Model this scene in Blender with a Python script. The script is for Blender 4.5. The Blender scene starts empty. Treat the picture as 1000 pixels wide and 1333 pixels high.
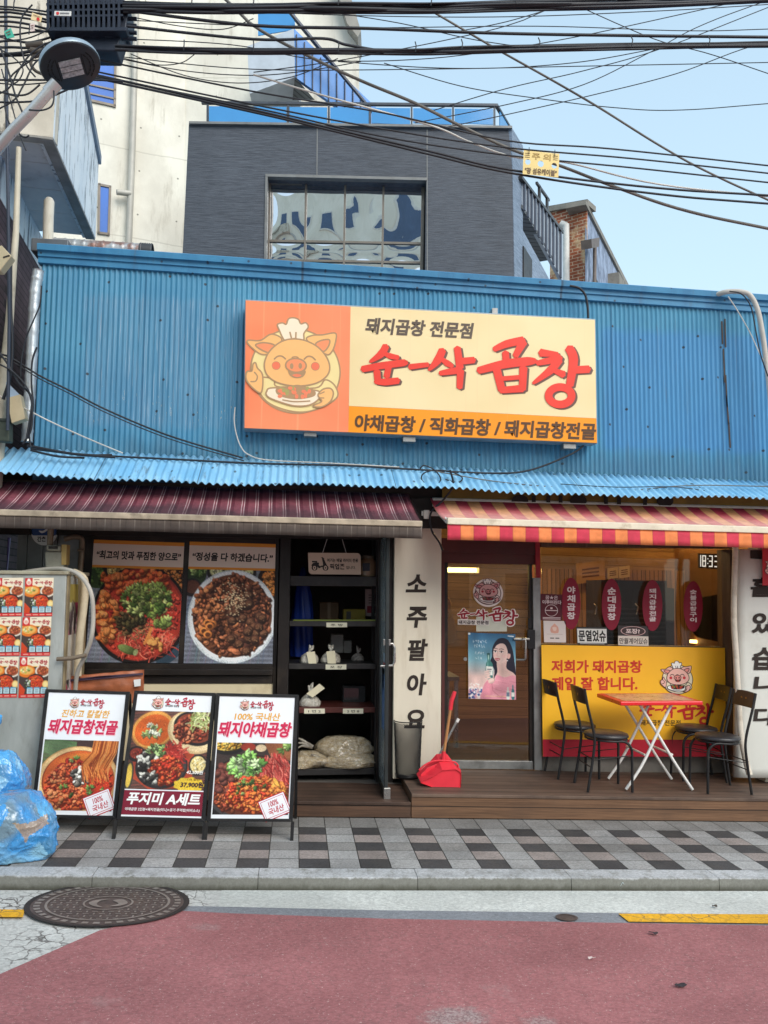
import bpy, bmesh, math, random
import numpy as np
from mathutils import Vector, Matrix
from mathutils import noise as mnoise

random.seed(7)
np.random.seed(7)
SC = bpy.context.scene
COL = SC.collection

# ------------------------------------------------------------------ camera
F, CX, CY, CZ = 1080.0, 500.0, 666.5, 1.82     # focal length and centre in photo pixels, eye height


def _axes(vpx, vpy, roll):
    r = np.array([vpx - CX, vpy - CY, F])
    r /= np.linalg.norm(r)
    up = np.array([math.sin(roll), -math.cos(roll), 0.0])
    up -= r * (up @ r)
    up /= np.linalg.norm(up)
    return np.array([np.cross(r, up), r, up])


MC = _axes(385, 766, .018)
cam_d = bpy.data.cameras.new('camera')
cam_d.sensor_fit = 'VERTICAL'
cam_d.sensor_height = 36
cam_d.lens = F / 1333.3 * 36
cam_d.clip_start = .05
cam_d.clip_end = 500
cam = bpy.data.objects.new('camera', cam_d)
COL.objects.link(cam)
cam.matrix_world = Matrix((
    (MC[0, 0], -MC[0, 1], -MC[0, 2], 0), (MC[1, 0], -MC[1, 1], -MC[1, 2], 0),
    (MC[2, 0], -MC[2, 1], -MC[2, 2], CZ), (0, 0, 0, 1)))
SC.camera = cam

# ------------------------------------------------------------------ light
SUN_AZ, SUN_EL = math.radians(152), math.radians(38)   # azimuth from +Y towards +X
world = bpy.data.worlds.new("World")
SC.world = world
world.use_nodes = True
wn = world.node_tree.nodes
sky = wn.new('ShaderNodeTexSky')
sky.sky_type = 'NISHITA'
sky.sun_disc = False
sky.sun_elevation = SUN_EL
sky.sun_rotation = SUN_AZ
sky.air_density = 1.0
sky.dust_density = 1.2
sky.ozone_density = 1.0
bg = wn['Background']
bg.inputs['Strength'].default_value = .15
# thin bright veil of haze over the blue, thicker towards the horizon
wt = world.node_tree
gen = wn.new('ShaderNodeTexCoord')
sep = wn.new('ShaderNodeSeparateXYZ')
wt.links.new(gen.outputs['Generated'], sep.inputs[0])
mr = wn.new('ShaderNodeMapRange')
wt.links.new(sep.outputs[2], mr.inputs[0])
for _i, _v in enumerate((.0, .75, .84, .50)):
    mr.inputs[_i + 1].default_value = _v
veil = wn.new('ShaderNodeMix')
veil.data_type = 'RGBA'
wt.links.new(mr.outputs[0], veil.inputs[0])
wt.links.new(sky.outputs[0], veil.inputs[6])
veil.inputs[7].default_value = (2.3, 3.05, 3.3, 1)
wt.links.new(veil.outputs[2], bg.inputs['Color'])
sun_d = bpy.data.lights.new('sun', 'SUN')
sun_d.energy = 1.3
sun_d.angle = math.radians(45)
sun_d.color = (1, .96, .89)
sun = bpy.data.objects.new('sun', sun_d)
COL.objects.link(sun)
_sd = Vector((math.sin(SUN_AZ) * math.cos(SUN_EL), math.cos(SUN_AZ) * math.cos(SUN_EL), math.sin(SUN_EL)))
sun.rotation_euler = _sd.to_track_quat('Z', 'Y').to_euler()
sun.location = (6, -10, 12)
SC.view_settings.view_transform = 'Standard'
SC.view_settings.look = 'None'
SC.view_settings.gamma = 1
SC.view_settings.exposure = 1.08
SC.render.engine = 'CYCLES'
SC.cycles.use_denoising = True
SC.cycles.max_bounces = 8
SC.cycles.transparent_max_bounces = 16


# ------------------------------------------------------------------ projection of photo pixels on real planes
def ray(px, py):
    return MC @ np.array([px - CX, py - CY, F])


class Pl:
    """A real plane in the place; pt() is where the line of sight meets it, off = metres proud of it."""
    def __init__(s, o, n):
        s.o = np.array(o, float)
        s.n = np.array(n, float) / np.linalg.norm(n)

    def pt(s, px, py, off=0.0):
        d = ray(px, py)
        e = np.array([0, 0, CZ])
        return e + d * (((s.o + s.n * off - e) @ s.n) / (d @ s.n))


def FACE(Y):
    return Pl((0, Y, 0), (0, -1, 0))


def HORZ(Z):
    return Pl((0, 0, Z), (0, 0, 1))


def at(px, py, Y):
    return FACE(Y).pt(px, py)


SL, X0 = .03, 1.0                       # the street falls 3 % to the right


def gz(x):
    return -SL * (x - X0)


def ground(h=0.0):
    return Pl((X0, 0, h), (SL, 0, 1))


def quadmap(pl, q, off=0.0):
    """unit square (u right, v down) -> plane, through a photo-pixel quad TL,TR,BR,BL"""
    q = np.array(q, float)

    def m(u, v, o=0.0):
        p = (q[0] * (1 - u) + q[1] * u) * (1 - v) + (q[3] * (1 - u) + q[2] * u) * v
        return pl.pt(p[0], p[1], off + o)
    return m


def L(c):
    """sRGB 0-255 -> linear"""
    r = []
    for x in c[:3]:
        x = x / 255.0
        r.append(x / 12.92 if x <= .04045 else ((x + .055) / 1.055) ** 2.4)
    return tuple(r)


# ------------------------------------------------------------------ mesh builder
class MB:
    def __init__(s):
        s.v = []
        s.f = []
        s.c = []
        s.uv = []
        s.sm = []

    def add(s, vs, fs, col=None, smooth=False, uv=None):
        b = len(s.v)
        s.v += [tuple(map(float, p)) for p in vs]
        for i, f in enumerate(fs):
            s.f.append([b + k for k in f])
            s.c.append(col[i] if isinstance(col, list) else col)
            s.sm.append(smooth)
            s.uv.append(uv[i] if uv else None)
        return s

    def box(s, x0, x1, y0, y1, z0, z1, col=None):
        vs = [(x0, y0, z0), (x1, y0, z0), (x1, y1, z0), (x0, y1, z0), (x0, y0, z1), (x1, y0, z1), (x1, y1, z1), (x0, y1, z1)]
        return s.add(vs, [(3, 2, 1, 0), (4, 5, 6, 7), (0, 1, 5, 4), (1, 2, 6, 5), (2, 3, 7, 6), (3, 0, 4, 7)], col)

    def prism(s, pts, vec, col=None):
        n = len(pts)
        pts = [np.array(p, float) for p in pts]
        vec = np.array(vec, float)
        vs = pts + [p + vec for p in pts]
        fs = [tuple(range(n)), tuple(range(2 * n - 1, n - 1, -1))] + [(i, i + n, (i + 1) % n + n, (i + 1) % n) for i in range(n)]
        return s.add(vs, fs, col)

    def poly(s, pts, col=None):
        return s.add(pts, [tuple(range(len(pts)))], col)

    def slab(s, pl, q, th, col=None, off=0.0):
        """photo-pixel outline on a plane, given thickness th behind it"""
        return s.prism([pl.pt(x, y, off) for x, y in q], -pl.n * th, col)

    def tube(s, pts, r, n=8, col=None, caps=True):
        pts = [Vector(p) for p in pts]
        k = len(pts)
        rs = r if isinstance(r, (list, tuple)) else [r] * k
        t0 = (pts[1] - pts[0]).normalized()
        ref = Vector((0, 0, 1)) if abs(t0.z) < .9 else Vector((1, 0, 0))
        u = t0.cross(ref).normalized()
        vs, fs = [], []
        for i, p in enumerate(pts):
            t = (pts[min(i + 1, k - 1)] - pts[max(i - 1, 0)]).normalized()
            u = (u - t * u.dot(t)).normalized()
            w = t.cross(u)
            for j in range(n):
                a = 2 * math.pi * j / n
                vs.append(p + (u * math.cos(a) + w * math.sin(a)) * rs[i])
        for i in range(k - 1):
            for j in range(n):
                j2 = (j + 1) % n
                fs.append((i * n + j, i * n + j2, (i + 1) * n + j2, (i + 1) * n + j))
        s.add(vs, fs, col, True)
        if caps:
            s.add(vs[:n], [tuple(range(n))[::-1]], col)
            s.add(vs[-n:], [tuple(range(n))], col)
        return s

    def lathe(s, prof, c=(0, 0, 0), n=24, mat=None, col=None, cap=True):
        vs, fs = [], []
        for r, z in prof:
            for j in range(n):
                a = 2 * math.pi * j / n
                p = Vector((r * math.cos(a), r * math.sin(a), z))
                vs.append((mat @ p if mat else p) + Vector(c))
        k = len(prof)
        for i in range(k - 1):
            for j in range(n):
                fs.append((i * n + j, i * n + (j + 1) % n, (i + 1) * n + (j + 1) % n, (i + 1) * n + j))
        s.add(vs, fs, col, True)
        if cap:
            s.add(vs[:n], [tuple(range(n))[::-1]], col)
            s.add(vs[-n:], [tuple(range(n))], col)
        return s

    def grid(s, nu, nv, fn, col=None, smooth=True, closed_u=False):
        vs = [fn(i / (nu - 1) if not closed_u else i / nu, j / (nv - 1)) for j in range(nv) for i in range(nu)]
        fs, uv = [], []
        for j in range(nv - 1):
            for i in range(nu if closed_u else nu - 1):
                i2 = (i + 1) % nu
                fs.append((j * nu + i, j * nu + i2, (j + 1) * nu + i2, (j + 1) * nu + i))
                uv.append([(i / (nu - 1), j / (nv - 1)), ((i + 1) / (nu - 1), j / (nv - 1)), ((i + 1) / (nu - 1), (j + 1) / (nv - 1)), (i / (nu - 1), (j + 1) / (nv - 1))])
        return s.add(vs, fs, col, smooth, uv)

    def stroke(s, m, pts, ws, col, off=0.0, n=5):
        """brush stroke in the unit/px space of mapping m(x, y, off); ws = width at each control point"""
        P, W = smooth_poly(pts, ws, n)
        lft, rgt = [], []
        for i in range(len(P)):
            t = P[min(i + 1, len(P) - 1)] - P[max(i - 1, 0)]
            t = t / (np.linalg.norm(t) + 1e-9)
            nn = np.array([-t[1], t[0]])
            lft.append(P[i] + nn * W[i] / 2)
            rgt.append(P[i] - nn * W[i] / 2)
        t0 = P[0] - P[1]
        t0 = t0 / np.linalg.norm(t0)
        t1 = P[-1] - P[-2]
        t1 = t1 / np.linalg.norm(t1)
        cap0 = [P[0] + t0 * W[0] * .28]
        cap1 = [P[-1] + t1 * W[-1] * .28]
        vs = [m(p[0], p[1], off) for p in lft + rgt + cap0 + cap1]
        k = len(P)
        fs = [(i, i + 1, k + i + 1, k + i) for i in range(k - 1)] + [(0, k, 2 * k), (k - 1, 2 * k + 1, 2 * k - 1)]
        return s.add(vs, fs, col)

    def shape(s, m, pts, col, off=0.0, n=6, closed=True):
        """smooth closed filled outline"""
        P = smooth_closed(pts, n) if n > 1 else [np.array(p, float) for p in pts]
        return s.poly([m(p[0], p[1], off) for p in P], col)

    def ell(s, m, cx, cy, rx, ry, col, off=0.0, n=28, ang=0):
        ca, sa = math.cos(ang), math.sin(ang)
        pts = []
        for i in range(n):
            a = 2 * math.pi * i / n
            x, y = rx * math.cos(a), ry * math.sin(a)
            pts.append(m(cx + x * ca - y * sa, cy + x * sa + y * ca, off))
        return s.poly(pts, col)

    def outline(s, m, pts, w, col, off=0.0, n=6):
        P = smooth_closed(pts, n)
        k = len(P)
        vs = []
        for sg in (.5, -.5):
            for i in range(k):
                t = P[(i + 1) % k] - P[i - 1]
                t = t / (np.linalg.norm(t) + 1e-9)
                vs.append(m(P[i][0] - t[1] * w * sg, P[i][1] + t[0] * w * sg, off))
        return s.add(vs, [(i, (i + 1) % k, k + (i + 1) % k, k + i) for i in range(k)], col)

    def build(s, name, mat, parent=None, label=None, smooth=None, bevel=0, fix=True, uvs=False):
        me = bpy.data.meshes.new(name)
        root = LOC.get(parent.name, Vector((0, 0, 0))) if parent else None
        A = np.array(s.v, float).reshape(-1, 3)
        if root is None:
            base = Vector(((A[:, 0].min() + A[:, 0].max()) / 2, (A[:, 1].min() + A[:, 1].max()) / 2, A[:, 2].min()))
        else:
            base = root
        A = A - np.array(base)
        me.from_pydata([tuple(p) for p in A], [], s.f)
        if any(c is not None for c in s.c):
            at_ = me.color_attributes.new('Col', 'FLOAT_COLOR', 'CORNER')
            buf = []
            for f, c in zip(s.f, s.c):
                c = c if c is not None else (.5, .5, .5)
                buf += [c[0], c[1], c[2], 1.0] * len(f)
            at_.data.foreach_set('color', buf)
        if any(u is not None for u in s.uv):
            l = me.uv_layers.new(name='UVMap')
            buf = []
            for f, u in zip(s.f, s.uv):
                for k in range(len(f)):
                    buf += list(u[k]) if u else [0, 0]
            l.data.foreach_set('uv', buf)
        me.polygons.foreach_set('use_smooth', [bool(x) if smooth is None else smooth for x in s.sm])
        me.materials.append(mat)
        me.update()
        if fix and len(s.v) < 15000:
            bm = bmesh.new()
            bm.from_mesh(me)
            bmesh.ops.recalc_face_normals(bm, faces=bm.faces)
            bm.to_mesh(me)
            bm.free()
        o = bpy.data.objects.new(name, me)
        COL.objects.link(o)
        if parent:
            o.parent = parent
        else:
            o.location = base
        LOC[o.name] = base
        if label:
            o['label'] = label
        if bevel:
            b = o.modifiers.new('bevel', 'BEVEL')
            b.width = bevel
            b.segments = 2
            b.limit_method = 'ANGLE'
            b.angle_limit = math.radians(40)
        return o


LOC = {}


def smooth_poly(pts, ws, n):
    P = [np.array(p, float) for p in pts]
    if n <= 1 or len(P) < 2:
        return P, list(ws)
    out, wo = [], []
    for i in range(len(P) - 1):
        p0, p1, p2, p3 = P[max(i - 1, 0)], P[i], P[i + 1], P[min(i + 2, len(P) - 1)]
        for k in range(n):
            t = k / n
            out.append(.5 * (2 * p1 + (p2 - p0) * t + (2 * p0 - 5 * p1 + 4 * p2 - p3) * t * t + (3 * p1 - p0 - 3 * p2 + p3) * t ** 3))
            wo.append(ws[i] * (1 - t) + ws[i + 1] * t)
    out.append(P[-1])
    wo.append(ws[-1])
    return out, wo


def smooth_closed(pts, n):
    P = [np.array(p, float) for p in pts]
    k = len(P)
    out = []
    for i in range(k):
        p0, p1, p2, p3 = P[i - 1], P[i], P[(i + 1) % k], P[(i + 2) % k]
        for j in range(n):
            t = j / n
            out.append(.5 * (2 * p1 + (p2 - p0) * t + (2 * p0 - 5 * p1 + 4 * p2 - p3) * t * t + (3 * p1 - p0 - 3 * p2 + p3) * t ** 3))
    return out


def curve3(pts, n=8):
    return smooth_poly(pts, [0] * len(pts), n)[0]


def tag(o, label, cat, group=None):
    o['label'] = label
    o['category'] = cat
    if group:
        o['group'] = group
    return o


def kind(o, k='structure'):
    o['kind'] = k
    return o


def thing(name, label, cat, loc=(0, 0, 0), group=None):
    o = bpy.data.objects.new(name, None)
    o.empty_display_size = .1
    COL.objects.link(o)
    o.location = loc
    LOC[o.name] = Vector(loc)
    return tag(o, label, cat, group)


def copy_tree(o, parent=None):
    c = o.copy()
    COL.objects.link(c)
    LOC[c.name] = LOC[o.name]
    if parent:
        c.parent = parent
    for ch in list(o.children):
        copy_tree(ch, c)
    return c


# ------------------------------------------------------------------ lettering
_TX = {}


def glyphs(s, bold=.02):
    k = (s, bold)
    if k not in _TX:
        cu = bpy.data.curves.new('lettering', 'FONT')
        cu.body = s
        cu.offset = bold
        cu.resolution_u = 4
        ob = bpy.data.objects.new('lettering', cu)
        COL.objects.link(ob)
        dg = bpy.context.evaluated_depsgraph_get()
        me = bpy.data.meshes.new_from_object(ob.evaluated_get(dg))
        V = np.array([v.co[:2] for v in me.vertices])
        Fs = [tuple(p.vertices) for p in me.polygons]
        bpy.data.objects.remove(ob)
        bpy.data.curves.remove(cu)
        bpy.data.meshes.remove(me)
        mn, mx = V.min(0), V.max(0)
        V = (V - mn) / (mx - mn)
        V[:, 1] = 1 - V[:, 1]
        _TX[k] = (V, Fs)
    return _TX[k]


def text(mb, s, m, col, bold=.02, off=0.0, slant=0.0, box=(0, 0, 1, 1)):
    bold = min(bold, .032) * .85
    slant = slant * 2.2 / max(1, len(s))
    """put lettering into mapping m so that it fills box (u0, v0, u1, v1) of it"""
    fat = bold > .0225                       # heavy brush weights: lapped copies, each a hair apart
    V, Fs = glyphs(s, bold)
    u0, v0, u1, v1 = box
    e = .009
    ex = e * 1.0 / max(1, len(s)) * (1 if len(s) > 1 else 1)
    for k, (dx, dy) in enumerate(((-ex, -e), (ex, -e), (ex, e), (-ex, e)) if fat else ((0, 0),)):
        vs = [m(u0 + (u1 - u0) * (x + dx + slant * (.5 - y)), v0 + (v1 - v0) * (y + dy), off + k * 5e-5) for x, y in V]
        mb.add(vs, Fs, col)


def vtext(mb, s, m, col, cells, bold=.02, off=0.0):
    """one glyph per cell (u0, v0, u1, v1)"""
    for ch, b in zip(s, cells):
        text(mb, ch, m, col, bold, off, 0, b)
# ------------------------------------------------------------------ materials
def nmat(name):
    m = bpy.data.materials.new(name)
    m.use_nodes = True
    t = m.node_tree
    return m, t.nodes, t.links, t.nodes['Principled BSDF']


class G:
    """tiny node helper"""
    def __init__(s, name):
        s.m, s.n, s.l, s.b = nmat(name)

    def new(s, typ, **kw):
        x = s.n.new(typ)
        for k, v in kw.items():
            setattr(x, k, v)
        return x

    def put(s, sock, v):
        if hasattr(v, 'links'):
            s.l.new(v, sock)
        elif isinstance(v, tuple) and len(v) == 3 and sock.type == 'RGBA':
            sock.default_value = (*v, 1)
        else:
            sock.default_value = v

    def pos(s):
        return s.new('ShaderNodeNewGeometry').outputs['Position']

    def oco(s):
        return s.new('ShaderNodeTexCoord').outputs['Object']

    def uv(s):
        return s.new('ShaderNodeTexCoord').outputs['UV']

    def sc(s, vec, scale=(1, 1, 1), loc=(0, 0, 0), rot=(0, 0, 0)):
        x = s.new('ShaderNodeMapping')
        s.l.new(vec, x.inputs[0])
        x.inputs['Scale'].default_value = scale
        x.inputs['Location'].default_value = loc
        x.inputs['Rotation'].default_value = rot
        return x.outputs[0]

    def noise(s, vec, scale, det=4, rough=.55, out=0, dist=0):
        x = s.new('ShaderNodeTexNoise')
        s.l.new(vec, x.inputs['Vector'])
        x.inputs['Scale'].default_value = scale
        x.inputs['Detail'].default_value = det
        x.inputs['Roughness'].default_value = rough
        x.inputs['Distortion'].default_value = dist
        return x.outputs[out]

    def vor(s, vec, scale, feature='F1', out='Distance', rnd=1):
        x = s.new('ShaderNodeTexVoronoi', feature=feature)
        s.l.new(vec, x.inputs['Vector'])
        x.inputs['Scale'].default_value = scale
        x.inputs['Randomness'].default_value = rnd
        return x.outputs[out]

    def vor2(s, vec, scale):
        """scattered dots on an upright x-z surface"""
        c = s.xyz(vec)
        cb = s.new('ShaderNodeCombineXYZ')
        s.l.new(c[0], cb.inputs[0])
        s.l.new(c[2], cb.inputs[1])
        x = s.new('ShaderNodeTexVoronoi', feature='F1')
        x.voronoi_dimensions = '2D'
        s.l.new(cb.outputs[0], x.inputs['Vector'])
        x.inputs['Scale'].default_value = scale
        return x.outputs['Distance']

    def math(s, op, a, b=0.0, c=0.0, clamp=False):
        x = s.new('ShaderNodeMath', operation=op)
        x.use_clamp = clamp
        for i, v in enumerate((a, b, c)):
            s.put(x.inputs[i], v)
        return x.outputs[0]

    def ramp(s, v, a, b, lo=0.0, hi=1.0, smooth=True):
        x = s.new('ShaderNodeMapRange')
        x.interpolation_type = 'SMOOTHSTEP' if smooth else 'LINEAR'
        s.put(x.inputs[0], v)
        for i, k in enumerate((a, b, lo, hi)):
            x.inputs[i + 1].default_value = k
        return x.outputs[0]

    def mix(s, f, a, b, typ='MIX'):
        x = s.new('ShaderNodeMix', data_type='RGBA', blend_type=typ)
        s.put(x.inputs[0], f)
        s.put(x.inputs[6], a)
        s.put(x.inputs[7], b)
        return x.outputs[2]

    def xyz(s, vec):
        x = s.new('ShaderNodeSeparateXYZ')
        s.l.new(vec, x.inputs[0])
        return x.outputs

    def bump(s, h, strength=.4, dist=.01, prev=None):
        x = s.new('ShaderNodeBump')
        s.put(x.inputs['Height'], h)
        x.inputs['Strength'].default_value = strength
        x.inputs['Distance'].default_value = dist
        if prev is not None:
            s.l.new(prev, x.inputs['Normal'])
        s.l.new(x.outputs[0], s.b.inputs['Normal'])
        return x.outputs[0]

    def val(s, colr, v):
        x = s.new('ShaderNodeHueSaturation')
        s.put(x.inputs['Color'], colr)
        s.put(x.inputs['Value'], v)
        return x.outputs[0]

    def fin(s, col, rough=.6, metal=0.0, spec=.5):
        s.put(s.b.inputs['Base Color'], col)
        s.put(s.b.inputs['Roughness'], rough)
        s.put(s.b.inputs['Metallic'], metal)
        s.put(s.b.inputs['Specular IOR Level'], spec)
        return s.m


def mat(name, c, rough=.6, metal=0.0, var=.15, scale=5, bump=0.0, bscale=60, dirt=0.0, dcol=(60, 54, 46), dscale=2.5,
        stretch=(1, 1, 1), spec=.4, attr=False, dlo=.5, dhi=.72, emit=0, bdist=.004, world=False):
    g = G(name)
    v = g.pos() if world else g.oco()
    vs = g.sc(v, stretch)
    base = L(c)
    if attr:
        a = g.new('ShaderNodeAttribute', attribute_name='Col')
        base = a.outputs['Color']
    n1 = g.noise(vs, scale, 5)
    col = g.val(base, g.ramp(n1, .3, .7, 1 - var, 1 + var, False))
    if dirt:
        n2 = g.noise(g.sc(v, stretch, (3.1, 7.7, 1.3)), dscale, 7, .65)
        col = g.mix(g.math('MULTIPLY', g.ramp(n2, dlo, dhi), dirt), col, L(dcol))
    r = g.math('ADD', g.math('MULTIPLY', g.math('SUBTRACT', g.noise(v, scale * 2.3, 3), .5), .25), rough, clamp=True)
    if bump:
        g.bump(g.noise(v, bscale, 5, .6), bump, bdist)
    m = g.fin(col, r, metal, spec)
    return m


def glassmat(name, tint=(1, 1, 1), rough=.02, wave=0.0, wscale=3, ior=1.45, boost=0.0):
    g = G(name)
    g.n.remove(g.b)
    out = g.n['Material Output']
    tr = g.new('ShaderNodeBsdfTransparent')
    tr.inputs[0].default_value = (*tint, 1)
    gl = g.new('ShaderNodeBsdfGlossy')
    gl.inputs['Roughness'].default_value = rough
    fr = g.new('ShaderNodeFresnel')
    fr.inputs[0].default_value = ior
    if wave:
        b = g.new('ShaderNodeBump')
        b.inputs['Strength'].default_value = 1
        b.inputs['Distance'].default_value = wave
        g.l.new(g.noise(g.pos(), wscale, 1), b.inputs['Height'])
        g.l.new(b.outputs[0], gl.inputs['Normal'])
    mx = g.new('ShaderNodeMixShader')
    f = fr.outputs[0]
    if boost:
        f = g.math('ADD', f, boost, clamp=True)
    g.l.new(f, mx.inputs[0])
    g.l.new(tr.outputs[0], mx.inputs[1])
    g.l.new(gl.outputs[0], mx.inputs[2])
    g.l.new(mx.outputs[0], out.inputs[0])
    return g.m


def emitmat(name, c, st):
    g = G(name)
    g.b.inputs['Base Color'].default_value = (*L(c), 1)
    g.b.inputs['Emission Color'].default_value = (*L(c), 1)
    g.b.inputs['Emission Strength'].default_value = st
    return g.m


PRINT = mat('print', (255, 255, 255), .45, var=.03, scale=3, attr=True, spec=.35)
PRINTM = mat('print_matt', (255, 255, 255), .75, var=.05, scale=3, attr=True, spec=.2)
BLACKM = mat('black_metal', (30, 29, 30), .4, .0, .25, 8, .15, 90, .4, (80, 74, 66), 4)
DARKF = mat('dark_frame', (34, 28, 25), .42, 0, .3, 6, .2, 60, .35, (86, 74, 62), 3, spec=.4)
STEEL = mat('steel', (176, 174, 170), .3, .9, .15, 9, .1, 80, .35, (110, 100, 84), 5)
ALU = mat('aluminium', (150, 150, 148), .42, .7, .2, 7, .15, 70, .4, (70, 66, 58), 4)
DARKROOM = mat('dark_room', (92, 87, 82), .85, 0, .3, 2)
WHITEP = mat('white_paint', (226, 222, 214), .4, 0, .08, 6, .1, 70, .35, (150, 130, 105), 6)
CABLE = mat('cable_black', (36, 38, 44), .5, 0, .25, 3)
CABLEG = mat('cable_grey', (108, 104, 98), .55, 0, .2, 3)
CABLEW = mat('cable_white', (206, 202, 194), .5, 0, .15, 3)


def corrug_mat():
    """blue painted corrugated sheet: bleached panel where an older sign hung, scratches, nail heads, drips"""
    g = G('blue_corrugated')
    p = g.pos()
    x, y, z = g.xyz(p)
    nz = g.noise(p, 1.2, 5)
    wob = g.math('MULTIPLY', g.math('SUBTRACT', g.noise(p, 6, 3), .5), .12)
    xw = g.math('ADD', x, wob)
    zw = g.math('ADD', z, wob)

    def boxm(x0, x1, z0, z1, e=.05):
        a = g.math('MULTIPLY', g.ramp(xw, x0 - e, x0 + e), g.ramp(xw, x1 - e, x1 + e, 1, 0))
        b = g.math('MULTIPLY', g.ramp(zw, z0 - e, z0 + e), g.ramp(zw, z1 - e, z1 + e, 1, 0))
        return g.math('MULTIPLY', a, b)
    A = boxm(BL[0], BL[1], BL[2], BL[3])
    B = boxm(BR[0], BR[1], BR[2], BR[3], .06)
    streak = g.noise(g.sc(p, (30, 1, .5)), 2.5, 4)
    fine = g.noise(g.sc(p, (90, 1, 1.2)), 2, 2)
    col = g.mix(g.ramp(nz, .35, .7), L((76, 146, 178)), L((62, 130, 166)))
    col = g.mix(g.math('MULTIPLY', g.ramp(streak, .45, .75), .35), col, L((110, 166, 196)))
    old = g.mix(g.ramp(streak, .3, .7), L((70, 132, 166)), L((104, 148, 176)))
    col = g.mix(g.math('MULTIPLY', A, .6), col, old)
    scr = g.math('MULTIPLY', g.math('MULTIPLY', A, g.ramp(fine, .6, .68)), .6)
    col = g.mix(scr, col, L((164, 182, 198)))
    col = g.mix(g.math('MULTIPLY', B, .6), col, L((74, 138, 192)))
    # flaked paint, low in the bleached panel
    fl = g.noise(g.sc(p, (40, 1, 9)), 2, 3, .7)
    flm = g.math('MULTIPLY', boxm(BL[0], BL[1], BL[2] + .04, BL[2] + .32, .1), g.ramp(fl, .66, .7))
    col = g.mix(flm, col, L((196, 188, 170)))
    # rust and holes
    d = g.vor2(p, 2.6)
    sm_ = g.math('FRACT', g.math('MULTIPLY', g.math('ADD', x, .3), 1 / 1.068))
    col = g.mix(g.math('ADD', g.ramp(sm_, .004, .010, .45, 0), g.ramp(sm_, .985, .996, 0, .25)), col, L((34, 84, 118)))
    run = g.noise(g.sc(p, (26, 1, .8), (2, 5, 8)), 1.2, 5, .7)
    col = g.mix(g.math('MULTIPLY', g.ramp(run, .6, .72), .3), col, L((118, 96, 78)))
    col = g.mix(g.ramp(d, .026, .036, .9, 0), col, L((40, 36, 40)))
    d2 = g.noise(g.sc(p, (8, 1, .6), (4, 2, 1)), 1.5, 6, .65)
    col = g.mix(g.math('MULTIPLY', g.ramp(d2, .56, .75), .35), col, L((70, 84, 96)))
    low = g.ramp(g.math('ADD', z, g.math('MULTIPLY', g.math('SUBTRACT', g.noise(g.sc(p, (7, 1, .5)), 2, 5), .5), .5)), 2.95, 3.2, .35, 0)
    col = g.mix(low, col, L((74, 92, 104)))
    g.bump(g.noise(p, 25, 4), .12, .004)
    return g.fin(col, g.ramp(nz, .3, .7, .38, .55), .0, .45)


def sheet_mat(name, c1, c2, seam=0, along=.063, dirt=.5):
    g = G(name)
    p = g.pos()
    x, y, z = g.xyz(p)
    n = g.noise(g.sc(p, (3, 1, 1)), 1.6, 6, .6)
    col = g.mix(g.ramp(n, .35, .68), L(c1), L(c2))
    n2 = g.noise(g.sc(p, (14, 2, 2)), 1.4, 6, .7)
    col = g.mix(g.math('MULTIPLY', g.ramp(n2, .55, .72), dirt), col, L((86, 92, 96)))
    if seam:
        f = g.math('FRACT', g.math('MULTIPLY', x, 1 / seam))
        col = g.mix(g.ramp(f, .006, .012, .8, 0), col, L((48, 70, 90)))
    d = g.vor2(p, 4.2)
    col = g.mix(g.ramp(d, .035, .055, .75, 0), col, L((46, 46, 52)))
    g.bump(g.noise(p, 30, 4), .15, .004)
    return g.fin(col, .5, 0, .4)


def awning_mat(name, period, bands, fade=None, grime=None, rough=.7, seam=None):
    """bands: list of (start, end, colour) in fractions of the period across u (UV.x in metres)"""
    g = G(name)
    u, v, _ = g.xyz(g.uv())
    uw = g.math('ADD', u, g.math('MULTIPLY', g.math('SUBTRACT', g.noise(g.pos(), 3, 2), .5), .012))
    f = g.math('FRACT', g.math('MULTIPLY', uw, 1 / period))
    col = L(bands[0][2])
    for a, b, c in bands[1:]:
        m = g.math('MULTIPLY', g.ramp(f, a - .012, a + .012), g.ramp(f, b - .012, b + .012, 1, 0))
        col = g.mix(m, col, L(c))
    if seam:
        ff = g.math('FRACT', g.math('MULTIPLY', uw, 2 / period))
        col = g.mix(g.ramp(ff, .02, .05, .55, 0), col, L(seam))
    p = g.pos()
    if fade:
        n = g.math('ADD', v, g.math('MULTIPLY', g.math('SUBTRACT', g.noise(p, 5, 4), .5), .5))
        col = g.mix(g.ramp(n, fade[1], fade[2], 0, fade[3]), col, L(fade[0]))
    if grime:
        n = g.math('ADD', v, g.math('MULTIPLY', g.math('SUBTRACT', g.noise(g.sc(p, (2.2, 1, .5)), 2.2, 6, .65), .5), grime[4]))
        col = g.mix(g.ramp(n, grime[1], grime[2], 0, grime[3]), col, L(grime[0]))
    n3 = g.noise(p, 14, 5)
    col = g.val(col, g.ramp(n3, .3, .7, .88, 1.1))
    g.bump(g.noise(p, 9, 4), .35, .01)
    m = g.fin(col, rough, 0, .3)
    return m


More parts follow.
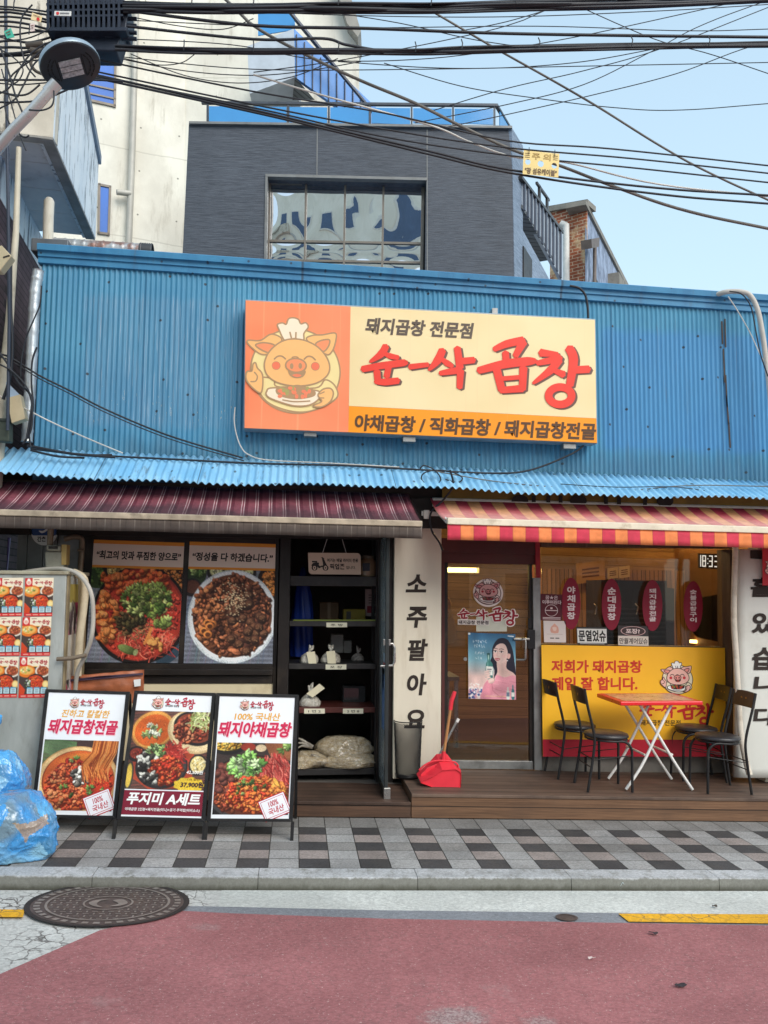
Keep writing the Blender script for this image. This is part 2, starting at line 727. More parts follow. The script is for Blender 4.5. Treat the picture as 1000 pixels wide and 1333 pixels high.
def concrete_mat(name, c1, c2, holes=0, stain=.4, scol=(70, 66, 60), sc=1.0, vert=1.0, crack=0):
    g = G(name)
    p = g.pos()
    n = g.noise(g.sc(p, (1, 1, .7)), 1.1 * sc, 7, .62)
    col = g.mix(g.ramp(n, .35, .66), L(c1), L(c2))
    n2 = g.noise(g.sc(p, (5 * vert, 5 * vert, .9)), .8 * sc, 7, .7)
    col = g.mix(g.math('MULTIPLY', g.ramp(n2, .54, .60 if stain > .7 else .7), stain), col, L(scol))
    if holes:
        x, y, z = g.xyz(p)
        fx = g.math('SUBTRACT', g.math('FRACT', g.math('MULTIPLY', x, 1 / holes)), .5)
        fz = g.math('SUBTRACT', g.math('FRACT', g.math('MULTIPLY', z, 1 / (holes * 1.25))), .5)
        d = g.math('SQRT', g.math('ADD', g.math('MULTIPLY', fx, fx), g.math('MULTIPLY', g.math('MULTIPLY', fz, fz), 1.56)))
        col = g.mix(g.ramp(d, .018, .030, .8, 0), col, L((96, 90, 80)))
        lz = g.math('FRACT', g.math('MULTIPLY', g.math('ADD', z, g.math('MULTIPLY', n, .1)), 1 / (holes * 2.5)))
        col = g.mix(g.ramp(lz, .006, .02, .35, 0), col, L((150, 142, 126)))
    if crack:
        w = g.sc(p, (1, 1, .6))
        e = g.vor(g.mix(.12, w, g.noise(p, 3, 4, out=1)), crack, 'DISTANCE_TO_EDGE')
        col = g.mix(g.ramp(e, .006, .02, .8, 0), col, L((60, 56, 52)))
    g.bump(g.noise(p, 40 * sc, 5), .25, .006)
    return g.fin(col, .8, 0, .25)


def brick_mat(name, c1, c2, mort, scale, patch=None, bw=.5, rh=.25, rot=(0, 0, 0), off=.5):
    g = G(name)
    p = g.sc(g.pos(), (1, 1, 1), (0, 0, 0), rot)
    b = g.new('ShaderNodeTexBrick')
    b.offset = off
    g.l.new(p, b.inputs['Vector'])
    b.inputs['Color1'].default_value = (*L(c1), 1)
    b.inputs['Color2'].default_value = (*L(c2), 1)
    b.inputs['Mortar'].default_value = (*L(mort), 1)
    b.inputs['Scale'].default_value = scale
    b.inputs['Mortar Size'].default_value = .018
    b.inputs['Brick Width'].default_value = bw
    b.inputs['Row Height'].default_value = rh
    col = b.outputs[0]
    if patch:
        n = g.noise(g.pos(), 1.3, 7, .65)
        col = g.mix(g.math('MULTIPLY', g.ramp(n, .5, .64), .75), col, L(patch))
    col = g.val(col, g.ramp(g.noise(g.pos(), 9, 4), .3, .7, .8, 1.2))
    g.bump(g.math('MULTIPLY', b.outputs['Fac'], -1.0), .5, .006)
    return g.fin(col, .8, 0, .25)


def strip_mat(name, c1, c2, rough=.5):
    """dark stone cladding in thin horizontal strips"""
    g = G(name)
    p = g.pos()
    n = g.noise(g.sc(p, (3.2, 3.2, 62)), 1.5, 4, .7)
    n2 = g.noise(g.sc(p, (1, 1, 1)), .6, 5)
    col = g.mix(g.ramp(n, .3, .7), L(c1), L(c2))
    col = g.val(col, g.ramp(n2, .3, .7, .88, 1.12))
    g.bump(n, .5, .012)
    return g.fin(col, rough, 0, .35)


def wood_mat(name, c1, c2, plank, axis=2, gap=.004, wear=None, alongx=True, off=0.0, rough=.6):
    """planks laid along x; plank = board width, measured along axis"""
    g = G(name)
    p = g.pos()
    c = g.xyz(p)
    q = g.math('MULTIPLY', g.math('ADD', c[axis], off), 1 / plank)
    if axis == 2:
        q = g.math('MULTIPLY', g.math('ADD', g.math('ADD', c[2], off), g.math('MULTIPLY', c[0], SL)), 1 / plank)
    f = g.math('FRACT', q)
    idx = g.math('FLOOR', q)
    comb = g.new('ShaderNodeCombineXYZ')
    g.put(comb.inputs[0], g.math('MULTIPLY', c[0] if alongx else c[2], 1.0))
    g.put(comb.inputs[1], g.math('MULTIPLY', idx, 7.13))
    g.put(comb.inputs[2], g.math('MULTIPLY', f, plank * 22))
    grain = g.noise(g.sc(comb.outputs[0], (1.3, 1, 3.2)), 2.2, 6, .6, dist=.6)
    tone = g.noise(comb.outputs[0], .35, 2)
    col = g.mix(g.ramp(grain, .3, .7), L(c1), L(c2))
    col = g.val(col, g.ramp(tone, .3, .7, .8, 1.25))
    kn = g.vor(g.sc(comb.outputs[0], (1, 1, .35)), 1.9)
    col = g.mix(g.ramp(kn, .03, .09, .6, 0), col, L((44, 26, 16)))
    if wear:
        n = g.noise(p, 2.4, 6, .6)
        col = g.mix(g.math('MULTIPLY', g.ramp(n, .45, .68), wear[1]), col, L(wear[0]))
    gp = gap / plank
    col = g.mix(g.math('MULTIPLY', g.math('ADD', g.ramp(f, gp * .5, gp, 1, 0), g.ramp(f, 1 - gp, 1 - gp * .5), clamp=True), .85), col, L((16, 12, 10)))
    g.bump(grain, .2, .004)
    return g.fin(col, rough, 0, .35)


def asphalt_mat(name, c, speck=(150, 146, 140), wear=(170, 160, 150), crack=1.6, amt=.3, cc=(70, 50, 52), fine=0.0, worn=()):
    g = G(name)
    p = g.pos()
    n = g.noise(p, 1.1, 6, .6)
    col = g.val(L(c), g.ramp(n, .3, .7, .86, 1.14))
    big = g.noise(g.sc(p, (1, 1.6, 1), (5, 2, 0)), .55, 5, .6)
    col = g.val(col, g.ramp(big, .3, .7, .88, 1.1))
    sp = g.noise(p, 75, 3, .85)
    col = g.val(col, g.ramp(g.noise(g.sc(p, (1, 1.6, 1), (3, 8, 1)), 42, 4, .85), .3, .7, .76, 1.24))
    col = g.mix(g.ramp(sp, .6, .7, 0, amt), col, L(speck))
    sp2 = g.noise(g.sc(p, (1, 1, 1), (9, 4, 0)), 70, 3, .8)
    col = g.mix(g.ramp(sp2, .62, .74, 0, .35), col, L(cc))
    wr = g.noise(g.sc(p, (1, 1, 1), (1.7, 9, 2)), 1.6, 8, .72)
    col = g.mix(g.math('MULTIPLY', g.ramp(wr, .6, .72), .45), col, L(wear))
    for wx, wy, wr_, wa in worn:                                  # coating rubbed through to the aggregate
        x, y, z = g.xyz(p)
        dx, dy = g.math('SUBTRACT', x, wx), g.math('MULTIPLY', g.math('SUBTRACT', y, wy), 1.6)
        dd = g.math('SQRT', g.math('ADD', g.math('MULTIPLY', dx, dx), g.math('MULTIPLY', dy, dy)))
        dd = g.math('ADD', dd, g.math('MULTIPLY', g.math('SUBTRACT', g.noise(p, 9, 6, .8), .5), wr_ * 2.4))
        col = g.mix(g.ramp(dd, wr_ * .4, wr_ * 1.1, wa, 0), col, g.mix(g.ramp(g.noise(p, 60, 3, .9), .4, .6), L((120, 108, 106)), L((186, 178, 172))))
    wv = g.mix(.14, p, g.noise(p, 7, 6, .7, out=1))
    e = g.vor(wv, crack, 'DISTANCE_TO_EDGE')
    mk = g.ramp(g.noise(p, .9, 4), .42, .6)
    col = g.mix(g.math('MULTIPLY', g.ramp(e, .001, .005, .32, 0), mk), col, L(cc))
    if fine:
        e2 = g.vor(g.mix(.1, p, g.noise(p, 9, 4, out=1)), 13, 'DISTANCE_TO_EDGE')
        mk2 = g.ramp(g.noise(p, 2.2, 4), .4, .6)
        col = g.mix(g.math('MULTIPLY', g.math('MULTIPLY', g.ramp(e2, .02, .07, 1, 0), mk2), fine), col, L((86, 80, 76)))
    g.bump(g.noise(p, 150, 3), .5, .004)
    return g.fin(col, .82, 0, .25)


def granite_mat(name, attr=True, c=(170, 170, 168), dirt=.35):
    g = G(name)
    p = g.pos()
    if attr:
        base = g.new('ShaderNodeAttribute', attribute_name='Col').outputs['Color']
    else:
        base = L(c)
    n = g.noise(p, 2.2, 6, .6)
    col = g.val(base, g.ramp(n, .3, .7, .84, 1.14))
    sp = g.noise(g.sc(p, (1, 1.6, 1)), 60, 4, .9)
    col = g.val(col, g.ramp(sp, .3, .7, .62, 1.38))
    d = g.noise(g.sc(p, (1, 1, 1), (7, 3, 1)), 2.6, 7, .68)
    col = g.mix(g.math('MULTIPLY', g.ramp(d, .46, .66), dirt), col, L((92, 86, 78)))
    g.bump(sp, .3, .003)
    return g.fin(col, .75, 0, .3)


def plastic_bag_mat(name, c, c2, rough=.25, trans=0.0, thr=(.45, .6), sc=5, inner=None):
    g = G(name)
    p = g.pos()
    n = g.noise(p, sc, 5, .6, dist=1.2)
    col = g.mix(g.ramp(n, thr[0], thr[1]), L(c), L(c2))
    if inner:
        n2 = g.noise(g.sc(p, (1, 1, 1), (3, 1, 2)), sc * .7, 4, .55, dist=.8)
        col = g.mix(g.math('MULTIPLY', g.ramp(n2, .54, .62), .7), col, L(inner))
    w_ = g.noise(g.sc(p, (1, 1, .45), (0, 0, 0), (.3, .4, .2)), 17, 3, .55, dist=2.2)
    g.bump(g.math('ABSOLUTE', g.math('SUBTRACT', w_, .5)), .8, .03)
    g.b.inputs['Transmission Weight'].default_value = trans
    return g.fin(col, rough, 0, .6)
# ------------------------------------------------------------------ printed artwork (flat prints: menu photos, posters)
class Img:
    def __init__(s, w, h, bgc, seed=1):
        s.w, s.h = w, h
        s.a = np.empty((h, w, 3))
        s.a[:] = bgc
        s.r = np.random.RandomState(seed)

    def _bb(s, x0, x1, y0, y1):
        x0, x1 = max(0, int(x0) - 2), min(s.w, int(x1) + 3)
        y0, y1 = max(0, int(y0) - 2), min(s.h, int(y1) + 3)
        if x1 <= x0 or y1 <= y0:
            return None
        Y, X = np.mgrid[y0:y1, x0:x1]
        return slice(y0, y1), slice(x0, x1), X + .5, Y + .5

    def ell(s, cx, cy, rx, ry, col, ang=0.0, soft=1.0, shade=0.0, alpha=1.0):
        R = max(rx, ry)
        b = s._bb(cx - R, cx + R, cy - R, cy + R)
        if not b:
            return
        ys, xs, X, Y = b
        ca, sa = math.cos(ang), math.sin(ang)
        x, y = X - cx, Y - cy
        xr, yr = (x * ca + y * sa) / rx, (-x * sa + y * ca) / ry
        d = np.sqrt(xr * xr + yr * yr)
        m = (np.clip((1 - d) * min(rx, ry) / soft + .5, 0, 1) * alpha)[..., None]
        c = np.array(col, float)
        if shade:
            k = 1 + shade * (-(x + y * 1.6) / R * .55 + .35 * (1 - d * d))
            cc = c * np.clip(k, .25, 1.7)[..., None]
            cc = cc * np.minimum(1, 248 / np.maximum(cc.max(-1, keepdims=True), 1))
        else:
            cc = c
        s.a[ys, xs] = s.a[ys, xs] * (1 - m) + cc * m

    def line(s, pts, w, col, alpha=1.0):
        for (xa, ya), (xb, yb) in zip(pts[:-1], pts[1:]):
            b = s._bb(min(xa, xb) - w, max(xa, xb) + w, min(ya, yb) - w, max(ya, yb) + w)
            if not b:
                continue
            ys, xs, X, Y = b
            dx, dy = xb - xa, yb - ya
            t = np.clip(((X - xa) * dx + (Y - ya) * dy) / (dx * dx + dy * dy + 1e-9), 0, 1)
            d = np.hypot(X - xa - t * dx, Y - ya - t * dy)
            m = (np.clip(w / 2 - d + .5, 0, 1) * alpha)[..., None]
            s.a[ys, xs] = s.a[ys, xs] * (1 - m) + np.array(col, float) * m

    def poly(s, pts, col, alpha=1.0):
        P = np.array(pts, float)
        b = s._bb(P[:, 0].min(), P[:, 0].max(), P[:, 1].min(), P[:, 1].max())
        if not b:
            return
        ys, xs, X, Y = b
        acc = np.zeros(X.shape)
        for ox, oy in ((-.25, -.25), (.25, -.25), (-.25, .25), (.25, .25)):
            ins = np.zeros(X.shape, bool)
            j = len(P) - 1
            for i in range(len(P)):
                xi, yi, xj, yj = P[i][0], P[i][1], P[j][0], P[j][1]
                c = ((yi > Y + oy) != (yj > Y + oy)) & (X + ox < (xj - xi) * (Y + oy - yi) / (yj - yi + 1e-12) + xi)
                ins ^= c
                j = i
            acc += ins
        m = (acc / 4 * alpha)[..., None]
        s.a[ys, xs] = s.a[ys, xs] * (1 - m) + np.array(col, float) * m

    def spoly(s, pts, col, n=5, alpha=1.0):
        s.poly(smooth_closed(pts, n), col, alpha)

    def blobs(s, n, reg, cols, r0, r1, el=1.8, shade=.5, edge=None):
        """irregular food pieces: each a few lapping lobes with a dark rim, a lit side and a wet glint"""
        cx, cy, rx, ry = reg
        for _ in range(int(n * 1.35)):
            a, q = s.r.rand() * 6.283, math.sqrt(s.r.rand())
            x, y = cx + rx * q * math.cos(a), cy + ry * q * math.sin(a)
            r = (r0 + (r1 - r0) * s.r.rand()) * .74
            c = np.array(cols[s.r.randint(len(cols))], float) * (.7 + .5 * s.r.rand())
            an = s.r.rand() * 3.14
            e = 1 + (el - 1) * s.r.rand()
            lob = []
            for k in range(1 if r < 1.6 else 2 + s.r.randint(2)):
                t = (s.r.rand() - .5) * 2.2 * r * e
                lob.append((x + t * math.cos(an) + (s.r.rand() - .5) * r, y + t * math.sin(an) + (s.r.rand() - .5) * r, an + (s.r.rand() - .5) * 1.6, .6 + .5 * s.r.rand()))
            if edge or r > 1.8:
                ec = edge if edge else tuple(c * .35)
                for lx, ly, la, lr in lob:
                    s.ell(lx + .7, ly + 1.0, r * e * lr + .7, r * lr + .7, ec, la, 1.2, 0, .75)
            for lx, ly, la, lr in lob:
                s.ell(lx, ly, r * e * lr, r * lr, c * (.85 + .3 * s.r.rand()), la, 1.0, shade)
            if shade and s.r.rand() < .6:
                lx, ly, la, lr = lob[0]
                s.ell(lx - r * .3, ly - r * .35, max(.6, r * .34), max(.5, r * .2), np.minimum(c * .8 + 62, 255), la, 1.0, 0, .75)

    def strands(s, n, reg, cols, ln, w=1.2, dirn=None, spread=.6):
        cx, cy, rx, ry = reg
        for _ in range(n):
            a, q = s.r.rand() * 6.283, math.sqrt(s.r.rand())
            x, y = cx + rx * q * math.cos(a), cy + ry * q * math.sin(a)
            an = (dirn if dirn is not None else s.r.rand() * 6.283) + (s.r.rand() - .5) * spread
            k = (s.r.rand() - .5) * .5
            pts = [(x, y)]
            for i in range(5):
                x, y = x + ln / 5 * math.cos(an), y + ln / 5 * math.sin(an)
                an += k
                pts.append((x, y))
            s.line(pts, w, np.array(cols[s.r.randint(len(cols))], float) * (.8 + .4 * s.r.rand()))

    def grain(s, amp, cell=1):
        amp *= 1.5
        g_ = s.a.mean(2, keepdims=True)
        s.a = g_ + (s.a - g_) * .84
        lo = s.r.rand(8, 8)
        yy, xx = np.linspace(0, 6.99, s.h), np.linspace(0, 6.99, s.w)
        y0, x0 = yy.astype(int), xx.astype(int)
        fy, fx = (yy - y0)[:, None], (xx - x0)[None]
        lf = (lo[np.ix_(y0, x0)] * (1 - fy) + lo[np.ix_(y0 + 1, x0)] * fy) * (1 - fx) + (lo[np.ix_(y0, x0 + 1)] * (1 - fy) + lo[np.ix_(y0 + 1, x0 + 1)] * fy) * fx
        s.a *= (.84 + .32 * lf)[..., None]
        n = s.r.rand(s.h // cell + 2, s.w // cell + 2)
        n = np.kron(n, np.ones((cell, cell)))[:s.h, :s.w]
        s.a *= (1 + (n - .5) * 2 * amp)[..., None]

    def leaves(s, n, reg, cols, r0, r1):
        cx, cy, rx, ry = reg
        for _ in range(n):
            a, q = s.r.rand() * 6.283, math.sqrt(s.r.rand())
            x, y = cx + rx * q * math.cos(a), cy + ry * q * math.sin(a)
            r = r0 + (r1 - r0) * s.r.rand()
            an = s.r.rand() * 6.283
            c = np.array(cols[s.r.randint(len(cols))], float) * (.65 + .6 * s.r.rand())
            for k in range(3):
                an2 = an + (k - 1) * .8
                s.ell(x + r * .7 * math.cos(an2) + .6, y + r * .7 * math.sin(an2) + 1, r * .8, r * .38, c * .45, an2, 1.2, 0, .7)
                s.ell(x + r * .7 * math.cos(an2), y + r * .7 * math.sin(an2), r * .75, r * .32, c, an2, 1, .5)


def picture(name, img, m, material, parent, off=0.0, gain=1.0, label=None):
    """a flat print: a fine sheet whose vertices carry the print's colours"""
    h, w = img.a.shape[:2]
    vs = [m((i + .5) / w if 0 < i < w - 1 else (0 if i == 0 else 1), (j + .5) / h if 0 < j < h - 1 else (0 if j == 0 else 1), off) for j in range(h) for i in range(w)]
    root = LOC.get(parent.name) if parent else None
    A = np.array(vs)
    base = root if root is not None else Vector(((A[:, 0].min() + A[:, 0].max()) / 2, A[:, 1].mean(), A[:, 2].min()))
    A = A - np.array(base)
    I = np.arange(h * w).reshape(h, w)
    Q = np.stack([I[:-1, :-1], I[1:, :-1], I[1:, 1:], I[:-1, 1:]], -1).reshape(-1, 4)
    me = bpy.data.meshes.new(name)
    me.vertices.add(len(A))
    me.vertices.foreach_set('co', A.ravel())
    me.loops.add(Q.size)
    me.loops.foreach_set('vertex_index', Q.ravel())
    me.polygons.add(len(Q))
    me.polygons.foreach_set('loop_start', np.arange(len(Q)) * 4)
    me.polygons.foreach_set('loop_total', np.full(len(Q), 4))
    me.update(calc_edges=True)
    c = np.clip(img.a.reshape(-1, 3) * gain, 0, 255) / 255
    lin = np.where(c <= .04045, c / 12.92, ((c + .055) / 1.055) ** 2.4)
    buf = np.ones((len(A), 4))
    buf[:, :3] = lin
    ca = me.color_attributes.new('Col', 'FLOAT_COLOR', 'POINT')
    ca.data.foreach_set('color', buf.ravel())
    me.materials.append(material)
    o = bpy.data.objects.new(name, me)
    COL.objects.link(o)
    if parent:
        o.parent = parent
    else:
        o.location = base
    LOC[o.name] = base
    if label:
        o['label'] = label
    return o


# ---- menu photographs
REDS = [(186, 50, 26), (204, 70, 32), (216, 96, 42), (166, 38, 24), (222, 116, 56)]
BROWNS = [(112, 60, 38), (130, 70, 42), (92, 50, 34), (146, 82, 50), (76, 42, 32)]
GREENS = [(70, 104, 44), (98, 130, 56), (54, 82, 36), (130, 152, 80)]


def table_bg(im, top):
    im.a[:] = (108, 112, 124)
    for y in range(im.h):
        im.a[y] *= 1 + .12 * math.sin(y * .9) * (1 if y > top else 0)
    for k in range(40):
        x = im.r.rand() * im.w
        im.line([(x, top), (x - 30 + 20 * im.r.rand(), im.h)], 1.2, (84 + 60 * im.r.rand(), 96 + 50 * im.r.rand(), 116 + 40 * im.r.rand()), .6)


def art_stew():
    w, h = 144, 192
    im = Img(w, h, (120, 120, 130), 3)
    table_bg(im, 40)
    im.ell(10, 60, 22, 18, (54, 74, 40)); im.leaves(14, (10, 58, 16, 12), GREENS, 4, 7)
    im.ell(44, 50, 26, 22, (40, 36, 34)); im.ell(46, 48, 22, 18, (206, 176, 96)); im.blobs(40, (46, 48, 18, 12), [(220, 190, 110), (200, 160, 80)], 2, 3)
    im.ell(124, 58, 40, 26, (60, 40, 30)); im.blobs(160, (122, 58, 34, 24), [(214, 120, 40), (226, 140, 60), (190, 92, 30)], 1.5, 3)
    im.ell(134, 168, 16, 34, (50, 70, 86), .7)
    im.ell(80, 118, 76, 77, (30, 26, 26)); im.ell(80, 117, 71, 72, (150, 44, 32)); im.ell(80, 118, 68, 69, (186, 50, 34))
    im.blobs(260, (80, 118, 64, 65), [(190, 44, 30), (206, 66, 44), (168, 36, 28), (214, 90, 60)], 1.5, 3.5, 2.4, .4)
    im.strands(120, (92, 160, 44, 24), [(214, 80, 60), (190, 50, 40), (226, 120, 90)], 16, 1.2)
    im.blobs(70, (70, 66, 52, 17), [(216, 100, 40), (222, 120, 56), (198, 76, 34)], 4, 7, 1.4, .7, (120, 30, 16))
    im.blobs(26, (28, 124, 16, 36), [(206, 112, 48), (196, 98, 40), (216, 128, 62)], 4, 7, 2.2, .7, (110, 40, 16))
    im.strands(90, (72, 138, 26, 16), [(70, 54, 34), (120, 90, 54), (160, 120, 70)], 14, 1)
    im.blobs(50, (66, 128, 22, 16), [(84, 66, 38), (64, 56, 30)], 2, 4)
    im.leaves(150, (92, 94, 37, 25), [(96, 120, 44), (126, 146, 62), (66, 92, 34), (156, 168, 92)], 3, 7)
    im.leaves(14, (116, 130, 16, 6), [(130, 152, 66), (160, 176, 90)], 4, 7)
    im.ell(64, 172, 16, 6.5, (86, 100, 50), .35, 1, .6); im.ell(77, 176, 3.6, 5.4, (150, 160, 100), .35)
    for k in range(3):
        im.line([(100 - k * 3, 138 + k * 9), (90 + k * 8, 162 + k * 3)], 4, (226, 130, 56))
    im.blobs(10, (104, 160, 14, 9), [(232, 150, 70)], 3, 6, 1.8, .7, (110, 40, 20))
    im.a = im.a[44:]
    im.h = len(im.a)
    im.grain(.08)
    return im


def art_pan():
    w, h = 140, 192
    im = Img(w, h, (120, 120, 130), 5)
    table_bg(im, 40)
    im.ell(12, 56, 18, 16, (44, 60, 34)); im.leaves(10, (14, 52, 12, 8), GREENS, 4, 6)
    im.ell(8, 76, 16, 14, (40, 34, 34)); im.ell(8, 75, 12, 10, (92, 50, 36))
    im.ell(70, 52, 40, 20, (40, 38, 36)); im.ell(70, 50, 35, 15, (196, 196, 130)); im.blobs(60, (70, 50, 30, 11), [(226, 224, 170), (180, 190, 110)], 2, 3)
    im.ell(136, 66, 24, 30, (50, 36, 30)); im.blobs(70, (136, 66, 18, 22), [(214, 120, 40), (226, 140, 60)], 2, 3)
    im.ell(74, 120, 71, 72, (196, 204, 206)); im.ell(74, 119, 68, 69, (224, 228, 226)); im.ell(74, 119, 63, 64, (104, 58, 36))
    im.blobs(480, (74, 118, 60, 61), BROWNS + [(160, 92, 54)], 2, 4.6, 2.4, .65, (50, 24, 14))
    im.blobs(40, (34, 110, 22, 32), [(170, 98, 54), (150, 80, 46)], 2.5, 5, 1.8, .7, (60, 28, 14))
    for k in range(30):
        a = im.r.rand() * 6.28
        x, y = 96 + 34 * im.r.rand() ** .5 * math.cos(a), 130 + 44 * im.r.rand() ** .5 * math.sin(a)
        im.ell(x, y, 8, 7, (62, 36, 26), im.r.rand() * 3, 1, .5); im.ell(x, y - 1, 5.5, 4.6, (88, 54, 36), 0, 1, .6)
        for j in range(7):
            im.ell(x + 8 * (im.r.rand() - .5), y + 7 * (im.r.rand() - .5), 1, .8, (140, 96, 64))
    for k in range(160):
        x, y = 74 + im.r.randn() * 13, 90 + im.r.randn() * 13
        im.ell(x, y, 1.1, .8, (214, 186, 140))
    for k in range(5):
        x, y = 26 + 22 * im.r.rand(), 122 + 40 * im.r.rand()
        im.ell(x, y, 7, 6, (190, 104, 44), 0, 1, .5); im.ell(x, y, 4, 3.4, (90, 48, 26))
    im.a = im.a[46:]
    im.h = len(im.a)
    im.grain(.08)
    return im


def art_hotpot():
    w, h = 144, 140
    im = Img(w, h, (70, 48, 44), 7)
    for k in range(26):
        im.line([(-20, -10 + k * 2.6), (62, 4 + k * 1.6)], 2.2, (90 + k, 124 + (k % 3) * 22, 80), .6)
    im.ell(28, 18, 34, 16, (106, 136, 88), .2, 3, 0, .7)
    im.ell(72, 80, 80, 68, (206, 150, 84)); im.ell(72, 79, 77, 65, (232, 186, 120)); im.ell(73, 80, 70, 60, (150, 60, 30)); im.ell(74, 78, 68, 57, (216, 92, 34))
    im.ell(84, 44, 50, 18, (232, 120, 40), 0, 4); im.blobs(200, (74, 84, 60, 46), [(196, 54, 30), (222, 96, 44), (180, 40, 28)], 2, 4, 2, .4)
    im.blobs(300, (56, 92, 46, 42), [(216, 100, 50), (200, 76, 38), (182, 56, 32), (226, 132, 76)], 2.2, 4.8, 1.9, .75, (120, 30, 16))
    im.ell(114, 88, 27, 34, (220, 52, 24), .2, 9)
    im.blobs(130, (114, 88, 27, 34), [(226, 54, 24), (236, 80, 34), (206, 44, 22)], 1.2, 2.6, 1.8, .4)
    im.blobs(26, (74, 72, 18, 15), [(112, 100, 90), (150, 140, 128), (80, 74, 66), (186, 178, 164)], 3, 6, 1.4, .6)
    for x, y in ((62, 40), (104, 60), (98, 92), (48, 92), (120, 96), (66, 108), (100, 104), (88, 52)):
        im.leaves(2, (x, y, 5, 4), GREENS, 4, 6)
    for k in range(70):
        x = 90 + 48 * im.r.rand()
        b = 70 + 16 * im.r.rand()
        im.line([(x + 6, -2), (x + 3, 24), (x - 2 - 14 * im.r.rand(), b - 24), (x - 12 * im.r.rand(), b)], 1.7, [(206, 96, 34), (226, 128, 52), (150, 58, 22), (236, 150, 72)][im.r.randint(4)])
    im.blobs(20, (36, 118, 20, 12), [(216, 90, 44), (236, 140, 80)], 4, 7, 1.5, .8, (120, 30, 16))
    im.grain(.07)
    return im


def art_set():
    w, h = 134, 130
    im = Img(w, h, (92, 60, 52), 9)
    for k in range(30):
        im.line([(0, k * 5), (w, k * 5 - 14)], 2, (120 + 40 * (k % 2), 78, 64), .6)
    im.poly([(10, 74), (40, 60), (104, 64), (110, 126), (40, 130), (4, 108)], (176, 62, 38))
    im.poly([(96, 66), (112, 64), (112, 120), (98, 124)], (186, 66, 36))
    im.ell(36, 32, 38, 32, (170, 110, 56), -.25); im.ell(36, 31, 36, 30, (228, 150, 60), -.25); im.ell(36, 32, 32, 26, (226, 96, 28), -.25)
    im.ell(36, 32, 29, 23, (226, 92, 26), -.25, 8)
    im.blobs(26, (36, 32, 29, 23), [(232, 104, 34), (220, 84, 26)], 1, 2, 1.8, .2)
    im.leaves(26, (34, 35, 13, 11), [(206, 210, 166), (150, 170, 96), (224, 224, 196), (116, 136, 70)], 3, 5.5)
    im.ell(106, 34, 46, 34, (214, 178, 120), .35); im.ell(107, 33, 43, 31, (236, 206, 150), .35); im.ell(108, 28, 38, 27, (40, 36, 36), .35); im.ell(108, 27, 33, 23, (140, 60, 36), .35)
    im.blobs(170, (100, 30, 27, 20), [(186, 92, 52), (160, 60, 36), (206, 120, 76), (130, 50, 34)], 2, 4, 1.5, .6, (70, 24, 14))
    im.strands(90, (118, 14, 18, 12), [(196, 206, 120), (220, 224, 160), (150, 170, 80)], 12, 1.4)
    im.ell(12, 72, 15, 13, (44, 38, 38)); im.ell(12, 71, 11, 9, (150, 50, 34)); im.blobs(30, (12, 71, 9, 7), [(170, 60, 40), (130, 36, 26)], 1.5, 2.5)
    im.ell(120, 88, 16, 18, (50, 44, 42)); im.ell(120, 87, 13, 14, (230, 206, 130)); im.blobs(30, (120, 87, 10, 11), [(240, 224, 170), (206, 170, 80)], 1.5, 2.5)
    im.ell(4, 108, 8, 24, (60, 56, 50)); im.ell(4, 108, 5, 20, (220, 180, 60))
    im.ell(58, 92, 45, 37, (46, 42, 42)); im.ell(58, 90, 42, 34, (64, 60, 60)); im.ell(59, 89, 37, 30, (90, 50, 36))
    im.leaves(40, (46, 68, 18, 12), [(130, 162, 84), (160, 186, 116), (100, 130, 66)], 2.5, 5)
    im.strands(110, (78, 70, 18, 14), [(200, 50, 40), (220, 84, 64), (170, 36, 30)], 12, 1.5)
    im.blobs(40, (32, 90, 14, 18), [(226, 222, 206), (60, 54, 50), (200, 196, 180), (40, 36, 34)], 3, 5.5, 1.4, .5)
    im.blobs(230, (66, 98, 27, 22), REDS, 1.6, 3.6, 1.9, .7, (100, 26, 12))
    im.blobs(14, (42, 110, 10, 7), [(230, 226, 210), (70, 64, 60)], 3, 5)
    im.spoly([(92 + (22 if k % 2 else 25) * math.cos(k * .349) * 1.1 + 16, 121 + (11 if k % 2 else 13.5) * math.sin(k * .349)) for k in range(18)], (240, 196, 40), 2)
    im.grain(.07)
    return im


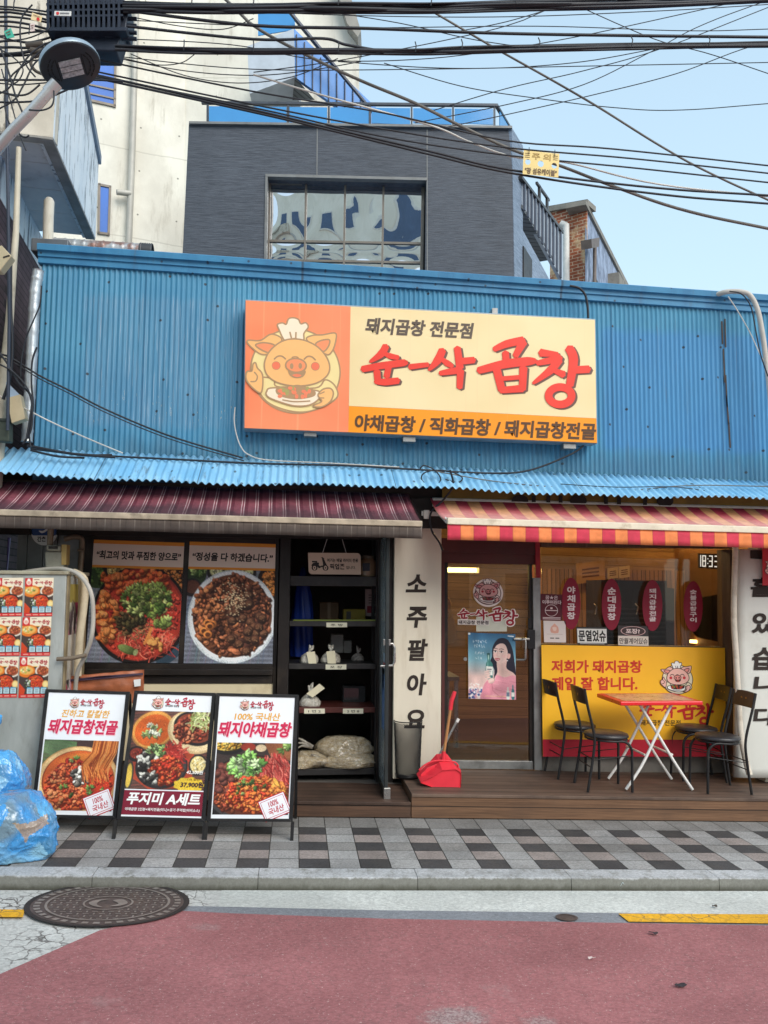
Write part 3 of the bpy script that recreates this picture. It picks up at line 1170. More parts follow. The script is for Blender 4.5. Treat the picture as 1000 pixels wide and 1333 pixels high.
def art_veg():
    w, h = 138, 140
    im = Img(w, h, (66, 52, 48), 11)
    im.ell(20, 6, 34, 18, (40, 36, 34)); im.ell(18, 4, 28, 12, (226, 180, 60)); im.blobs(40, (18, 4, 24, 9), [(236, 200, 90), (210, 150, 40)], 2, 3.5)
    im.ell(58, 8, 14, 8, (160, 50, 34)); im.ell(82, 10, 10, 7, (226, 196, 150))
    im.poly([(88, 0), (138, 0), (138, 34), (100, 26)], (150, 84, 50)); im.leaves(8, (128, 6, 12, 6), GREENS, 4, 8)
    im.ell(70, 96, 92, 72, (36, 33, 34)); im.ell(70, 92, 84, 62, (70, 66, 66)); im.ell(70, 86, 82, 60, (110, 50, 32))
    im.blobs(220, (30, 96, 34, 34), [(166, 76, 42), (144, 58, 36), (196, 98, 52)], 2, 4.4, 2.0, .65, (70, 24, 14))
    for k in range(22):
        x, y = [(14, 60), (20, 84), (100, 84), (126, 92)][k % 4]
        x, y = x + im.r.randn() * 9, y + im.r.randn() * 9
        im.ell(x, y, 8, 6.5, (84, 40, 34), im.r.rand() * 3, 1, .6); im.ell(x, y, 5, 4, (112, 60, 48), 0, 1, .5)
    im.strands(260, (108, 48, 28, 30), [(196, 50, 44), (220, 84, 70), (160, 34, 32), (232, 116, 96)], 22, 1.9, 1.3, .9)
    im.leaves(90, (58, 44, 28, 24), [(112, 160, 70), (146, 188, 104), (84, 132, 54), (186, 210, 150)], 4, 9)
    im.blobs(420, (78, 100, 54, 34), [(216, 96, 38), (228, 118, 44), (200, 70, 32), (180, 52, 30), (234, 140, 56)], 2.2, 4.6, 2.0, .75, (110, 30, 12))
    im.leaves(18, (66, 74, 40, 30), GREENS, 3, 5)
    im.blobs(20, (118, 92, 16, 16), [(236, 170, 60), (226, 130, 50)], 3, 5, 3, .6, (110, 40, 14))
    im.grain(.07)
    return im


def art_flyer(k=0):
    w, h = 46, 58
    im = Img(w, h, (240, 224, 196), 20 + k)
    im.a[14:, :] = (74, 60, 54)
    im.a[13:14, :] = (232, 176, 50)
    im.ell(11, 20, 14, 9, (226, 120, 40)); im.ell(11, 19, 11, 6, (232, 176, 90)); im.blobs(16, (11, 19, 8, 4), [(120, 150, 60), (240, 220, 160)], 1, 2)
    im.ell(37, 20, 12, 9, (236, 226, 206)); im.ell(37, 20, 9.5, 7, (160, 84, 50)); im.blobs(24, (37, 20, 8, 5), [(190, 110, 60), (140, 60, 40)], 1, 2)
    im.poly([(0, 36), (10, 46), (8, 56), (0, 56)], (206, 70, 36))
    im.ell(26, 36, 15, 12, (50, 40, 36)); im.ell(26, 36, 13, 10, (196, 66, 40)); im.blobs(50, (26, 36, 11, 8), REDS, 1, 2.2)
    im.ell(14, 40, 5, 8, (60, 54, 50)); im.blobs(12, (14, 38, 4, 7), [(226, 226, 214), (130, 160, 90)], 1, 2)
    im.ell(42, 39, 5, 5.5, (236, 190, 110)); im.ell(42, 39, 3.4, 3.6, (246, 220, 150))
    for i in range(3):
        im.poly([(13 + i * 11, 43), (22 + i * 11, 43), (22 + i * 11, 52), (13 + i * 11, 52)], (196, 222, 226))
        im.poly([(13 + i * 11, 43), (22 + i * 11, 43), (22 + i * 11, 45), (13 + i * 11, 45)], (96, 160, 186))
        for q in range(3):
            im.line([(15 + i * 11, 46.5 + q * 1.8), (20 + i * 11, 46.5 + q * 1.8)], .8, (110, 130, 140))
    im.a[53:, :] = (206, 44, 44)
    for q in range(4):
        im.line([(4 + q * 11, 55.5), (11 + q * 11, 55.5)], 1.4, (240, 180, 160))
    im.poly([(0, 0), (12, 0), (12, 13), (0, 13)], (206, 48, 44))
    im.ell(6, 6.5, 4, 4.2, (244, 224, 206)); im.ell(6, 7, 2.6, 2.4, (232, 170, 150)); im.ell(6, 2.6, 2.4, 1.5, (250, 244, 236))
    for q in range(5):
        im.line([(15 + q * 1.6, 2.5), (16 + q * 1.6, 2.5)], 1, (120, 60, 50))
    return im


def art_portrait():
    w, h = 124, 172
    im = Img(w, h, (0, 0, 0), 31)
    top, mid, low = np.array((44, 104, 150.)), np.array((120, 180, 196.)), np.array((236, 196, 186.))
    for y in range(h):
        t = y / h
        im.a[y] = top * (1 - t / .4) + mid * (t / .4) if t < .4 else mid * (1 - min(1, (t - .4) / .25)) + low * min(1, (t - .4) / .25)
    for k in range(90):                                     # far crowd and lights, low left
        im.ell(2 + 34 * im.r.rand(), 146 + 24 * im.r.rand(), 3, 3, [(60, 96, 170), (220, 150, 170), (244, 230, 226), (44, 74, 140)][im.r.randint(4)], 0, 1.5)
    for k in range(26):
        im.ell(40 * im.r.rand(), 132 + 16 * im.r.rand(), 2.4, 1.8, (250, 236, 230), 0, 1.5, 0, .8)
    hair = (34, 32, 50)
    im.spoly([(62, 60), (64, 36), (76, 16), (92, 11), (106, 18), (116, 40), (121, 72), (124, 110), (116, 112), (104, 96), (84, 92), (74, 118), (66, 122), (68, 96), (58, 74)], hair)
    skin = (238, 198, 186)
    im.spoly([(76, 72), (100, 66), (100, 90), (120, 104), (124, 122), (70, 122), (76, 100)], (232, 186, 174))
    im.spoly([(66, 46), (70, 34), (82, 26), (96, 28), (103, 44), (102, 62), (94, 74), (82, 79), (74, 74), (66, 62)], skin)
    im.ell(106, 58, 4.5, 8, (228, 176, 164), .2); im.ell(102.5, 70, 1.4, 1.6, (250, 250, 250))
    im.spoly([(68, 40), (76, 30), (90, 25), (102, 34), (107, 52), (110, 44), (104, 20), (86, 14), (72, 22), (64, 42)], hair)
    for x, y in ((71, 47), (87, 48)):
        im.ell(x, y, 4.6, 1.9, (246, 236, 232), .08); im.ell(x, y, 2, 2, (48, 34, 36)); im.line([(x - 5, y - 1.6), (x, y - 2.9), (x + 5, y - 1)], 1.2, (60, 40, 42)); im.line([(x - 6, y - 7), (x, y - 8.4), (x + 6, y - 6.6)], 1.5, (96, 68, 66))
    im.line([(77, 48), (75, 58), (79, 60)], 1.1, (206, 150, 140))
    im.ell(71, 57, 5, 3.6, (244, 176, 170), 0, 4, 0, .5); im.ell(93, 59, 6, 4, (244, 176, 170), 0, 4, 0, .5)
    im.spoly([(70, 65), (76, 64), (84, 66), (78, 71), (72, 70)], (196, 70, 80)); im.line([(72, 67), (81, 67.5)], 1.1, (250, 240, 240))
    pink = (240, 150, 166)
    im.spoly([(74, 108), (94, 114), (124, 112), (126, 176), (38, 176), (36, 150), (44, 132), (58, 136), (68, 124)], pink)
    im.spoly([(36, 150), (46, 126), (60, 122), (64, 140), (60, 166), (40, 176)], (236, 140, 158))
    for k in range(26):
        x, y = 50 + 70 * im.r.rand(), 122 + 46 * im.r.rand()
        im.line([(x, y), (x + 14, y + 6 * (im.r.rand() - .3))], 1.4, [(250, 182, 192), (216, 116, 136)][k % 2], .6)
    im.line([(60, 124), (64, 150), (80, 164), (104, 168)], 1.6, (206, 106, 128), .8)
    g = (60, 130, 122)
    im.spoly([(49, 56), (57, 56), (57, 70), (64, 82), (64, 116), (60, 121), (48, 119), (45, 112), (46, 82), (50, 70)], g)
    im.ell(53, 62, 1.4, 8, (190, 226, 216), 0, 1.2); im.ell(51, 96, 1.5, 22, (130, 190, 180), 0, 1.5)
    im.poly([(46.5, 86), (64, 87), (63.5, 110), (46.5, 108)], (238, 236, 226)); im.line([(50, 94), (60, 94.5)], 2, (70, 80, 90)); im.line([(51, 99), (59, 99.5)], 1.2, (110, 120, 130)); im.ell(53, 54, 4.5, 2.4, (40, 96, 92))
    for k in range(4):                                       # fingers round the bottle
        im.ell(49 + k * .8, 100 + k * 5.4, 7.6, 2.9, (240, 200, 188), -.25, 1, .3)
    im.ell(60, 124, 9, 7, (236, 190, 178), -.5, 1, .2)
    for x, hh in ((103, 30), (116, 36)):
        im.spoly([(x - 4, 170), (x - 4, 170 - hh * .55), (x - 1.6, 170 - hh * .75), (x - 1.6, 170 - hh), (x + 1.6, 170 - hh), (x + 1.6, 170 - hh * .75), (x + 4, 170 - hh * .55), (x + 4, 170)], (214, 226, 214) if x < 110 else (60, 130, 140), 2)
        im.poly([(x - 4, 153), (x + 4, 153), (x + 4, 164), (x - 4, 164)], (240, 238, 230) if x > 110 else (110, 130, 150))
    rr = np.random.RandomState(5)
    for row, (y, n, x0) in enumerate(((18, 6, 12), (30, 5, 14), (48, 4, 18), (62, 3, 18))):   # white brush handwriting
        for k in range(n):
            x = x0 + k * 6.4
            for q in range(3):
                im.line([(x + 4 * rr.rand(), y + 8 * rr.rand()), (x + 1 + 4 * rr.rand(), y + 8 * rr.rand())], 1.1, (226, 238, 240), .85)
    for k in range(5):
        im.line([(44 + k * 11, 164), (52 + k * 11, 164)], 1.6, (250, 226, 140), .7)
    im.ell(3, 3, 3, 2.6, (230, 232, 230)); im.poly([(104, 4), (120, 5), (120, 8), (104, 7)], (226, 232, 236))
    im.grain(.03)
    return im


# ---- the shop's brush lettering and its chef emblem
BRUSH = [  # (points, widths) in 1000 x 300 design units taken from the signboard
    ([(106, 32), (84, 68), (36, 102)], [24, 26, 10]), ([(92, 62), (122, 76), (160, 84)], [10, 20, 16]),
    ([(2, 134), (90, 118), (182, 106), (198, 100)], [22, 24, 24, 10]), ([(118, 120), (108, 168)], [22, 22]),
    ([(66, 142), (70, 186)], [24, 22]), ([(58, 188), (100, 190), (160, 184)], [16, 24, 22]),
    ([(208, 124), (290, 114)], [20, 16]),
    ([(352, 50), (330, 96), (292, 138)], [26, 28, 10]), ([(344, 86), (372, 108), (396, 122)], [12, 22, 14]),
    ([(416, 40), (428, 130)], [24, 26]), ([(428, 100), (490, 94)], [24, 22]),
    ([(340, 152), (386, 144), (430, 138)], [16, 22, 24]), ([(430, 140), (426, 216)], [26, 20]),
    ([(576, 48), (630, 24), (704, 8)], [18, 26, 28]), ([(704, 14), (668, 78)], [30, 20]),
    ([(508, 140), (620, 112), (722, 100), (758, 98)], [24, 30, 30, 16]), ([(626, 60), (630, 112)], [24, 24]),
    ([(588, 136), (610, 226)], [28, 26]), ([(704, 126), (700, 224)], [28, 24]), ([(604, 176), (700, 168)], [16, 16]), ([(604, 226), (702, 218)], [22, 26]),
    ([(778, 62), (854, 70)], [28, 16]), ([(764, 108), (866, 86)], [18, 28]), ([(862, 92), (820, 140), (746, 196)], [26, 28, 10]), ([(822, 132), (880, 158)], [14, 26]),
    ([(902, 40), (922, 92), (906, 206)], [30, 32, 26]), ([(918, 138), (990, 134)], [26, 26]),
]


def brush_logo(mb, m, col, box=(0, 0, 1, 1), off=0.0, dx=0, dy=0, grow=1.0):
    u0, v0, u1, v1 = box

    def q(x, y, o):
        return m(u0 + (u1 - u0) * (x + dx) / 1000, v0 + (v1 - v0) * (y + dy) / 300, o)
    for i, (p, w) in enumerate(BRUSH):
        mb.stroke(q, p, [x * 1.28 * grow + (grow - 1) * 16 for x in w], col, off + i * 4e-5)
    pts = [(864 + 50 * math.cos(a), 250 + 38 * math.sin(a)) for a in np.linspace(0, 2 * math.pi, 15)[:-1]]
    mb.outline(q, pts, 34 * grow + (grow - 1) * 16, col, off + .0012, 3)


def chef_pig(mb, m, pal, box=(0, 0, 1, 1), off=0.0, st=.0004, lw=14):
    """cartoon pig in a chef's hat, thumb up, dish in hand, in a round plate; 1000 x 1000 design units"""
    ln, skin, cream, white, cheek, inner, red, grn = pal
    u0, v0, u1, v1 = box
    lay = [off]

    def q(x, y, o):
        return m(u0 + (u1 - u0) * (x - 70) / 790, v0 + (v1 - v0) * (y - 190) / 820, o)

    def sh(pts, col, w=lw):
        lay[0] += st
        mb.shape(q, pts, col, lay[0])
        lay[0] += st
        mb.outline(q, pts, w, ln, lay[0])

    def li(pts, w=lw, col=None):
        lay[0] += st
        mb.stroke(q, pts, [w] * len(pts), col or ln, lay[0])

    def el(cx, cy, rx, ry, col, w=lw):
        sh([(cx + rx * math.cos(a), cy + ry * math.sin(a)) for a in np.linspace(0, 2 * math.pi, 13)[:-1]], col, w)
    el(475, 645, 365, 350, cream)
    sh([(140, 720), (300, 715), (330, 780), (640, 780), (720, 710), (800, 760), (810, 860), (640, 960), (480, 985), (300, 940), (200, 860)], cream)
    sh([(390, 395), (340, 300), (330, 262), (370, 248), (400, 258), (420, 212), (460, 202), (500, 215), (520, 250), (560, 240), (580, 275), (545, 330), (540, 385), (465, 375)], white)
    li([(430, 322), (445, 380)]); li([(480, 322), (478, 380)])
    sh([(365, 390), (280, 345), (190, 400), (95, 402), (85, 425), (140, 480), (200, 515), (270, 500)], skin)
    sh([(150, 440), (210, 418), (290, 428), (310, 455), (270, 500), (200, 480)], inner)
    sh([(570, 385), (610, 345), (700, 335), (800, 318), (805, 380), (775, 470), (720, 495)], skin)
    sh([(640, 420), (680, 385), (752, 375), (745, 430), (700, 475)], inner)
    sh([(380, 395), (465, 378), (560, 390), (660, 440), (735, 530), (755, 620), (720, 690), (630, 745), (480, 770), (330, 745), (245, 685), (222, 600), (250, 510), (310, 440)], skin)
    el(318, 605, 34, 34, cheek, 3); el(638, 600, 34, 34, cheek, 3)
    li([(302, 552), (330, 528), (365, 525), (396, 548)]); li([(546, 545), (575, 520), (610, 522), (640, 548)])
    li([(446, 532), (475, 525), (500, 531)], lw * .7)
    sh([(420, 640), (480, 655), (555, 640), (540, 685), (485, 702), (435, 685)], ln, 4)
    lay[0] += st
    mb.shape(q, [(450, 680), (490, 668), (525, 680), (490, 695)], red, lay[0])
    el(480, 598, 84, 58, inner)
    lay[0] += st
    mb.ell(q, 445, 605, 14, 24, ln, lay[0]); mb.ell(q, 515, 600, 14, 24, ln, lay[0])
    sh([(240, 825), (300, 790), (640, 800), (680, 850), (600, 920), (470, 935), (330, 900), (250, 865)], white)
    sh([(315, 810), (350, 780), (430, 775), (490, 760), (560, 775), (630, 800), (630, 845), (540, 872), (430, 875), (340, 850)], ln, 4)
    rr = np.random.RandomState(2)
    for k in range(26):
        x, y = 330 + 290 * rr.rand(), 785 + 74 * rr.rand()
        lay[0] += st * .2
        mb.ell(q, x, y, 20, 15, red if k % 3 else grn, lay[0], 9, rr.rand() * 3)
    li([(370, 888), (470, 900), (595, 890)], lw * .8)
    sh([(85, 660), (120, 655), (130, 600), (150, 588), (165, 630), (205, 680), (208, 780), (190, 835), (130, 800), (80, 740), (72, 690)], skin)
    li([(110, 745), (150, 740), (165, 700), (140, 665)], lw * .9)
    sh([(660, 840), (700, 790), (760, 780), (785, 820), (760, 890), (690, 935), (620, 930), (690, 890)], skin)
    li([(668, 860), (710, 862)], lw * .8); li([(672, 830), (712, 810)], lw * .8)


PAL_SIGN = [L(c) for c in ((184, 146, 106), (255, 192, 122), (248, 224, 156), (252, 232, 202), (246, 126, 92), (250, 152, 104), (246, 136, 98), (176, 166, 100))]
PAL_COL = [L(c) for c in ((66, 40, 36), (244, 190, 176), (240, 226, 196), (248, 246, 240), (214, 50, 60), (234, 150, 140), (196, 60, 50), (110, 130, 60))]
PAL_DECAL = [L(c) for c in ((84, 34, 40), (214, 160, 156), (232, 214, 206), (236, 226, 222), (176, 40, 56), (200, 120, 124), (150, 48, 50), (90, 90, 60))]
CRIM = L((180, 34, 58))
# ------------------------------------------------------------------ ground, kerb, pavement, road
def gp(x, y, h):
    return (x, y, gz(x) + h)


def sheet(name, pts, h, m):
    return kind(MB().poly([gp(x, y, h) for x, y in pts]).build(name, m))


M_CONC_ROAD = asphalt_mat('worn_white_concrete', (196, 194, 188), (120, 116, 110), (150, 146, 140), 2.2, .35, (110, 104, 98), .9)
M_GUT = asphalt_mat('gutter_concrete', (200, 200, 193), (116, 112, 106), (206, 204, 196), 1.2, .4, (120, 116, 108), .15)
M_ASPH = asphalt_mat('grey_asphalt', (132, 134, 138), (196, 196, 196), (150, 150, 150), 1.5, .6, (70, 70, 74), 0)
M_RED = asphalt_mat('red_asphalt', (157, 101, 101), (212, 186, 178), (180, 150, 146), 1.6, .8, (88, 58, 58), .2, ((.75, 3.80, .17, .6), (1.1, 3.75, .10, .4), (-.45, 4.8, .10, .25)))
M_YEL = asphalt_mat('yellow_road_paint', (226, 168, 44), (200, 150, 60), (180, 150, 90), 2.5, .3, (150, 104, 30), .8)

sheet('ground', [(-70, -70), (70, -70), (70, 70), (-70, 70)], -.09, M_ASPH)
sheet('road', [(-30, -14), (30, -14), (30, 5.375), (-30, 5.375)], -.078, M_CONC_ROAD)
red_top = [(-.62, 5.03), (-.33, 4.991), (.54, 4.909), (1.4, 4.865), (2.33, 4.82), (4, 4.735), (30, 3.3)]
sheet('asphalt_strip', [(-.75, 5.12), (-.345, 5.1), (.55, 5.045), (2.4, 4.985), (4, 4.92), (30, 3.6), (30, 3.2), (4, 4.7), (2.33, 4.8), (.54, 4.88), (-.62, 5.0)], -.074, M_ASPH)
sheet('gutter', [(-.42, 5.375), (30, 5.375), (30, 3.6), (4, 4.92), (2.4, 4.985), (.55, 5.045), (-.42, 5.105)], -.0765, M_GUT)
sheet('red_road', [(-.62, 5.03), (-1.009, 4.76), (-1.352, 4.258), (-2.6, 2.3), (-13, -14), (30, -14)] + red_top[::-1][:-1], -.070, M_RED)
yl = MB()
yl.poly([gp(x, y, -.066) for x, y in ((1.948, 4.968), (1.962, 4.848), (2.8, 4.817), (30, 3.4), (30, 3.55), (2.88, 4.956))])
yl.poly([gp(x, y, -.066) for x, y in ((-9, 5.2), (-9, 5.08), (-1.6, 4.932), (-1.458, 4.929), (-1.485, 5.039))])
kind(yl.build('road_line', M_YEL))

M_TILE = granite_mat('granite_paving', dirt=.22)
tl = MB()
rr = random.Random(3)
tl.poly([gp(x, y, -.004) for x, y in ((-12, 5.5), (12, 5.5), (12, 9), (-12, 9))], L((70, 66, 60)))
D, P_, W_, Gy = (70, 68, 68), (146, 135, 129), (154, 152, 149), (138, 135, 131)
for i in range(-38, 46):
    xa = .054 + .2 * (i - 1)
    for j in range(6):
        ya = 5.553 + .184 * j
        if i % 2 == 1:
            c = P_ if i % 2 else W_
            c = D if j % 2 == 0 else P_
        else:
            c = W_ if j % 3 != 2 else Gy
        if j == 5:
            c = Gy
        k = (.87 + .26 * rr.random()) * (1 if j < 4 else .9)
        c = L(c)
        c = tuple(min(.8, q * k) for q in c)
        dz = rr.random() * .0012
        y1 = ya + (.184 if j < 5 else .3)
        tl.poly([gp(xa + .003, ya + .003, dz), gp(xa + .197, ya + .003, dz), gp(xa + .197, y1 - .003, dz), gp(xa + .003, y1 - .003, dz)], c)
kind(tl.build('sidewalk', M_TILE, fix=False))

kb = MB()
for k in range(-12, 12):
    x0, x1 = .80 + 1.0 * k + .0012, .80 + 1.0 * (k + 1) - .0012
    dz = rr.random() * .004
    y0, y1 = 5.38 + rr.random() * .004, 5.55
    vs = [gp(x, y, z) for z in (-.12, dz) for x, y in ((x0, y0), (x1, y0), (x1, y1), (x0, y1))]
    kb.add(vs, [(3, 2, 1, 0), (4, 5, 6, 7), (0, 1, 5, 4), (1, 2, 6, 5), (2, 3, 7, 6), (3, 0, 4, 7)])
def kerb_mat():
    g = G('granite_kerb')
    p = g.pos()
    x, y, z = g.xyz(p)
    n = g.noise(p, 2.2, 6, .6)
    col = g.val(L((180, 180, 180)), g.ramp(n, .3, .7, .86, 1.12))
    col = g.val(col, g.ramp(g.noise(g.sc(p, (1, 1.6, 1)), 60, 4, .9), .3, .7, .66, 1.34))
    h = g.math('ADD', z, g.math('MULTIPLY', x, SL))                 # height above the gutter line
    h = g.math('ADD', h, g.math('MULTIPLY', g.math('SUBTRACT', g.noise(g.sc(p, (2, 1, 1)), 9, 6, .7), .5), .05))
    col = g.mix(g.ramp(h, .018, .034, .8, 0), col, L((112, 110, 98)))
    col = g.mix(g.ramp(h, -.05, .0, .85, 0), col, L((70, 68, 56)))   # splash dirt on the face
    d = g.noise(g.sc(p, (1, 1, 1), (7, 3, 1)), 3, 7, .68)
    col = g.mix(g.math('MULTIPLY', g.ramp(d, .5, .68), .35), col, L((104, 102, 96)))
    g.bump(g.noise(p, 160, 3), .35, .004)
    return g.fin(col, .8, 0, .25)


M_KERB = kerb_mat()
kind(kb.build('kerb', M_KERB, bevel=.003))

# ------------------------------------------------------------------ small things on the road
def on_ground(px, py, h):
    return ground(h).pt(px, py)


M_IRON = mat('cast_iron', (92, 80, 76), .6, .3, .2, 12, .3, 120, .5, (122, 104, 92), 6)
M_IRONL = mat('worn_iron', (150, 140, 132), .5, .4, .2, 12)
mh = thing('manhole_cover', 'large round cast iron manhole cover with a raised bar pattern beside the kerb', 'manhole', gp(-1.045, 5.115, -.07))
RX, RY = .44, .325
b = MB()


def ring(mb, c, rx0, rx1, z, n=56, ky=RY / RX):
    vs = []
    for r in (rx0, rx1):
        for i in range(n):
            a = 2 * math.pi * i / n
            vs.append(gp(c[0] + r * math.cos(a), c[1] + r * ky * math.sin(a), z))
    mb.add(vs, [(i, (i + 1) % n, n + (i + 1) % n, n + i) for i in range(n)])


MHC = (-1.045, 5.125)
b.poly([gp(MHC[0] + .43 * math.cos(a), MHC[1] + .43 * RY / RX * math.sin(a), -.064) for a in np.linspace(0, 6.283, 65)[:-1]])
b.build('cover', M_IRON, mh)
b = MB()
ring(b, MHC, .428, .455, -.062); ring(b, MHC, .435, .46, -.0625)
b.build('rim', mat('dark_iron', (56, 50, 48), .7, .2, .2, 9), mh)
b = MB()
for k in range(40):
    a = 2 * math.pi * k / 40
    for (r0, r1) in ((.375, .41),):
        q = []
        for r, da in ((r0, -.045), (r1, -.045), (r1, .045), (r0, .045)):
            q.append(gp(MHC[0] + r * math.cos(a + da), MHC[1] + r * RY / RX * math.sin(a + da), -.0605))
        b.poly(q)
for i in range(-8, 9):
    for j in range(-8, 9):
        x, y = i * .044, j * .044
        if .15 < math.hypot(x, y) < .335:
            w, h = (.016, .005) if (i + j) % 2 else (.005, .016)
            b.poly([gp(MHC[0] + x + sx * w, MHC[1] + (y + sy * h) * RY / RX, -.0605) for sx, sy in ((-1, -1), (1, -1), (1, 1), (-1, 1))])
b.build('raised_pattern', M_IRONL, mh)
b = MB()
ring(b, MHC, .335, .35, -.060); ring(b, MHC, .13, .142, -.060)
mm = lambda x, y, o: gp(MHC[0] + x, MHC[1] + y * RY / RX, -.0598 + o)
b.shape(mm, [(-.11, 0), (-.07, -.07), (-.02, -.09), (-.06, -.03), (-.05, .04), (0, .08), (-.07, .06)], None)
b.shape(mm, [(.02, .05), (.07, .07), (.11, 0), (.08, -.06), (.02, -.07), (.06, -.02)], None)
b.build('emblem', M_IRONL, mh)

b = MB()
c = on_ground(738, 1195, -.07)
b.poly([gp(c[0] + .062 * math.cos(a), c[1] + .05 * math.sin(a), -.068) for a in np.linspace(0, 6.283, 29)[:-1]])
ring(b, c, .05, .066, -.066, 28, .8); ring(b, c, .0, .03, -.0665, 20, .8)
tag(b.build('valve_cover', M_IRON), 'small round iron valve cover set in the grey asphalt strip', 'valve cover')


def litter(name, px, py, h, w, l, c, label, cat, seed, tall=.012):
    r = random.Random(seed)
    o = on_ground(px, py, h)
    n = 9
    b = MB()
    rim = [(o[0] + w * (.7 + .5 * r.random()) * math.cos(6.283 * k / n), o[1] + l * (.7 + .5 * r.random()) * math.sin(6.283 * k / n)) for k in range(n)]
    top = [Vector((x, y, gz(x) + h + .003 + tall * r.random())) for x, y in rim]
    cc = Vector((o[0], o[1], gz(o[0]) + h + tall * .8))
    b.add(top + [cc] + [t - Vector((0, 0, .002)) for t in top] + [cc - Vector((0, 0, .002))],
          [(k, (k + 1) % n, n) for k in range(n)] + [(n + 1 + (k + 1) % n, n + 1 + k, 2 * n + 1) for k in range(n)] + [(k, n + 1 + k, n + 1 + (k + 1) % n, (k + 1) % n) for k in range(n)])
    return tag(b.build(name, mat(name, c, .7, 0, .15, 20)), label, cat)


litter('paper_scrap', 411, 1153, -.07, .035, .02, (222, 226, 226), 'flat white paper scrap in the gutter left of the middle', 'litter', 1)
litter('paper_scrap', 809, 1157, -.07, .02, .016, (222, 230, 232), 'upright torn white paper scrap against the kerb on the right', 'litter', 2, .05)
litter('fallen_leaf', 887, 1284, -.064, .032, .016, (52, 46, 48), 'larger dark fallen leaf lying far out on the red road', 'leaf', 3)
litter('fallen_leaf', 851, 1216, -.064, .028, .014, (62, 50, 52), 'dark fallen leaf on the red road just below the yellow line', 'leaf', 4)
litter('fallen_leaf', 931, 1181, -.07, .016, .008, (70, 62, 54), 'tiny dark leaf on the pale gutter concrete', 'leaf', 5)
litter('cigarette_butt', 770, 1249, -.064, .022, .006, (206, 186, 180), 'pale cigarette butt on the red road', 'litter', 6)

# ------------------------------------------------------------------ buildings behind
def hdir(px):
    d = ray(px, 767)
    d[2] = 0
    return d / np.linalg.norm(d)


def vplane(p, t, flip=False):
    """vertical plane through p containing horizontal direction t, facing the street"""
    n = np.array([t[1], -t[0], 0.0])
    if n @ (np.array([0, 0, CZ]) - np.array(p)) < 0:
        n = -n
    return Pl(p, n)


CR = np.array([MC[0, 0], MC[1, 0], 0.0])
CR /= np.linalg.norm(CR)                          # camera right, level
UPV = np.array([0, 0, 1.0])
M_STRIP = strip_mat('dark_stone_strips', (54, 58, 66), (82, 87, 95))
M_STRIP_SKYLIT = strip_mat('skylit_stone_strips', (92, 104, 120), (140, 154, 172))  # same stone on the side, bluish sky light put into its colour
M_FRAMEG = mat('grey_brown_window_frame', (112, 104, 94), .45, .2, .12, 5)
M_TRIMG = mat('grey_trim', (120, 120, 118), .5, .2, .12, 5, .1, 60, .3)
M_GLASSR = glassmat('reflecting_glass', (.12, .15, .19), .008, .0012, 2.2, 1.6, .8)
M_GLASSB = mat('blue_glass_balustrade', (64, 140, 198), .12, 0, .12, .8, spec=.7)
M_GLASSB2 = mat('pale_blue_glass', (92, 142, 204), .35, 0, .15, .8, spec=.25)
M_LOUV = mat('grey_louvre_metal', (176, 184, 192), .45, .2, .12, 4)
M_SOFF = wood_mat('grey_soffit_boards', (86, 90, 92), (116, 120, 122), .12, 1, .012)


def wall_with_hole(mb, pl, outer, hole, th):
    """outer / hole: photo-pixel quads TL,TR,BR,BL on the plane; wall slab with an opening"""
    o = [pl.pt(*p) for p in outer]
    h = [pl.pt(*p) for p in hole]
    v = -pl.n * th
    for a, b_ in ((0, 1), (1, 2), (2, 3), (3, 0)):
        mb.prism([o[a], o[b_], h[b_], h[a]], v)


PD = vplane(at(455, 165, 11.6), CR)              # front of the dark building
DB = thing('office_building', 'dark grey stone clad building with a big gridded window behind the blue shop', 'building', (PD.pt(455, 460)[0], PD.pt(455, 460)[1], 0))
b = MB()
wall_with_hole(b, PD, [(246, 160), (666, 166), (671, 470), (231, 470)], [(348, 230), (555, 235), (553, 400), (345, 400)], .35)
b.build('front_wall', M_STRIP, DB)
dS = hdir(1015)                                   # side street on the right
pc = PD.pt(668, 300)
PS = vplane(pc, dS)
b = MB()
b.slab(PS, [(666.5, 166), (681, 190), (680.5, 420), (671, 420)], .3)
b.slab(PS, [(681, 300), (735, 400), (735, 420), (681, 420)], .3)
b.build('side_wall', M_STRIP_SKYLIT, DB)
b = MB()                                          # light metal joints and coping
b.slab(PD, [(412.5, 164), (413.7, 164), (413.2, 229), (412, 229)], .02, off=.006)
b.slab(PD, [(555.5, 166), (556.7, 166), (557, 400), (555.8, 400)], .02, off=.006)
b.slab(PD, [(246, 157.5), (667, 163.5), (667, 166.5), (246, 160.5)], .4, off=.05)
b.slab(PD, [(345.5, 226), (556, 231), (556, 234.5), (345.5, 229.5)], .1, off=.02)
b.slab(PD, [(345.5, 229), (348.5, 229), (346, 400), (343, 400)], .1, off=.02)
b.build('trim', M_TRIMG, DB)
PG = Pl(PD.o - PD.n * .22, PD.n)
win = MB()
xs = [350.5, 398.5, 449.5, 499.5, 551]
ys = [236, 313, 338, 362, 400]
sk = lambda x, y: (x - (y - 236) * .018, y + (x - 350) * .018)
for i, x in enumerate(xs):
    w = 2.0 if i in (0, 4) else 1.3
    win.slab(PG, [sk(x - w, ys[0]), sk(x + w, ys[0]), sk(x + w, ys[-1]), sk(x - w, ys[-1])], .08, off=.03)
for j, y in enumerate(ys[:4]):
    hh = 2.6 if j == 0 else 1.4
    for i in range(4):
        a, c_ = xs[i] + 1.5, xs[i + 1] - 1.5
        win.slab(PG, [sk(a, y - hh), sk(c_, y - hh), sk(c_, y + hh), sk(a, y + hh)], .07, off=.028)
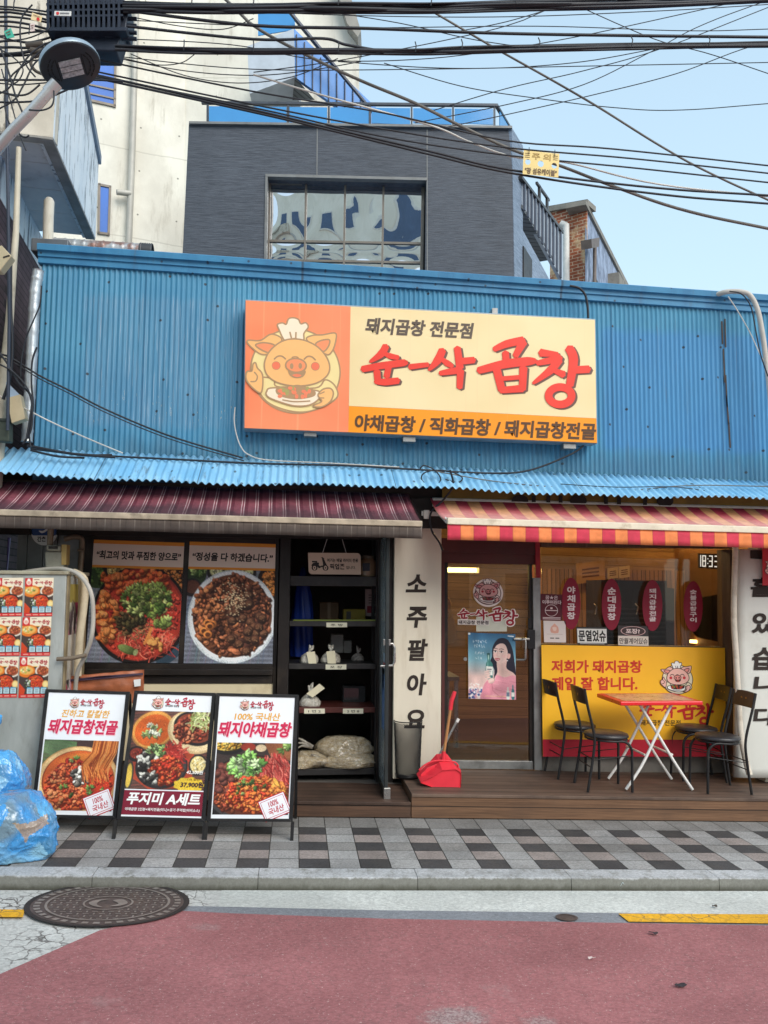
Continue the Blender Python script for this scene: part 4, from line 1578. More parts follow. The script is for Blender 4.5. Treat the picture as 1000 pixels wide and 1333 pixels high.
wf = win.build('window', M_FRAMEG, DB)
for i in range(4):
    for j in range(3):
        mg = quadmap(PG, [sk(xs[i] + 1, ys[j] + 1), sk(xs[i + 1] - 1, ys[j] + 1), sk(xs[i + 1] - 1, ys[j + 1] - 1), sk(xs[i] + 1, ys[j + 1] - 1)])
        bw = rr.choice((-1, 1)) * rr.uniform(.005, .010)      # each pane bows a little, so its reflection swims
        g_ = MB().grid(13, 13, lambda u, v: mg(u, v, bw * math.sin(math.pi * u) * math.sin(math.pi * v) ** .8))
        g_.build('pane', M_GLASSR, wf)
b = MB()
b.slab(PG, [sk(346, 232), sk(556, 232), sk(556, 400), sk(346, 400)], .02, off=-.3)
b.build('room_blind', mat('dim_blind', (70, 70, 72), .8), DB)
# roof balustrade
rl = MB()
PR = Pl(PD.o - PD.n * .12, PD.n)
posts = [270, 375, 428, 482, 536, 590, 644]
for x in posts:
    y0 = 133 + (x - 270) * .010
    rl.slab(PR, [(x - 1.2, y0), (x + 1.2, y0), (x + 1.2, y0 + 27), (x - 1.2, y0 + 27)], .04)
rl.slab(PR, [(262, 131), (648, 134.5), (648, 137.5), (262, 134)], .05, off=.01)
PRS = vplane(PR.pt(648, 150), dS)
rl.slab(PRS, [(648, 134.5), (678, 186), (678, 189), (648, 137.5)], .05)
rl.slab(PRS, [(676, 184), (678, 187), (678, 215), (676, 212)], .05)
rail = rl.build('balustrade', mat('dark_rail', (70, 74, 80), .4, .5), DB)
b = MB()
for x0, x1 in zip(posts[:-1], posts[1:]):
    b.slab(PR, [(x0 + 2, 138 + (x0 - 270) * .01), (x1 - 2, 138 + (x1 - 270) * .01), (x1 - 2, 162), (x0 + 2, 160)], .012, off=-.01)
b.slab(PRS, [(651, 143), (674, 184), (674, 210), (651, 166)], .012, off=-.01)
b.build('glass', M_GLASSB, rail)
# balcony down the side street
pb = PS.pt(681, 250) + PS.n * .02
PB = vplane(pb, dS)
bl = MB()
bl.slab(PB, [(681, 231), (733, 302), (733, 367), (681, 270)], .06)
bal = bl.build('balcony', M_LOUV, DB)
b = MB()
for k in range(11):
    x = 683.5 + k * 4.7
    y0, y1 = 231 + (x - 681) * 1.365, 270 + (x - 681) * 1.865
    b.slab(PB, [(x, y0 + 2), (x + 1.3, y0 + 3.5), (x + 1.3, y1), (x, y1 - 2)], .03, off=.03)
b.build('louvre', mat('dark_louvre_gap', (78, 84, 96), .5), bal)
b = MB()
b.slab(PB, [(680, 228), (734, 300), (734, 304), (680, 232)], .1, off=.04)
b.slab(PB, [(700, 236), (716, 259), (716, 262), (700, 239)], .04, off=-.3)
b.slab(PB, [(703, 240), (704.5, 242), (704.5, 262), (703, 260)], .04, off=-.3)
b.slab(PB, [(713, 256), (714.5, 258), (714.5, 278), (713, 276)], .04, off=-.3)
b.build('rail', mat('dark_metal_rail', (66, 62, 60), .4, .4), bal)
q = [PB.pt(*p) for p in ((680, 271), (719, 338))]
inn = -PB.n * .9
b = MB().prism([q[0], q[1], q[1] + inn, q[0] + inn], (0, 0, .06))
b.build('soffit', M_SOFF, bal)
b = MB()
b.slab(PS, [(682, 320), (693, 338), (693, 420), (682, 420)], .05, off=.02)
b.build('side_window', DARKF, DB)
b = MB()
c0 = PB.pt(713, 370) - PB.n * .25
b.lathe([(.13, 4.2), (.13, c0[2] + .02)], (c0[0], c0[1], 0), 24)
b.lathe([(.15, c0[2] + .06), (.15, c0[2] + .3)], (c0[0], c0[1], 0), 24)
b.build('column', mat('cream_column', (226, 206, 168), .6, 0, .1, 3), DB)

# white concrete building
M_CREAM = concrete_mat('cream_concrete', (234, 229, 215), (212, 206, 192), .62, .5, (160, 150, 132), 1.0)
dW = hdir(3000)
pw = at(242, 200, 14.2)
PW1 = vplane(pw, dW)
PW2 = vplane(pw, CR)
WB = thing('concrete_building', 'tall cream raw concrete building with blue windows rising behind the shop', 'building', (pw[0], pw[1], 0))
b = MB()
b.slab(PW1, [(60, -90), (243, -60), (238, 420), (60, 420)], .4)
b.slab(PW2, [(243, -60), (442, -60), (467, 47), (467, 420), (238, 420)], .4)
b.build('wall', M_CREAM, WB)
b = MB()
b.slab(PW2, [(440, -60), (470, 40), (466, 48), (452, 30), (424, -60)], .7, off=.25)
b.build('parapet', mat('grey_concrete', (150, 146, 138), .7, 0, .15, 3), WB)
for q in ([(107, 66), (152, 72), (151, 139), (106, 129)], [(128, 238), (145, 241.5), (143, 306), (127, 304)]):
    w = MB()
    TL, TR, BR, BL_ = [np.array(p, float) for p in q]

    def band(a, b_, c_, d_, w=w):
        w.slab(PW1, [a, b_, c_, d_], .08, off=.03)
    t = 3.0
    band(TL, TR, TR + (0, t), TL + (0, t)); band(BL_ - (0, t), BR - (0, t), BR, BL_); band(TL, TL + (t, 0), BL_ + (t, 0), BL_); band(TR - (t, 0), TR, BR, BR - (t, 0))
    if q[0][0] < 120:
        m1, m2 = TL + (BL_ - TL) * .64, TR + (BR - TR) * .66
        band(m1, m2, m2 + (0, 2), m1 + (0, 2))
        m1, m2 = TL + (BL_ - TL) * .82, TR + (BR - TR) * .83
        band(m1, m2, m2 + (0, 2), m1 + (0, 2))
    fr_ = w.build('window', M_FRAMEG, WB)
    MB().slab(PW1, q, .02, off=.012).build('pane', mat('sky_blue_pane', (58, 108, 186), .3, 0, .15, .7, spec=.2), fr_)
b = MB()
pp = [PW1.pt(178, -20, .12), PW1.pt(172, 200, .12), PW1.pt(167, 330, .12)]
b.tube([tuple(p) for p in pp], .055, 10)
b.tube([tuple(PW1.pt(152, 250, .16)), tuple(PW1.pt(170, 252, .14))], .05, 8)
b.build('drain_pipe', mat('grey_pipe', (176, 172, 162), .5, .1, .12, 4), WB)
b = MB()
# grey bay with stair glazing
bay = MB()
PBY = Pl(PW2.o + PW2.n * 1.1, PW2.n)
PBS = vplane(PBY.pt(383, 80), hdir(2600))
bay.slab(PBY, [(322, 60), (383, 37), (384, 100), (325, 122)], 1.2)
byo = bay.build('bay', M_LOUV, WB)
q = [PBY.pt(325, 122), PBY.pt(384, 100)]
qb = [PBS.pt(410, 130), PW2.pt(345, 130)]
MB().poly([q[0], q[1], qb[0], qb[1]]).build('soffit', M_SOFF, byo)
b = MB()
b.slab(PBS, [(383, 37), (490, 140), (490, 175), (384, 100)], .06)
b.build('stair_glazing', M_GLASSB2, byo)
b = MB()
for k in range(10):
    x = 386 + k * 10.5
    b.slab(PBS, [(x, 41 + (x - 383) * .96), (x + 1, 42 + (x - 383) * .96), (x + 1, 101 + (x - 384) * .70), (x, 100 + (x - 384) * .70)], .03, off=.03)
b.slab(PBS, [(378, 12), (500, 160), (500, 163), (378, 16)], .05, off=.3)
b.slab(PBS, [(384, 20), (440, 90), (440, 93), (384, 24)], .05, off=.02)
b.build('glazing_bar', mat('dark_bars', (58, 64, 76), .4, .3), byo)
b = MB()
b.slab(PBY, [(336, 18), (384, 12), (384, 38), (336, 46)], .02, off=-.1)
b.build('balustrade', M_GLASSB, byo)
b = MB()
for q in ([(366, 14), (378, 12), (378, 34), (366, 36)],):
    b.slab(PW2, q, .05, off=.05)
b.build('upper_window', DARKF, WB)

# brick building on the right
M_BRICK = brick_mat('old_brick', (150, 86, 62), (122, 70, 54), (176, 160, 140), 2.6, (206, 184, 150), .5, .18)
M_STONE = concrete_mat('mottled_stone', (150, 164, 186), (106, 116, 134), 0, .5, (80, 86, 98), 3.5, .4)
pk = at(764, 300, 19.0)
PK1 = vplane(pk, hdir(-900))
PK2 = vplane(pk, hdir(1030))
KB = thing('brick_building', 'old red brick building with worn plaster patches and grey stone side', 'building', (pk[0], pk[1], -.6))
b = MB()
b.slab(PK1, [(716, 273), (764, 264), (764, 420), (716, 420)], .04)
# bricks lie across the wall: rotate texture so its rows are level
b.build('front_wall', brick_mat('old_brick_wall', (164, 96, 66), (136, 78, 58), (190, 170, 146), 2.4, (214, 190, 150), .5, .2, (math.radians(90), 0, 0)), KB)
MB().slab(PK2, [(764, 264), (822, 385), (822, 420), (764, 420)], .04).build('side_wall', M_STONE, KB)
b = MB()
b.slab(PK1, [(714, 268), (765, 259), (765, 266), (714, 275)], .5, off=.08)
b.slab(PK2, [(763, 260), (820, 373), (820, 380), (763, 266)], .5, off=.06)
b.slab(PK2, [(806, 354), (815, 370), (815, 385), (806, 372)], .3, off=.3)
b.build('coping', mat('grey_coping', (126, 122, 114), .8, 0, .2, 4, .2, 40, .4), KB)
b = MB()
b.tube([tuple(PK1.pt(737, 292, .2)), tuple(PK1.pt(737.5, 420, .2))], .085, 8)
b.tube([tuple(PK1.pt(737, 294, .2)), tuple(PK1.pt(731, 291, .2))], .085, 8)
b.build('drain_pipe', mat('pale_pipe', (206, 204, 198), .5), KB)
b = MB()
b.slab(PK2, [(770, 311), (781, 309), (780, 321), (771, 323)], .25, off=.3)
b.tube([tuple(PK2.pt(774.5, 322, .15)), tuple(PK2.pt(773.5, 420, .15))], .05, 8)
b.build('rain_head', mat('brown_downpipe', (104, 94, 88), .6, .1, .2, 5), KB)
MB().slab(PK2, [(776, 362), (784, 376), (784, 420), (776, 420)], .05, off=.02).build('window', DARKF, KB)

# left neighbour: stained overhanging balcony above a tiled alley wall
M_STAIN = concrete_mat('stained_white_concrete', (222, 214, 198), (190, 182, 166), 0, .75, (92, 84, 72), 1.6, .7)
M_STAINB = concrete_mat('peeling_pale_plaster', (226, 230, 230), (208, 216, 220), 0, .85, (96, 102, 110), 2.4, 1.6)
M_SLAB = concrete_mat('grey_slab', (214, 214, 210), (190, 192, 192), 0, .4, (60, 60, 60), 1.4, .5)
ZS = 5.75
HS = HORZ(ZS)
A_, B_ = HS.pt(69, 179), HS.pt(124, 310)
zA = FACE(A_[1]).pt(71, -45)[2]
zB = FACE(B_[1]).pt(130, 213)[2]
LB = thing('neighbour_building', 'old pale concrete building on the left with a stained overhanging balcony', 'building', (A_[0] - 1.5, A_[1] + 1, .1))
b = MB()
A2, B2 = A_ + (-3.2, -.35, 0), B_ + (-3.2, -.35, 0)
P3 = lambda p, z: (p[0], p[1], z)
front = [P3(A_, ZS), P3(A_, zA), P3(A2, zA), P3(A2, ZS)]
b.prism(front, (0, .14, 0))
b.build('balcony_front', M_STAIN, LB)
b = MB()
aw, bw = A_ + (.003, .0, 0), B_ + (.003, 0, 0)
b.prism([P3(aw, ZS - .002), P3(bw, ZS - .002), P3(bw, zB), P3(aw, zA + .002)], (-.14, 0, 0))
b.build('balcony_side', M_STAINB, LB)
b = MB()
for i in range(4):
    t0, t1 = i / 4 + .002, (i + 1) / 4 - .002
    p0, p1 = A_ * (1 - t0) + B_ * t0, A_ * (1 - t1) + B_ * t1
    q0, q1 = A2 * (1 - t0) + B2 * t0, A2 * (1 - t1) + B2 * t1
    b.prism([P3(p0, ZS + .02 + .0), P3(p1, ZS + .02), P3(q1, ZS + .02), P3(q0, ZS + .02)], (0, 0, .12))
b.build('balcony_floor', M_SLAB, LB)
b = MB()
for (p, q) in ((A_, B_), (A_, A2)):
    d = q - p
    n = np.array([-d[1], d[0], 0]) / np.linalg.norm(d)
    if n @ (np.array((-4, 9, 0)) - p) < 0:
        n = -n
    dz_ = 0 if q is B_ else .004
    b.prism([P3(p, ZS + dz_), P3(q, ZS + dz_), P3(q + n * .10, ZS + dz_), P3(p + n * .10, ZS + dz_)], (0, 0, -.02))
b.build('drip_edge', mat('dark_stain_edge', (140, 138, 132), .8, 0, .25, 6), LB)
b = MB()
b.prism([P3(aw + (0.03, 0, 0), zA - .01), P3(bw + (.03, 0, 0), zB - .01), P3(bw + (.03, 0, 0), zB + .09), P3(aw + (.03, 0, 0), zA + .09)], (-.2, 0, 0))
b.build('coping', mat('blue_grey_coping', (128, 140, 152), .6, .1, .15, 5), LB)
# alley wall
dT = hdir(285)
pt_ = at(0, 420, 7.9)
PT = vplane(pt_, dT)
n_in = -PT.n
zt = PT.pt(24, 300)[2]
for nm, z0, z1, m_ in (('tile_wall', .0, zt, brick_mat('purple_brown_tiles', (92, 76, 82), (70, 58, 64), (48, 42, 44), 3.2, None, .62, .22, (math.radians(90), 0, math.radians(0)), .5)), ('plaster_wall', zt, ZS + .02, M_STAINB)):
    p0, p1 = pt_ - dT * 1.2, pt_ + dT * 3.0
    MB().prism([P3(p0, z0), P3(p1, z0), P3(p1, z1), P3(p0, z1)], n_in * .3).build(nm, m_, LB)
p0 = pt_ - dT * 1.2
MB().prism([P3(p0, 0), P3(p0 + (-3, 0, 0), 0), P3(p0 + (-3, 0, 0), ZS), P3(p0, ZS)], (0, .3, 0)).build('street_wall', M_STAIN, LB)
# alley end wall seen through the gap
MB().box(-4.6, -2.35, 10.9, 11.2, 0, 5.0).build('alley_wall', M_STAINB, LB)
b = MB()
b.slab(FACE(8.6), [(4, 700), (13, 700), (9, 742), (0, 742)], .03)
b.slab(FACE(10.85), [(-30, 690), (18, 690), (16, 712), (-30, 712)], .03)
MB().slab(FACE(10.85), [(-40, 716), (22, 716), (18, 748), (-40, 748)], .03).build('alley_window', mat('dim_blue_window', (96, 110, 140), .3), LB)
b.build('shutter', mat('violet_shutter', (110, 96, 150), .6), LB)

# the other side of the street (behind the camera): what the upper windows mirror
M_OPP = concrete_mat('opposite_cream_wall', (246, 240, 226), (234, 228, 212), 0, .2)
for nm, lab, x0, x1, y0, h, cc in (('apartment_building', 'tall cream apartment block across the street behind the viewer', -7.5, 1.4, -9.5, 19.5, M_OPP),
                                   ('apartment_building', 'lower grey apartment block across the street behind the viewer', 4.2, 14, -15, 11, M_SLAB),
                                   ('apartment_building', 'lower pale apartment block across the street to the left behind the viewer', -16, -7.2, -15, 9, M_STAIN)):
    t = thing(nm, lab, 'building', ((x0 + x1) / 2, y0, 0))
    MB().box(x0, x1, y0 - 6, y0, -.3, h).build('wall', cc, t)
    for f in range(1, int(h / 3)):
        MB().box(x0 - .05, x1 + .05, y0 + .005, y0 + .12, f * 3 - .15, f * 3 + .1).build('floor_band', M_SLAB if cc is not M_SLAB else M_STAIN, t)
        if f % 2:
            MB().box(x0 + .4, x0 + 2.8, y0 + .01, y0 + .9, f * 3 - .1, f * 3 + .9).build('balcony', M_STAIN if cc is not M_STAIN else M_SLAB, t)
    for k in range(int((x1 - x0) / 2.6)):
        for f in range(int(h / 3)):
            wx, wz = x0 + .8 + k * 2.6, 1.0 + f * 3
            fo = MB().box(wx, wx + 1.5, y0 + .01, y0 + .08, wz, wz + 1.5).build('window', WHITEP, t)
            MB().box(wx + .1, wx + 1.4, y0 + .07, y0 + .09, wz + .1, wz + 1.4).build('pane', mat('opposite_pane', (70, 92, 124), .1, spec=.7) if (k + f) == 0 else bpy.data.materials['opposite_pane'], fo)
# ------------------------------------------------------------------ the shop building
YW, YD, YWIN = 7.33, 7.70, 7.42                  # front skin, door and shop window, menu window
BL = (at(108, 470, YW)[0], at(322, 470, YW)[0], at(200, 556, YW)[2], at(200, 388, YW)[2])
BR = (at(782, 500, YW)[0], 4.75, at(880, 588, YW)[2], at(880, 432, YW)[2])
SHOP = thing('shop_building', 'low restaurant building faced with blue corrugated sheet above its doors and windows', 'building', (1.3, YW, gz(1.3)))
M_BLUE = corrug_mat()
XL, XR = -2.262, 5.6
ztop = lambda x: 4.79 - .0223 * (x + 2.26)
b = MB()
pitch, amp, per = .0445, .0075, 6
n = int((XR - XL) / pitch * per)
vs = []
for i in range(n + 1):
    x = XL + i * pitch / per
    a = math.sin(2 * math.pi * i / per)
    y = YW - amp * a
    for z in (2.72, 3.4, 4.0, ztop(x) - .02):
        vs.append((x, y + .004 * math.sin(x * 2.1 + z * 1.7), z))
b.add(vs, [(i * 4 + k, (i + 1) * 4 + k, (i + 1) * 4 + k + 1, i * 4 + k + 1) for i in range(n) for k in range(3)], None, True)
b.build('corrugated_wall', M_BLUE, SHOP, fix=False)
b = MB()
b.prism([(XL, YW + .01, 2.6), (XL, YW + 3.2, 2.6), (XL, YW + 3.2, ztop(XL) - .05), (XL, YW + .01, ztop(XL) - .05)], (.06, 0, 0))
b.build('side_wall', sheet_mat('blue_side_sheet', (70, 132, 178), (54, 112, 160)), SHOP)
M_BTRIM = sheet_mat('blue_trim', (66, 136, 176), (54, 118, 160), 2.4, dirt=.3)
prof = [(-.012, -.155), (-.03, -.15), (-.03, -.10), (-.045, -.095), (-.045, -.065), (-.05, -.055), (-.075, -.05), (-.08, -.0), (-.06, .012), (.3, .03), (.3, -.1), (.05, -.155)]
x0 = XL - .03
b = MB()
vs = [(x0, YW + y, ztop(x0) + z) for y, z in prof] + [(XR, YW + y, ztop(XR) + z) for y, z in prof]
k = len(prof)
b.add(vs, [tuple(range(k)), tuple(range(2 * k - 1, k - 1, -1))] + [(i, (i + 1) % k, k + (i + 1) % k, k + i) for i in range(k)])
b.build('roof_edge', M_BTRIM, SHOP)
b = MB()
b.prism([(XL, YW + .25, ztop(XL) - .08), (XR, YW + .25, ztop(XR) - .08), (XR, 10.6, ztop(XR) + .02), (XL, 10.6, ztop(XL) + .02)], (0, 0, -.05))
b.build('roof', M_BTRIM, SHOP)

# light blue corrugated eave
ze_t = lambda x: 2.995 - .021 * (x + 2.53)
ze_b = lambda x: 2.70 - .0105 * (x + 2.5)
EX0, EX1 = -3.3, 5.6
per = 8
n = int((EX1 - EX0) / .063 * per)
rows = 6
vs = []
r_ = random.Random(5)
for i in range(n + 1):
    x = EX0 + i * .063 / per
    a = math.cos(2 * math.pi * i / per) * .0105
    sag = .012 * math.sin(x * 1.9) + .008 * math.sin(x * 5.3 + 1)
    for j in range(rows):
        t = j / (rows - 1)
        vs.append((x, YW - .02 - .46 * t - a * .5, ze_t(x) * (1 - t) + ze_b(x) * t + a + sag * t))
b = MB()
b.add(vs, [(i * rows + k, (i + 1) * rows + k, (i + 1) * rows + k + 1, i * rows + k + 1) for i in range(n) for k in range(rows - 1)], None, True)
eave = b.build('eave_roof', sheet_mat('light_blue_corrugated', (146, 198, 228), (122, 182, 218), .82, dirt=.7), SHOP, fix=False)
so = eave.modifiers.new('thickness', 'SOLIDIFY')
so.thickness = .002
b = MB()
b.box(EX0, EX1, YW - .05, YW + .02, 2.50, 2.72)
b.build('eave_batten', mat('old_dark_timber', (52, 46, 42), .8, 0, .3, 6), SHOP)

# dark headers above the shop front, old yellow sign strip
b = MB()
b.box(-3.2, 1.0, YW + .02, YW + .10, 2.26, 2.9)
b.box(1.0, 5.6, YW - .12, YW - .06, 2.36, 2.62)
b.build('header', mat('soot_dark_board', (44, 40, 38), .8, 0, .3, 3), SHOP)
MB().slab(FACE(YW - .13), [(576, 632), (1040, 645), (1040, 672), (576, 664)], .02).build('old_sign_strip', mat('old_yellow_board', (120, 100, 42), .7, 0, .25, 3, dirt=.6), SHOP)
ps = FACE(YW - .155)
mpx = lambda x, y, o: ps.pt(x, y, o)
OLD = mat('old_black_letter', (34, 30, 28), .7)
for x in (677, 753, 866):
    MB().ell(mpx, x, 652, 11, 8, None).build('letter', OLD, SHOP)
for x in (695, 714, 730, 789, 806, 840):
    MB().poly([ps.pt(x - 2.6, 645), ps.pt(x + 2.6, 645), ps.pt(x + 2.6, 664), ps.pt(x - 2.6, 664)]).build('letter', OLD, SHOP)

# pillars with brush lettering
M_PIL = mat('cream_painted_pillar', (222, 212, 192), .6, 0, .06, 1.5, .15, 50, .35, (160, 138, 104), 1.6, stretch=(3, 3, .6))
INK = L((56, 48, 44))


def pillar_text(b, s, cells, pl):
    for ch, (xa, ya, xb, yb) in zip(s, cells):
        text(b, ch, quadmap(pl, [(xa, ya), (xb, ya), (xb, yb), (xa, yb)], .003), INK, .03, 0, .06)


pil = MB().slab(FACE(YW), [(514, 640), (575, 640), (574, 1014), (511.5, 1014)], .36).build('pillar', M_PIL, SHOP, bevel=.006)
b = MB()
pillar_text(b, '소주팔아요', [(530, 748, 556, 771), (530, 790, 556, 817), (531, 832, 556, 860), (530, 877, 555, 905), (528, 924, 554, 948)], FACE(YW))
b.build('lettering', PRINTM, pil)
# right wall: bulging white banner board
b = MB()
pr = FACE(YW)
cols = [(957, .0), (960, .055), (964, .08), (970, .0895), (1040, .09), (1120, .09)]
vs = []
for (x, o) in cols:
    vs += [pr.pt(x + (6 if x < 960 else 0), 715, o), pr.pt(x + (2 if x < 960 else 0), 760, o), pr.pt(x, 1000, o), pr.pt(x, 1012, o)]
b.add(vs, [(4 * i + k, 4 * i + 4 + k, 4 * i + 5 + k, 4 * i + 1 + k) for i in range(5) for k in range(3)], None, True)
pil2 = b.build('banner_wall', mat('white_banner_wall', (214, 214, 206), .55, 0, .05, 2, .1, 40, .25, (150, 140, 120), 2), SHOP)
so = pil2.modifiers.new('thickness', 'SOLIDIFY')
so.thickness = .02
so.offset = 1
b = MB()
pf = FACE(YW - .1125)
for ch, (xa, ya, xb, yb) in zip('홀있습니다', [(978, 752, 1006, 777), (980, 797, 1008, 824), (980, 843, 1008, 872), (982, 879, 1010, 902), (982, 921, 1010, 944)]):
    text(b, ch, quadmap(pf, [(xa, ya), (xb, ya), (xb, yb), (xa, yb)], .004), INK, .035, 0, .05)
b.poly([pf.pt(977, 716, .004), pf.pt(992, 716, .004), pf.pt(992, 728, .004), pf.pt(977, 727, .004)], INK)
b.build('lettering', PRINTM, pil2)
MB().box(4.3, 5.6, YW + .03, YW + .2, -.1, 2.6).build('end_wall', M_PIL, SHOP)

# menu window on the left: black frame holding two panes
PWn = FACE(YWIN)
b = MB()


def fr(b, pl, q, th=.07, off=0.0):
    b.slab(pl, q, th, None, off)


fr(b, PWn, [(104, 688), (122, 688), (111, 890), (92, 890)])
fr(b, PWn, [(122, 688), (359, 694), (359, 708.5), (122, 703)])
fr(b, PWn, [(240, 705), (247, 705.5), (239, 864), (231.5, 864)])
fr(b, PWn, [(359, 694), (379, 694), (374, 905), (355, 905)])
fr(b, PWn, [(111, 863), (355, 865), (355, 872), (111, 871)])
fr(b, PWn, [(111, 871), (355, 872), (355, 879), (110, 879)], .09, .03)
fr(b, PWn, [(110, 879), (355, 879), (355, 890), (110, 890)], .05, -.01)
fr(b, PWn, [(363, 694), (366, 694), (361, 905), (358, 905)], .03, .02)
wfr = b.build('menu_window_frame', DARKF, SHOP, bevel=.004)
b = MB()
b.slab(FACE(YWIN + .012), [(118, 700), (362, 704), (358, 868), (106, 866)], .01)
b.build('pane', mat('backing_board', (40, 38, 38), .3), wfr)
b = MB()
b.slab(FACE(YWIN + .02), [(108, 889), (368, 889), (366, 990), (104, 990)], .04)
b.build('cream_panel', mat('cream_board', (224, 208, 172), .5, 0, .06, 2, .1, 40, .35, (150, 120, 80), 3), SHOP)
b = MB()
b.box(-2.3, -.12, YWIN + .05, YWIN + .2, .0, 2.4)
b.build('lower_wall', mat('dark_lower_wall', (52, 48, 46), .8, 0, .25, 3), SHOP)
# grey siding left of the window
b = MB()
for x0, x1 in ((24, 36.5), (37.5, 57), (58, 76), (77, 106)):
    b.slab(FACE(YWIN + .02), [(x0, 680), (x1, 680), (x1 - 8, 860), (x0 - 8, 860)], .04, off=.004 * (x0 % 3))
b.build('grey_siding', mat('grey_siding', (126, 130, 130), .55, .2, .15, 4, .1, 40, .5, (84, 78, 70), 3), SHOP)

# left doorway
b = MB()
xL, xJ0, xJ1 = at(380, 850, YWIN)[0], at(491, 850, YWIN)[0], at(513, 850, YWIN)[0]
b.box(xJ0, xJ1, YWIN - .03, YWIN + .12, .10, 2.42)
b.box(xL - .02, xJ0, YWIN - .02, YWIN + .10, 2.32, 2.6)
b.box(xL - .14, xL - .03, YWIN - .02, YWIN + .12, .05, 2.4)
b.build('doorway_frame', DARKF, SHOP, bevel=.004)
b = MB()
b.box(-.2, xJ1 + .35, 9.2, 9.3, 0, 2.6)
b.box(-.95, -.85, YWIN + .1, 9.3, 0, 2.6)
b.box(-.85, -.2, 9.2, 9.3, 0, 2.6)
b.box(xJ1 + .1, xJ1 + .2, YWIN + .12, 9.3, 0, 2.6)
b.box(-.95, xJ1 + .3, YWIN + .1, 9.3, 2.6, 2.68)
b.box(-.95, xJ1 + .3, YWIN - .06, 9.3, 0, .14)
b.build('store_room', DARKROOM, SHOP)

# glazed entrance
PDr = FACE(YD)
DARKRED = mat('maroon_header', (84, 40, 40), .5, 0, .2, 4, .1, 50, .5, (70, 52, 46), 3)
b = MB()
b.slab(PDr, [(575, 700), (703, 704), (703, 722), (575, 718)], .10, off=.02)
b.slab(PDr, [(575, 718), (698, 722), (698, 735), (575, 733)], .08)
b.slab(PDr, [(575, 733), (579, 733), (579, 1004), (575, 1004)], .1, off=.01)
b.build('entrance_header', DARKRED, SHOP)
dr = MB()
dr.slab(PDr, [(579, 732), (583, 732), (583, 992), (579, 992)], .05)
dr.slab(PDr, [(689, 734), (693, 734), (694, 992), (690, 992)], .05)
door = dr.build('entrance_door', DARKF, SHOP)
MB().slab(PDr, [(583, 733), (690, 735), (690, 990), (583, 990)], .008, off=-.02).build('glass', glassmat('door_glass', (.80, .82, .80), .012, .002, 1.2, 1.45, .025), door)
MB().slab(PDr, [(580, 990), (694, 991), (694, 1002), (580, 1001)], .06, off=.004).build('kick_rail', ALU, door, bevel=.003)
b = MB()
pt = lambda x, y, o: tuple(PDr.pt(x, y, o))
b.tube([pt(672, 833, .0), pt(672, 833, .05), pt(684, 832, .06), pt(684.5, 836, .06), pt(684.5, 857, .06), pt(683, 859, .05), pt(672, 859, .02)], .011, 8)
b.tube([pt(669, 832, .05), pt(689, 832, .05)], .014, 8)
b.tube([pt(606, 858, .0), pt(606, 858, .03)], .018, 8)
b.build('handle', STEEL, door)
b = MB()
b.slab(PDr, [(687, 820), (697, 820), (697, 845), (687, 845)], .03, off=.04)
b.slab(PDr, [(687.5, 805), (692.5, 805), (692.5, 818), (687.5, 818)], .01, off=.012)
b.build('lock', mat('black_plastic', (24, 24, 26), .4), door, bevel=.003)
b = MB()
b.slab(PDr, [(697, 704), (703, 704), (704, 752), (698, 752)], .12, off=.03)
b.build('red_jamb', mat('red_jamb', (150, 34, 46), .5, 0, .15, 5), SHOP)
b = MB()
b.slab(PDr, [(694, 752), (704, 752), (706, 1003), (696, 1003)], .12, off=.03)
b.build('metal_jamb', ALU, SHOP, bevel=.004)

# shop window
PSW = FACE(YD)
b = MB()
b.slab(PSW, [(944, 715), (950, 715), (953, 1006), (947, 1006)], .16, off=.03)
b.slab(PSW, [(950.5, 715), (957, 715), (959, 1008), (953.5, 1008)], .16, off=.16)
b.slab(PSW, [(704, 700), (960, 706), (960, 714), (704, 712)], .1, off=.02)
sw = b.build('shop_window_frame', mat('weathered_brown_frame', (88, 66, 50), .55, 0, .25, 5, .2, 50, .4, (130, 112, 90), 4, stretch=(4, 4, .6)), SHOP, bevel=.003)
MB().slab(PSW, [(705, 712), (945, 714), (946, 846), (706, 842)], .008, off=-.02).build('pane', glassmat('shop_glass', (.88, .88, .86), .015), sw)
b = MB()
b.slab(PSW, [(705, 838), (945, 842), (947, 1006), (706, 1005)], .08, off=-.03)
b.build('stall_riser', mat('grey_riser', (134, 126, 118), .6, .2, .2, 4, .15, 40, .6, (92, 80, 70), 3), SHOP)

# interior of the eating room
M_SLAT = wood_mat('warm_slatted_wall', (118, 86, 54), (146, 108, 70), .06, 0, .006, None, False)
M_PLANKW = wood_mat('brown_plank_wall', (132, 102, 66), (152, 120, 80), .11, 2, .003)
RX0, RX1, RYB = at(576, 850, YW)[0] + .02, 5.3, 11.2
b = MB()
b.box(RX0, RX1, RYB, RYB + .1, 0, 2.75)
b.build('back_wall', M_PLANKW, SHOP)
b = MB()
b.box(RX0 - .12, RX0 - .005, YD + .06, RYB, 0, 2.75)
b.build('inner_wall', M_PLANKW, SHOP)
MB().box(RX1, RX1 + .1, YD + .06, RYB, 0, 2.75).build('slatted_wall', M_SLAT, SHOP)
MB().box(RX0, RX1, YD + .06, RYB, 2.75, 2.82).build('ceiling', mat('brown_ceiling', (112, 88, 62), .8, 0, .2, 3), SHOP)
MB().box(RX0, RX1, YD - .02, RYB, 0, .165 - SL * 2.4).build('room_floor', wood_mat('dark_room_floor', (58, 44, 36), (80, 62, 50), .15, 1, .004), SHOP)
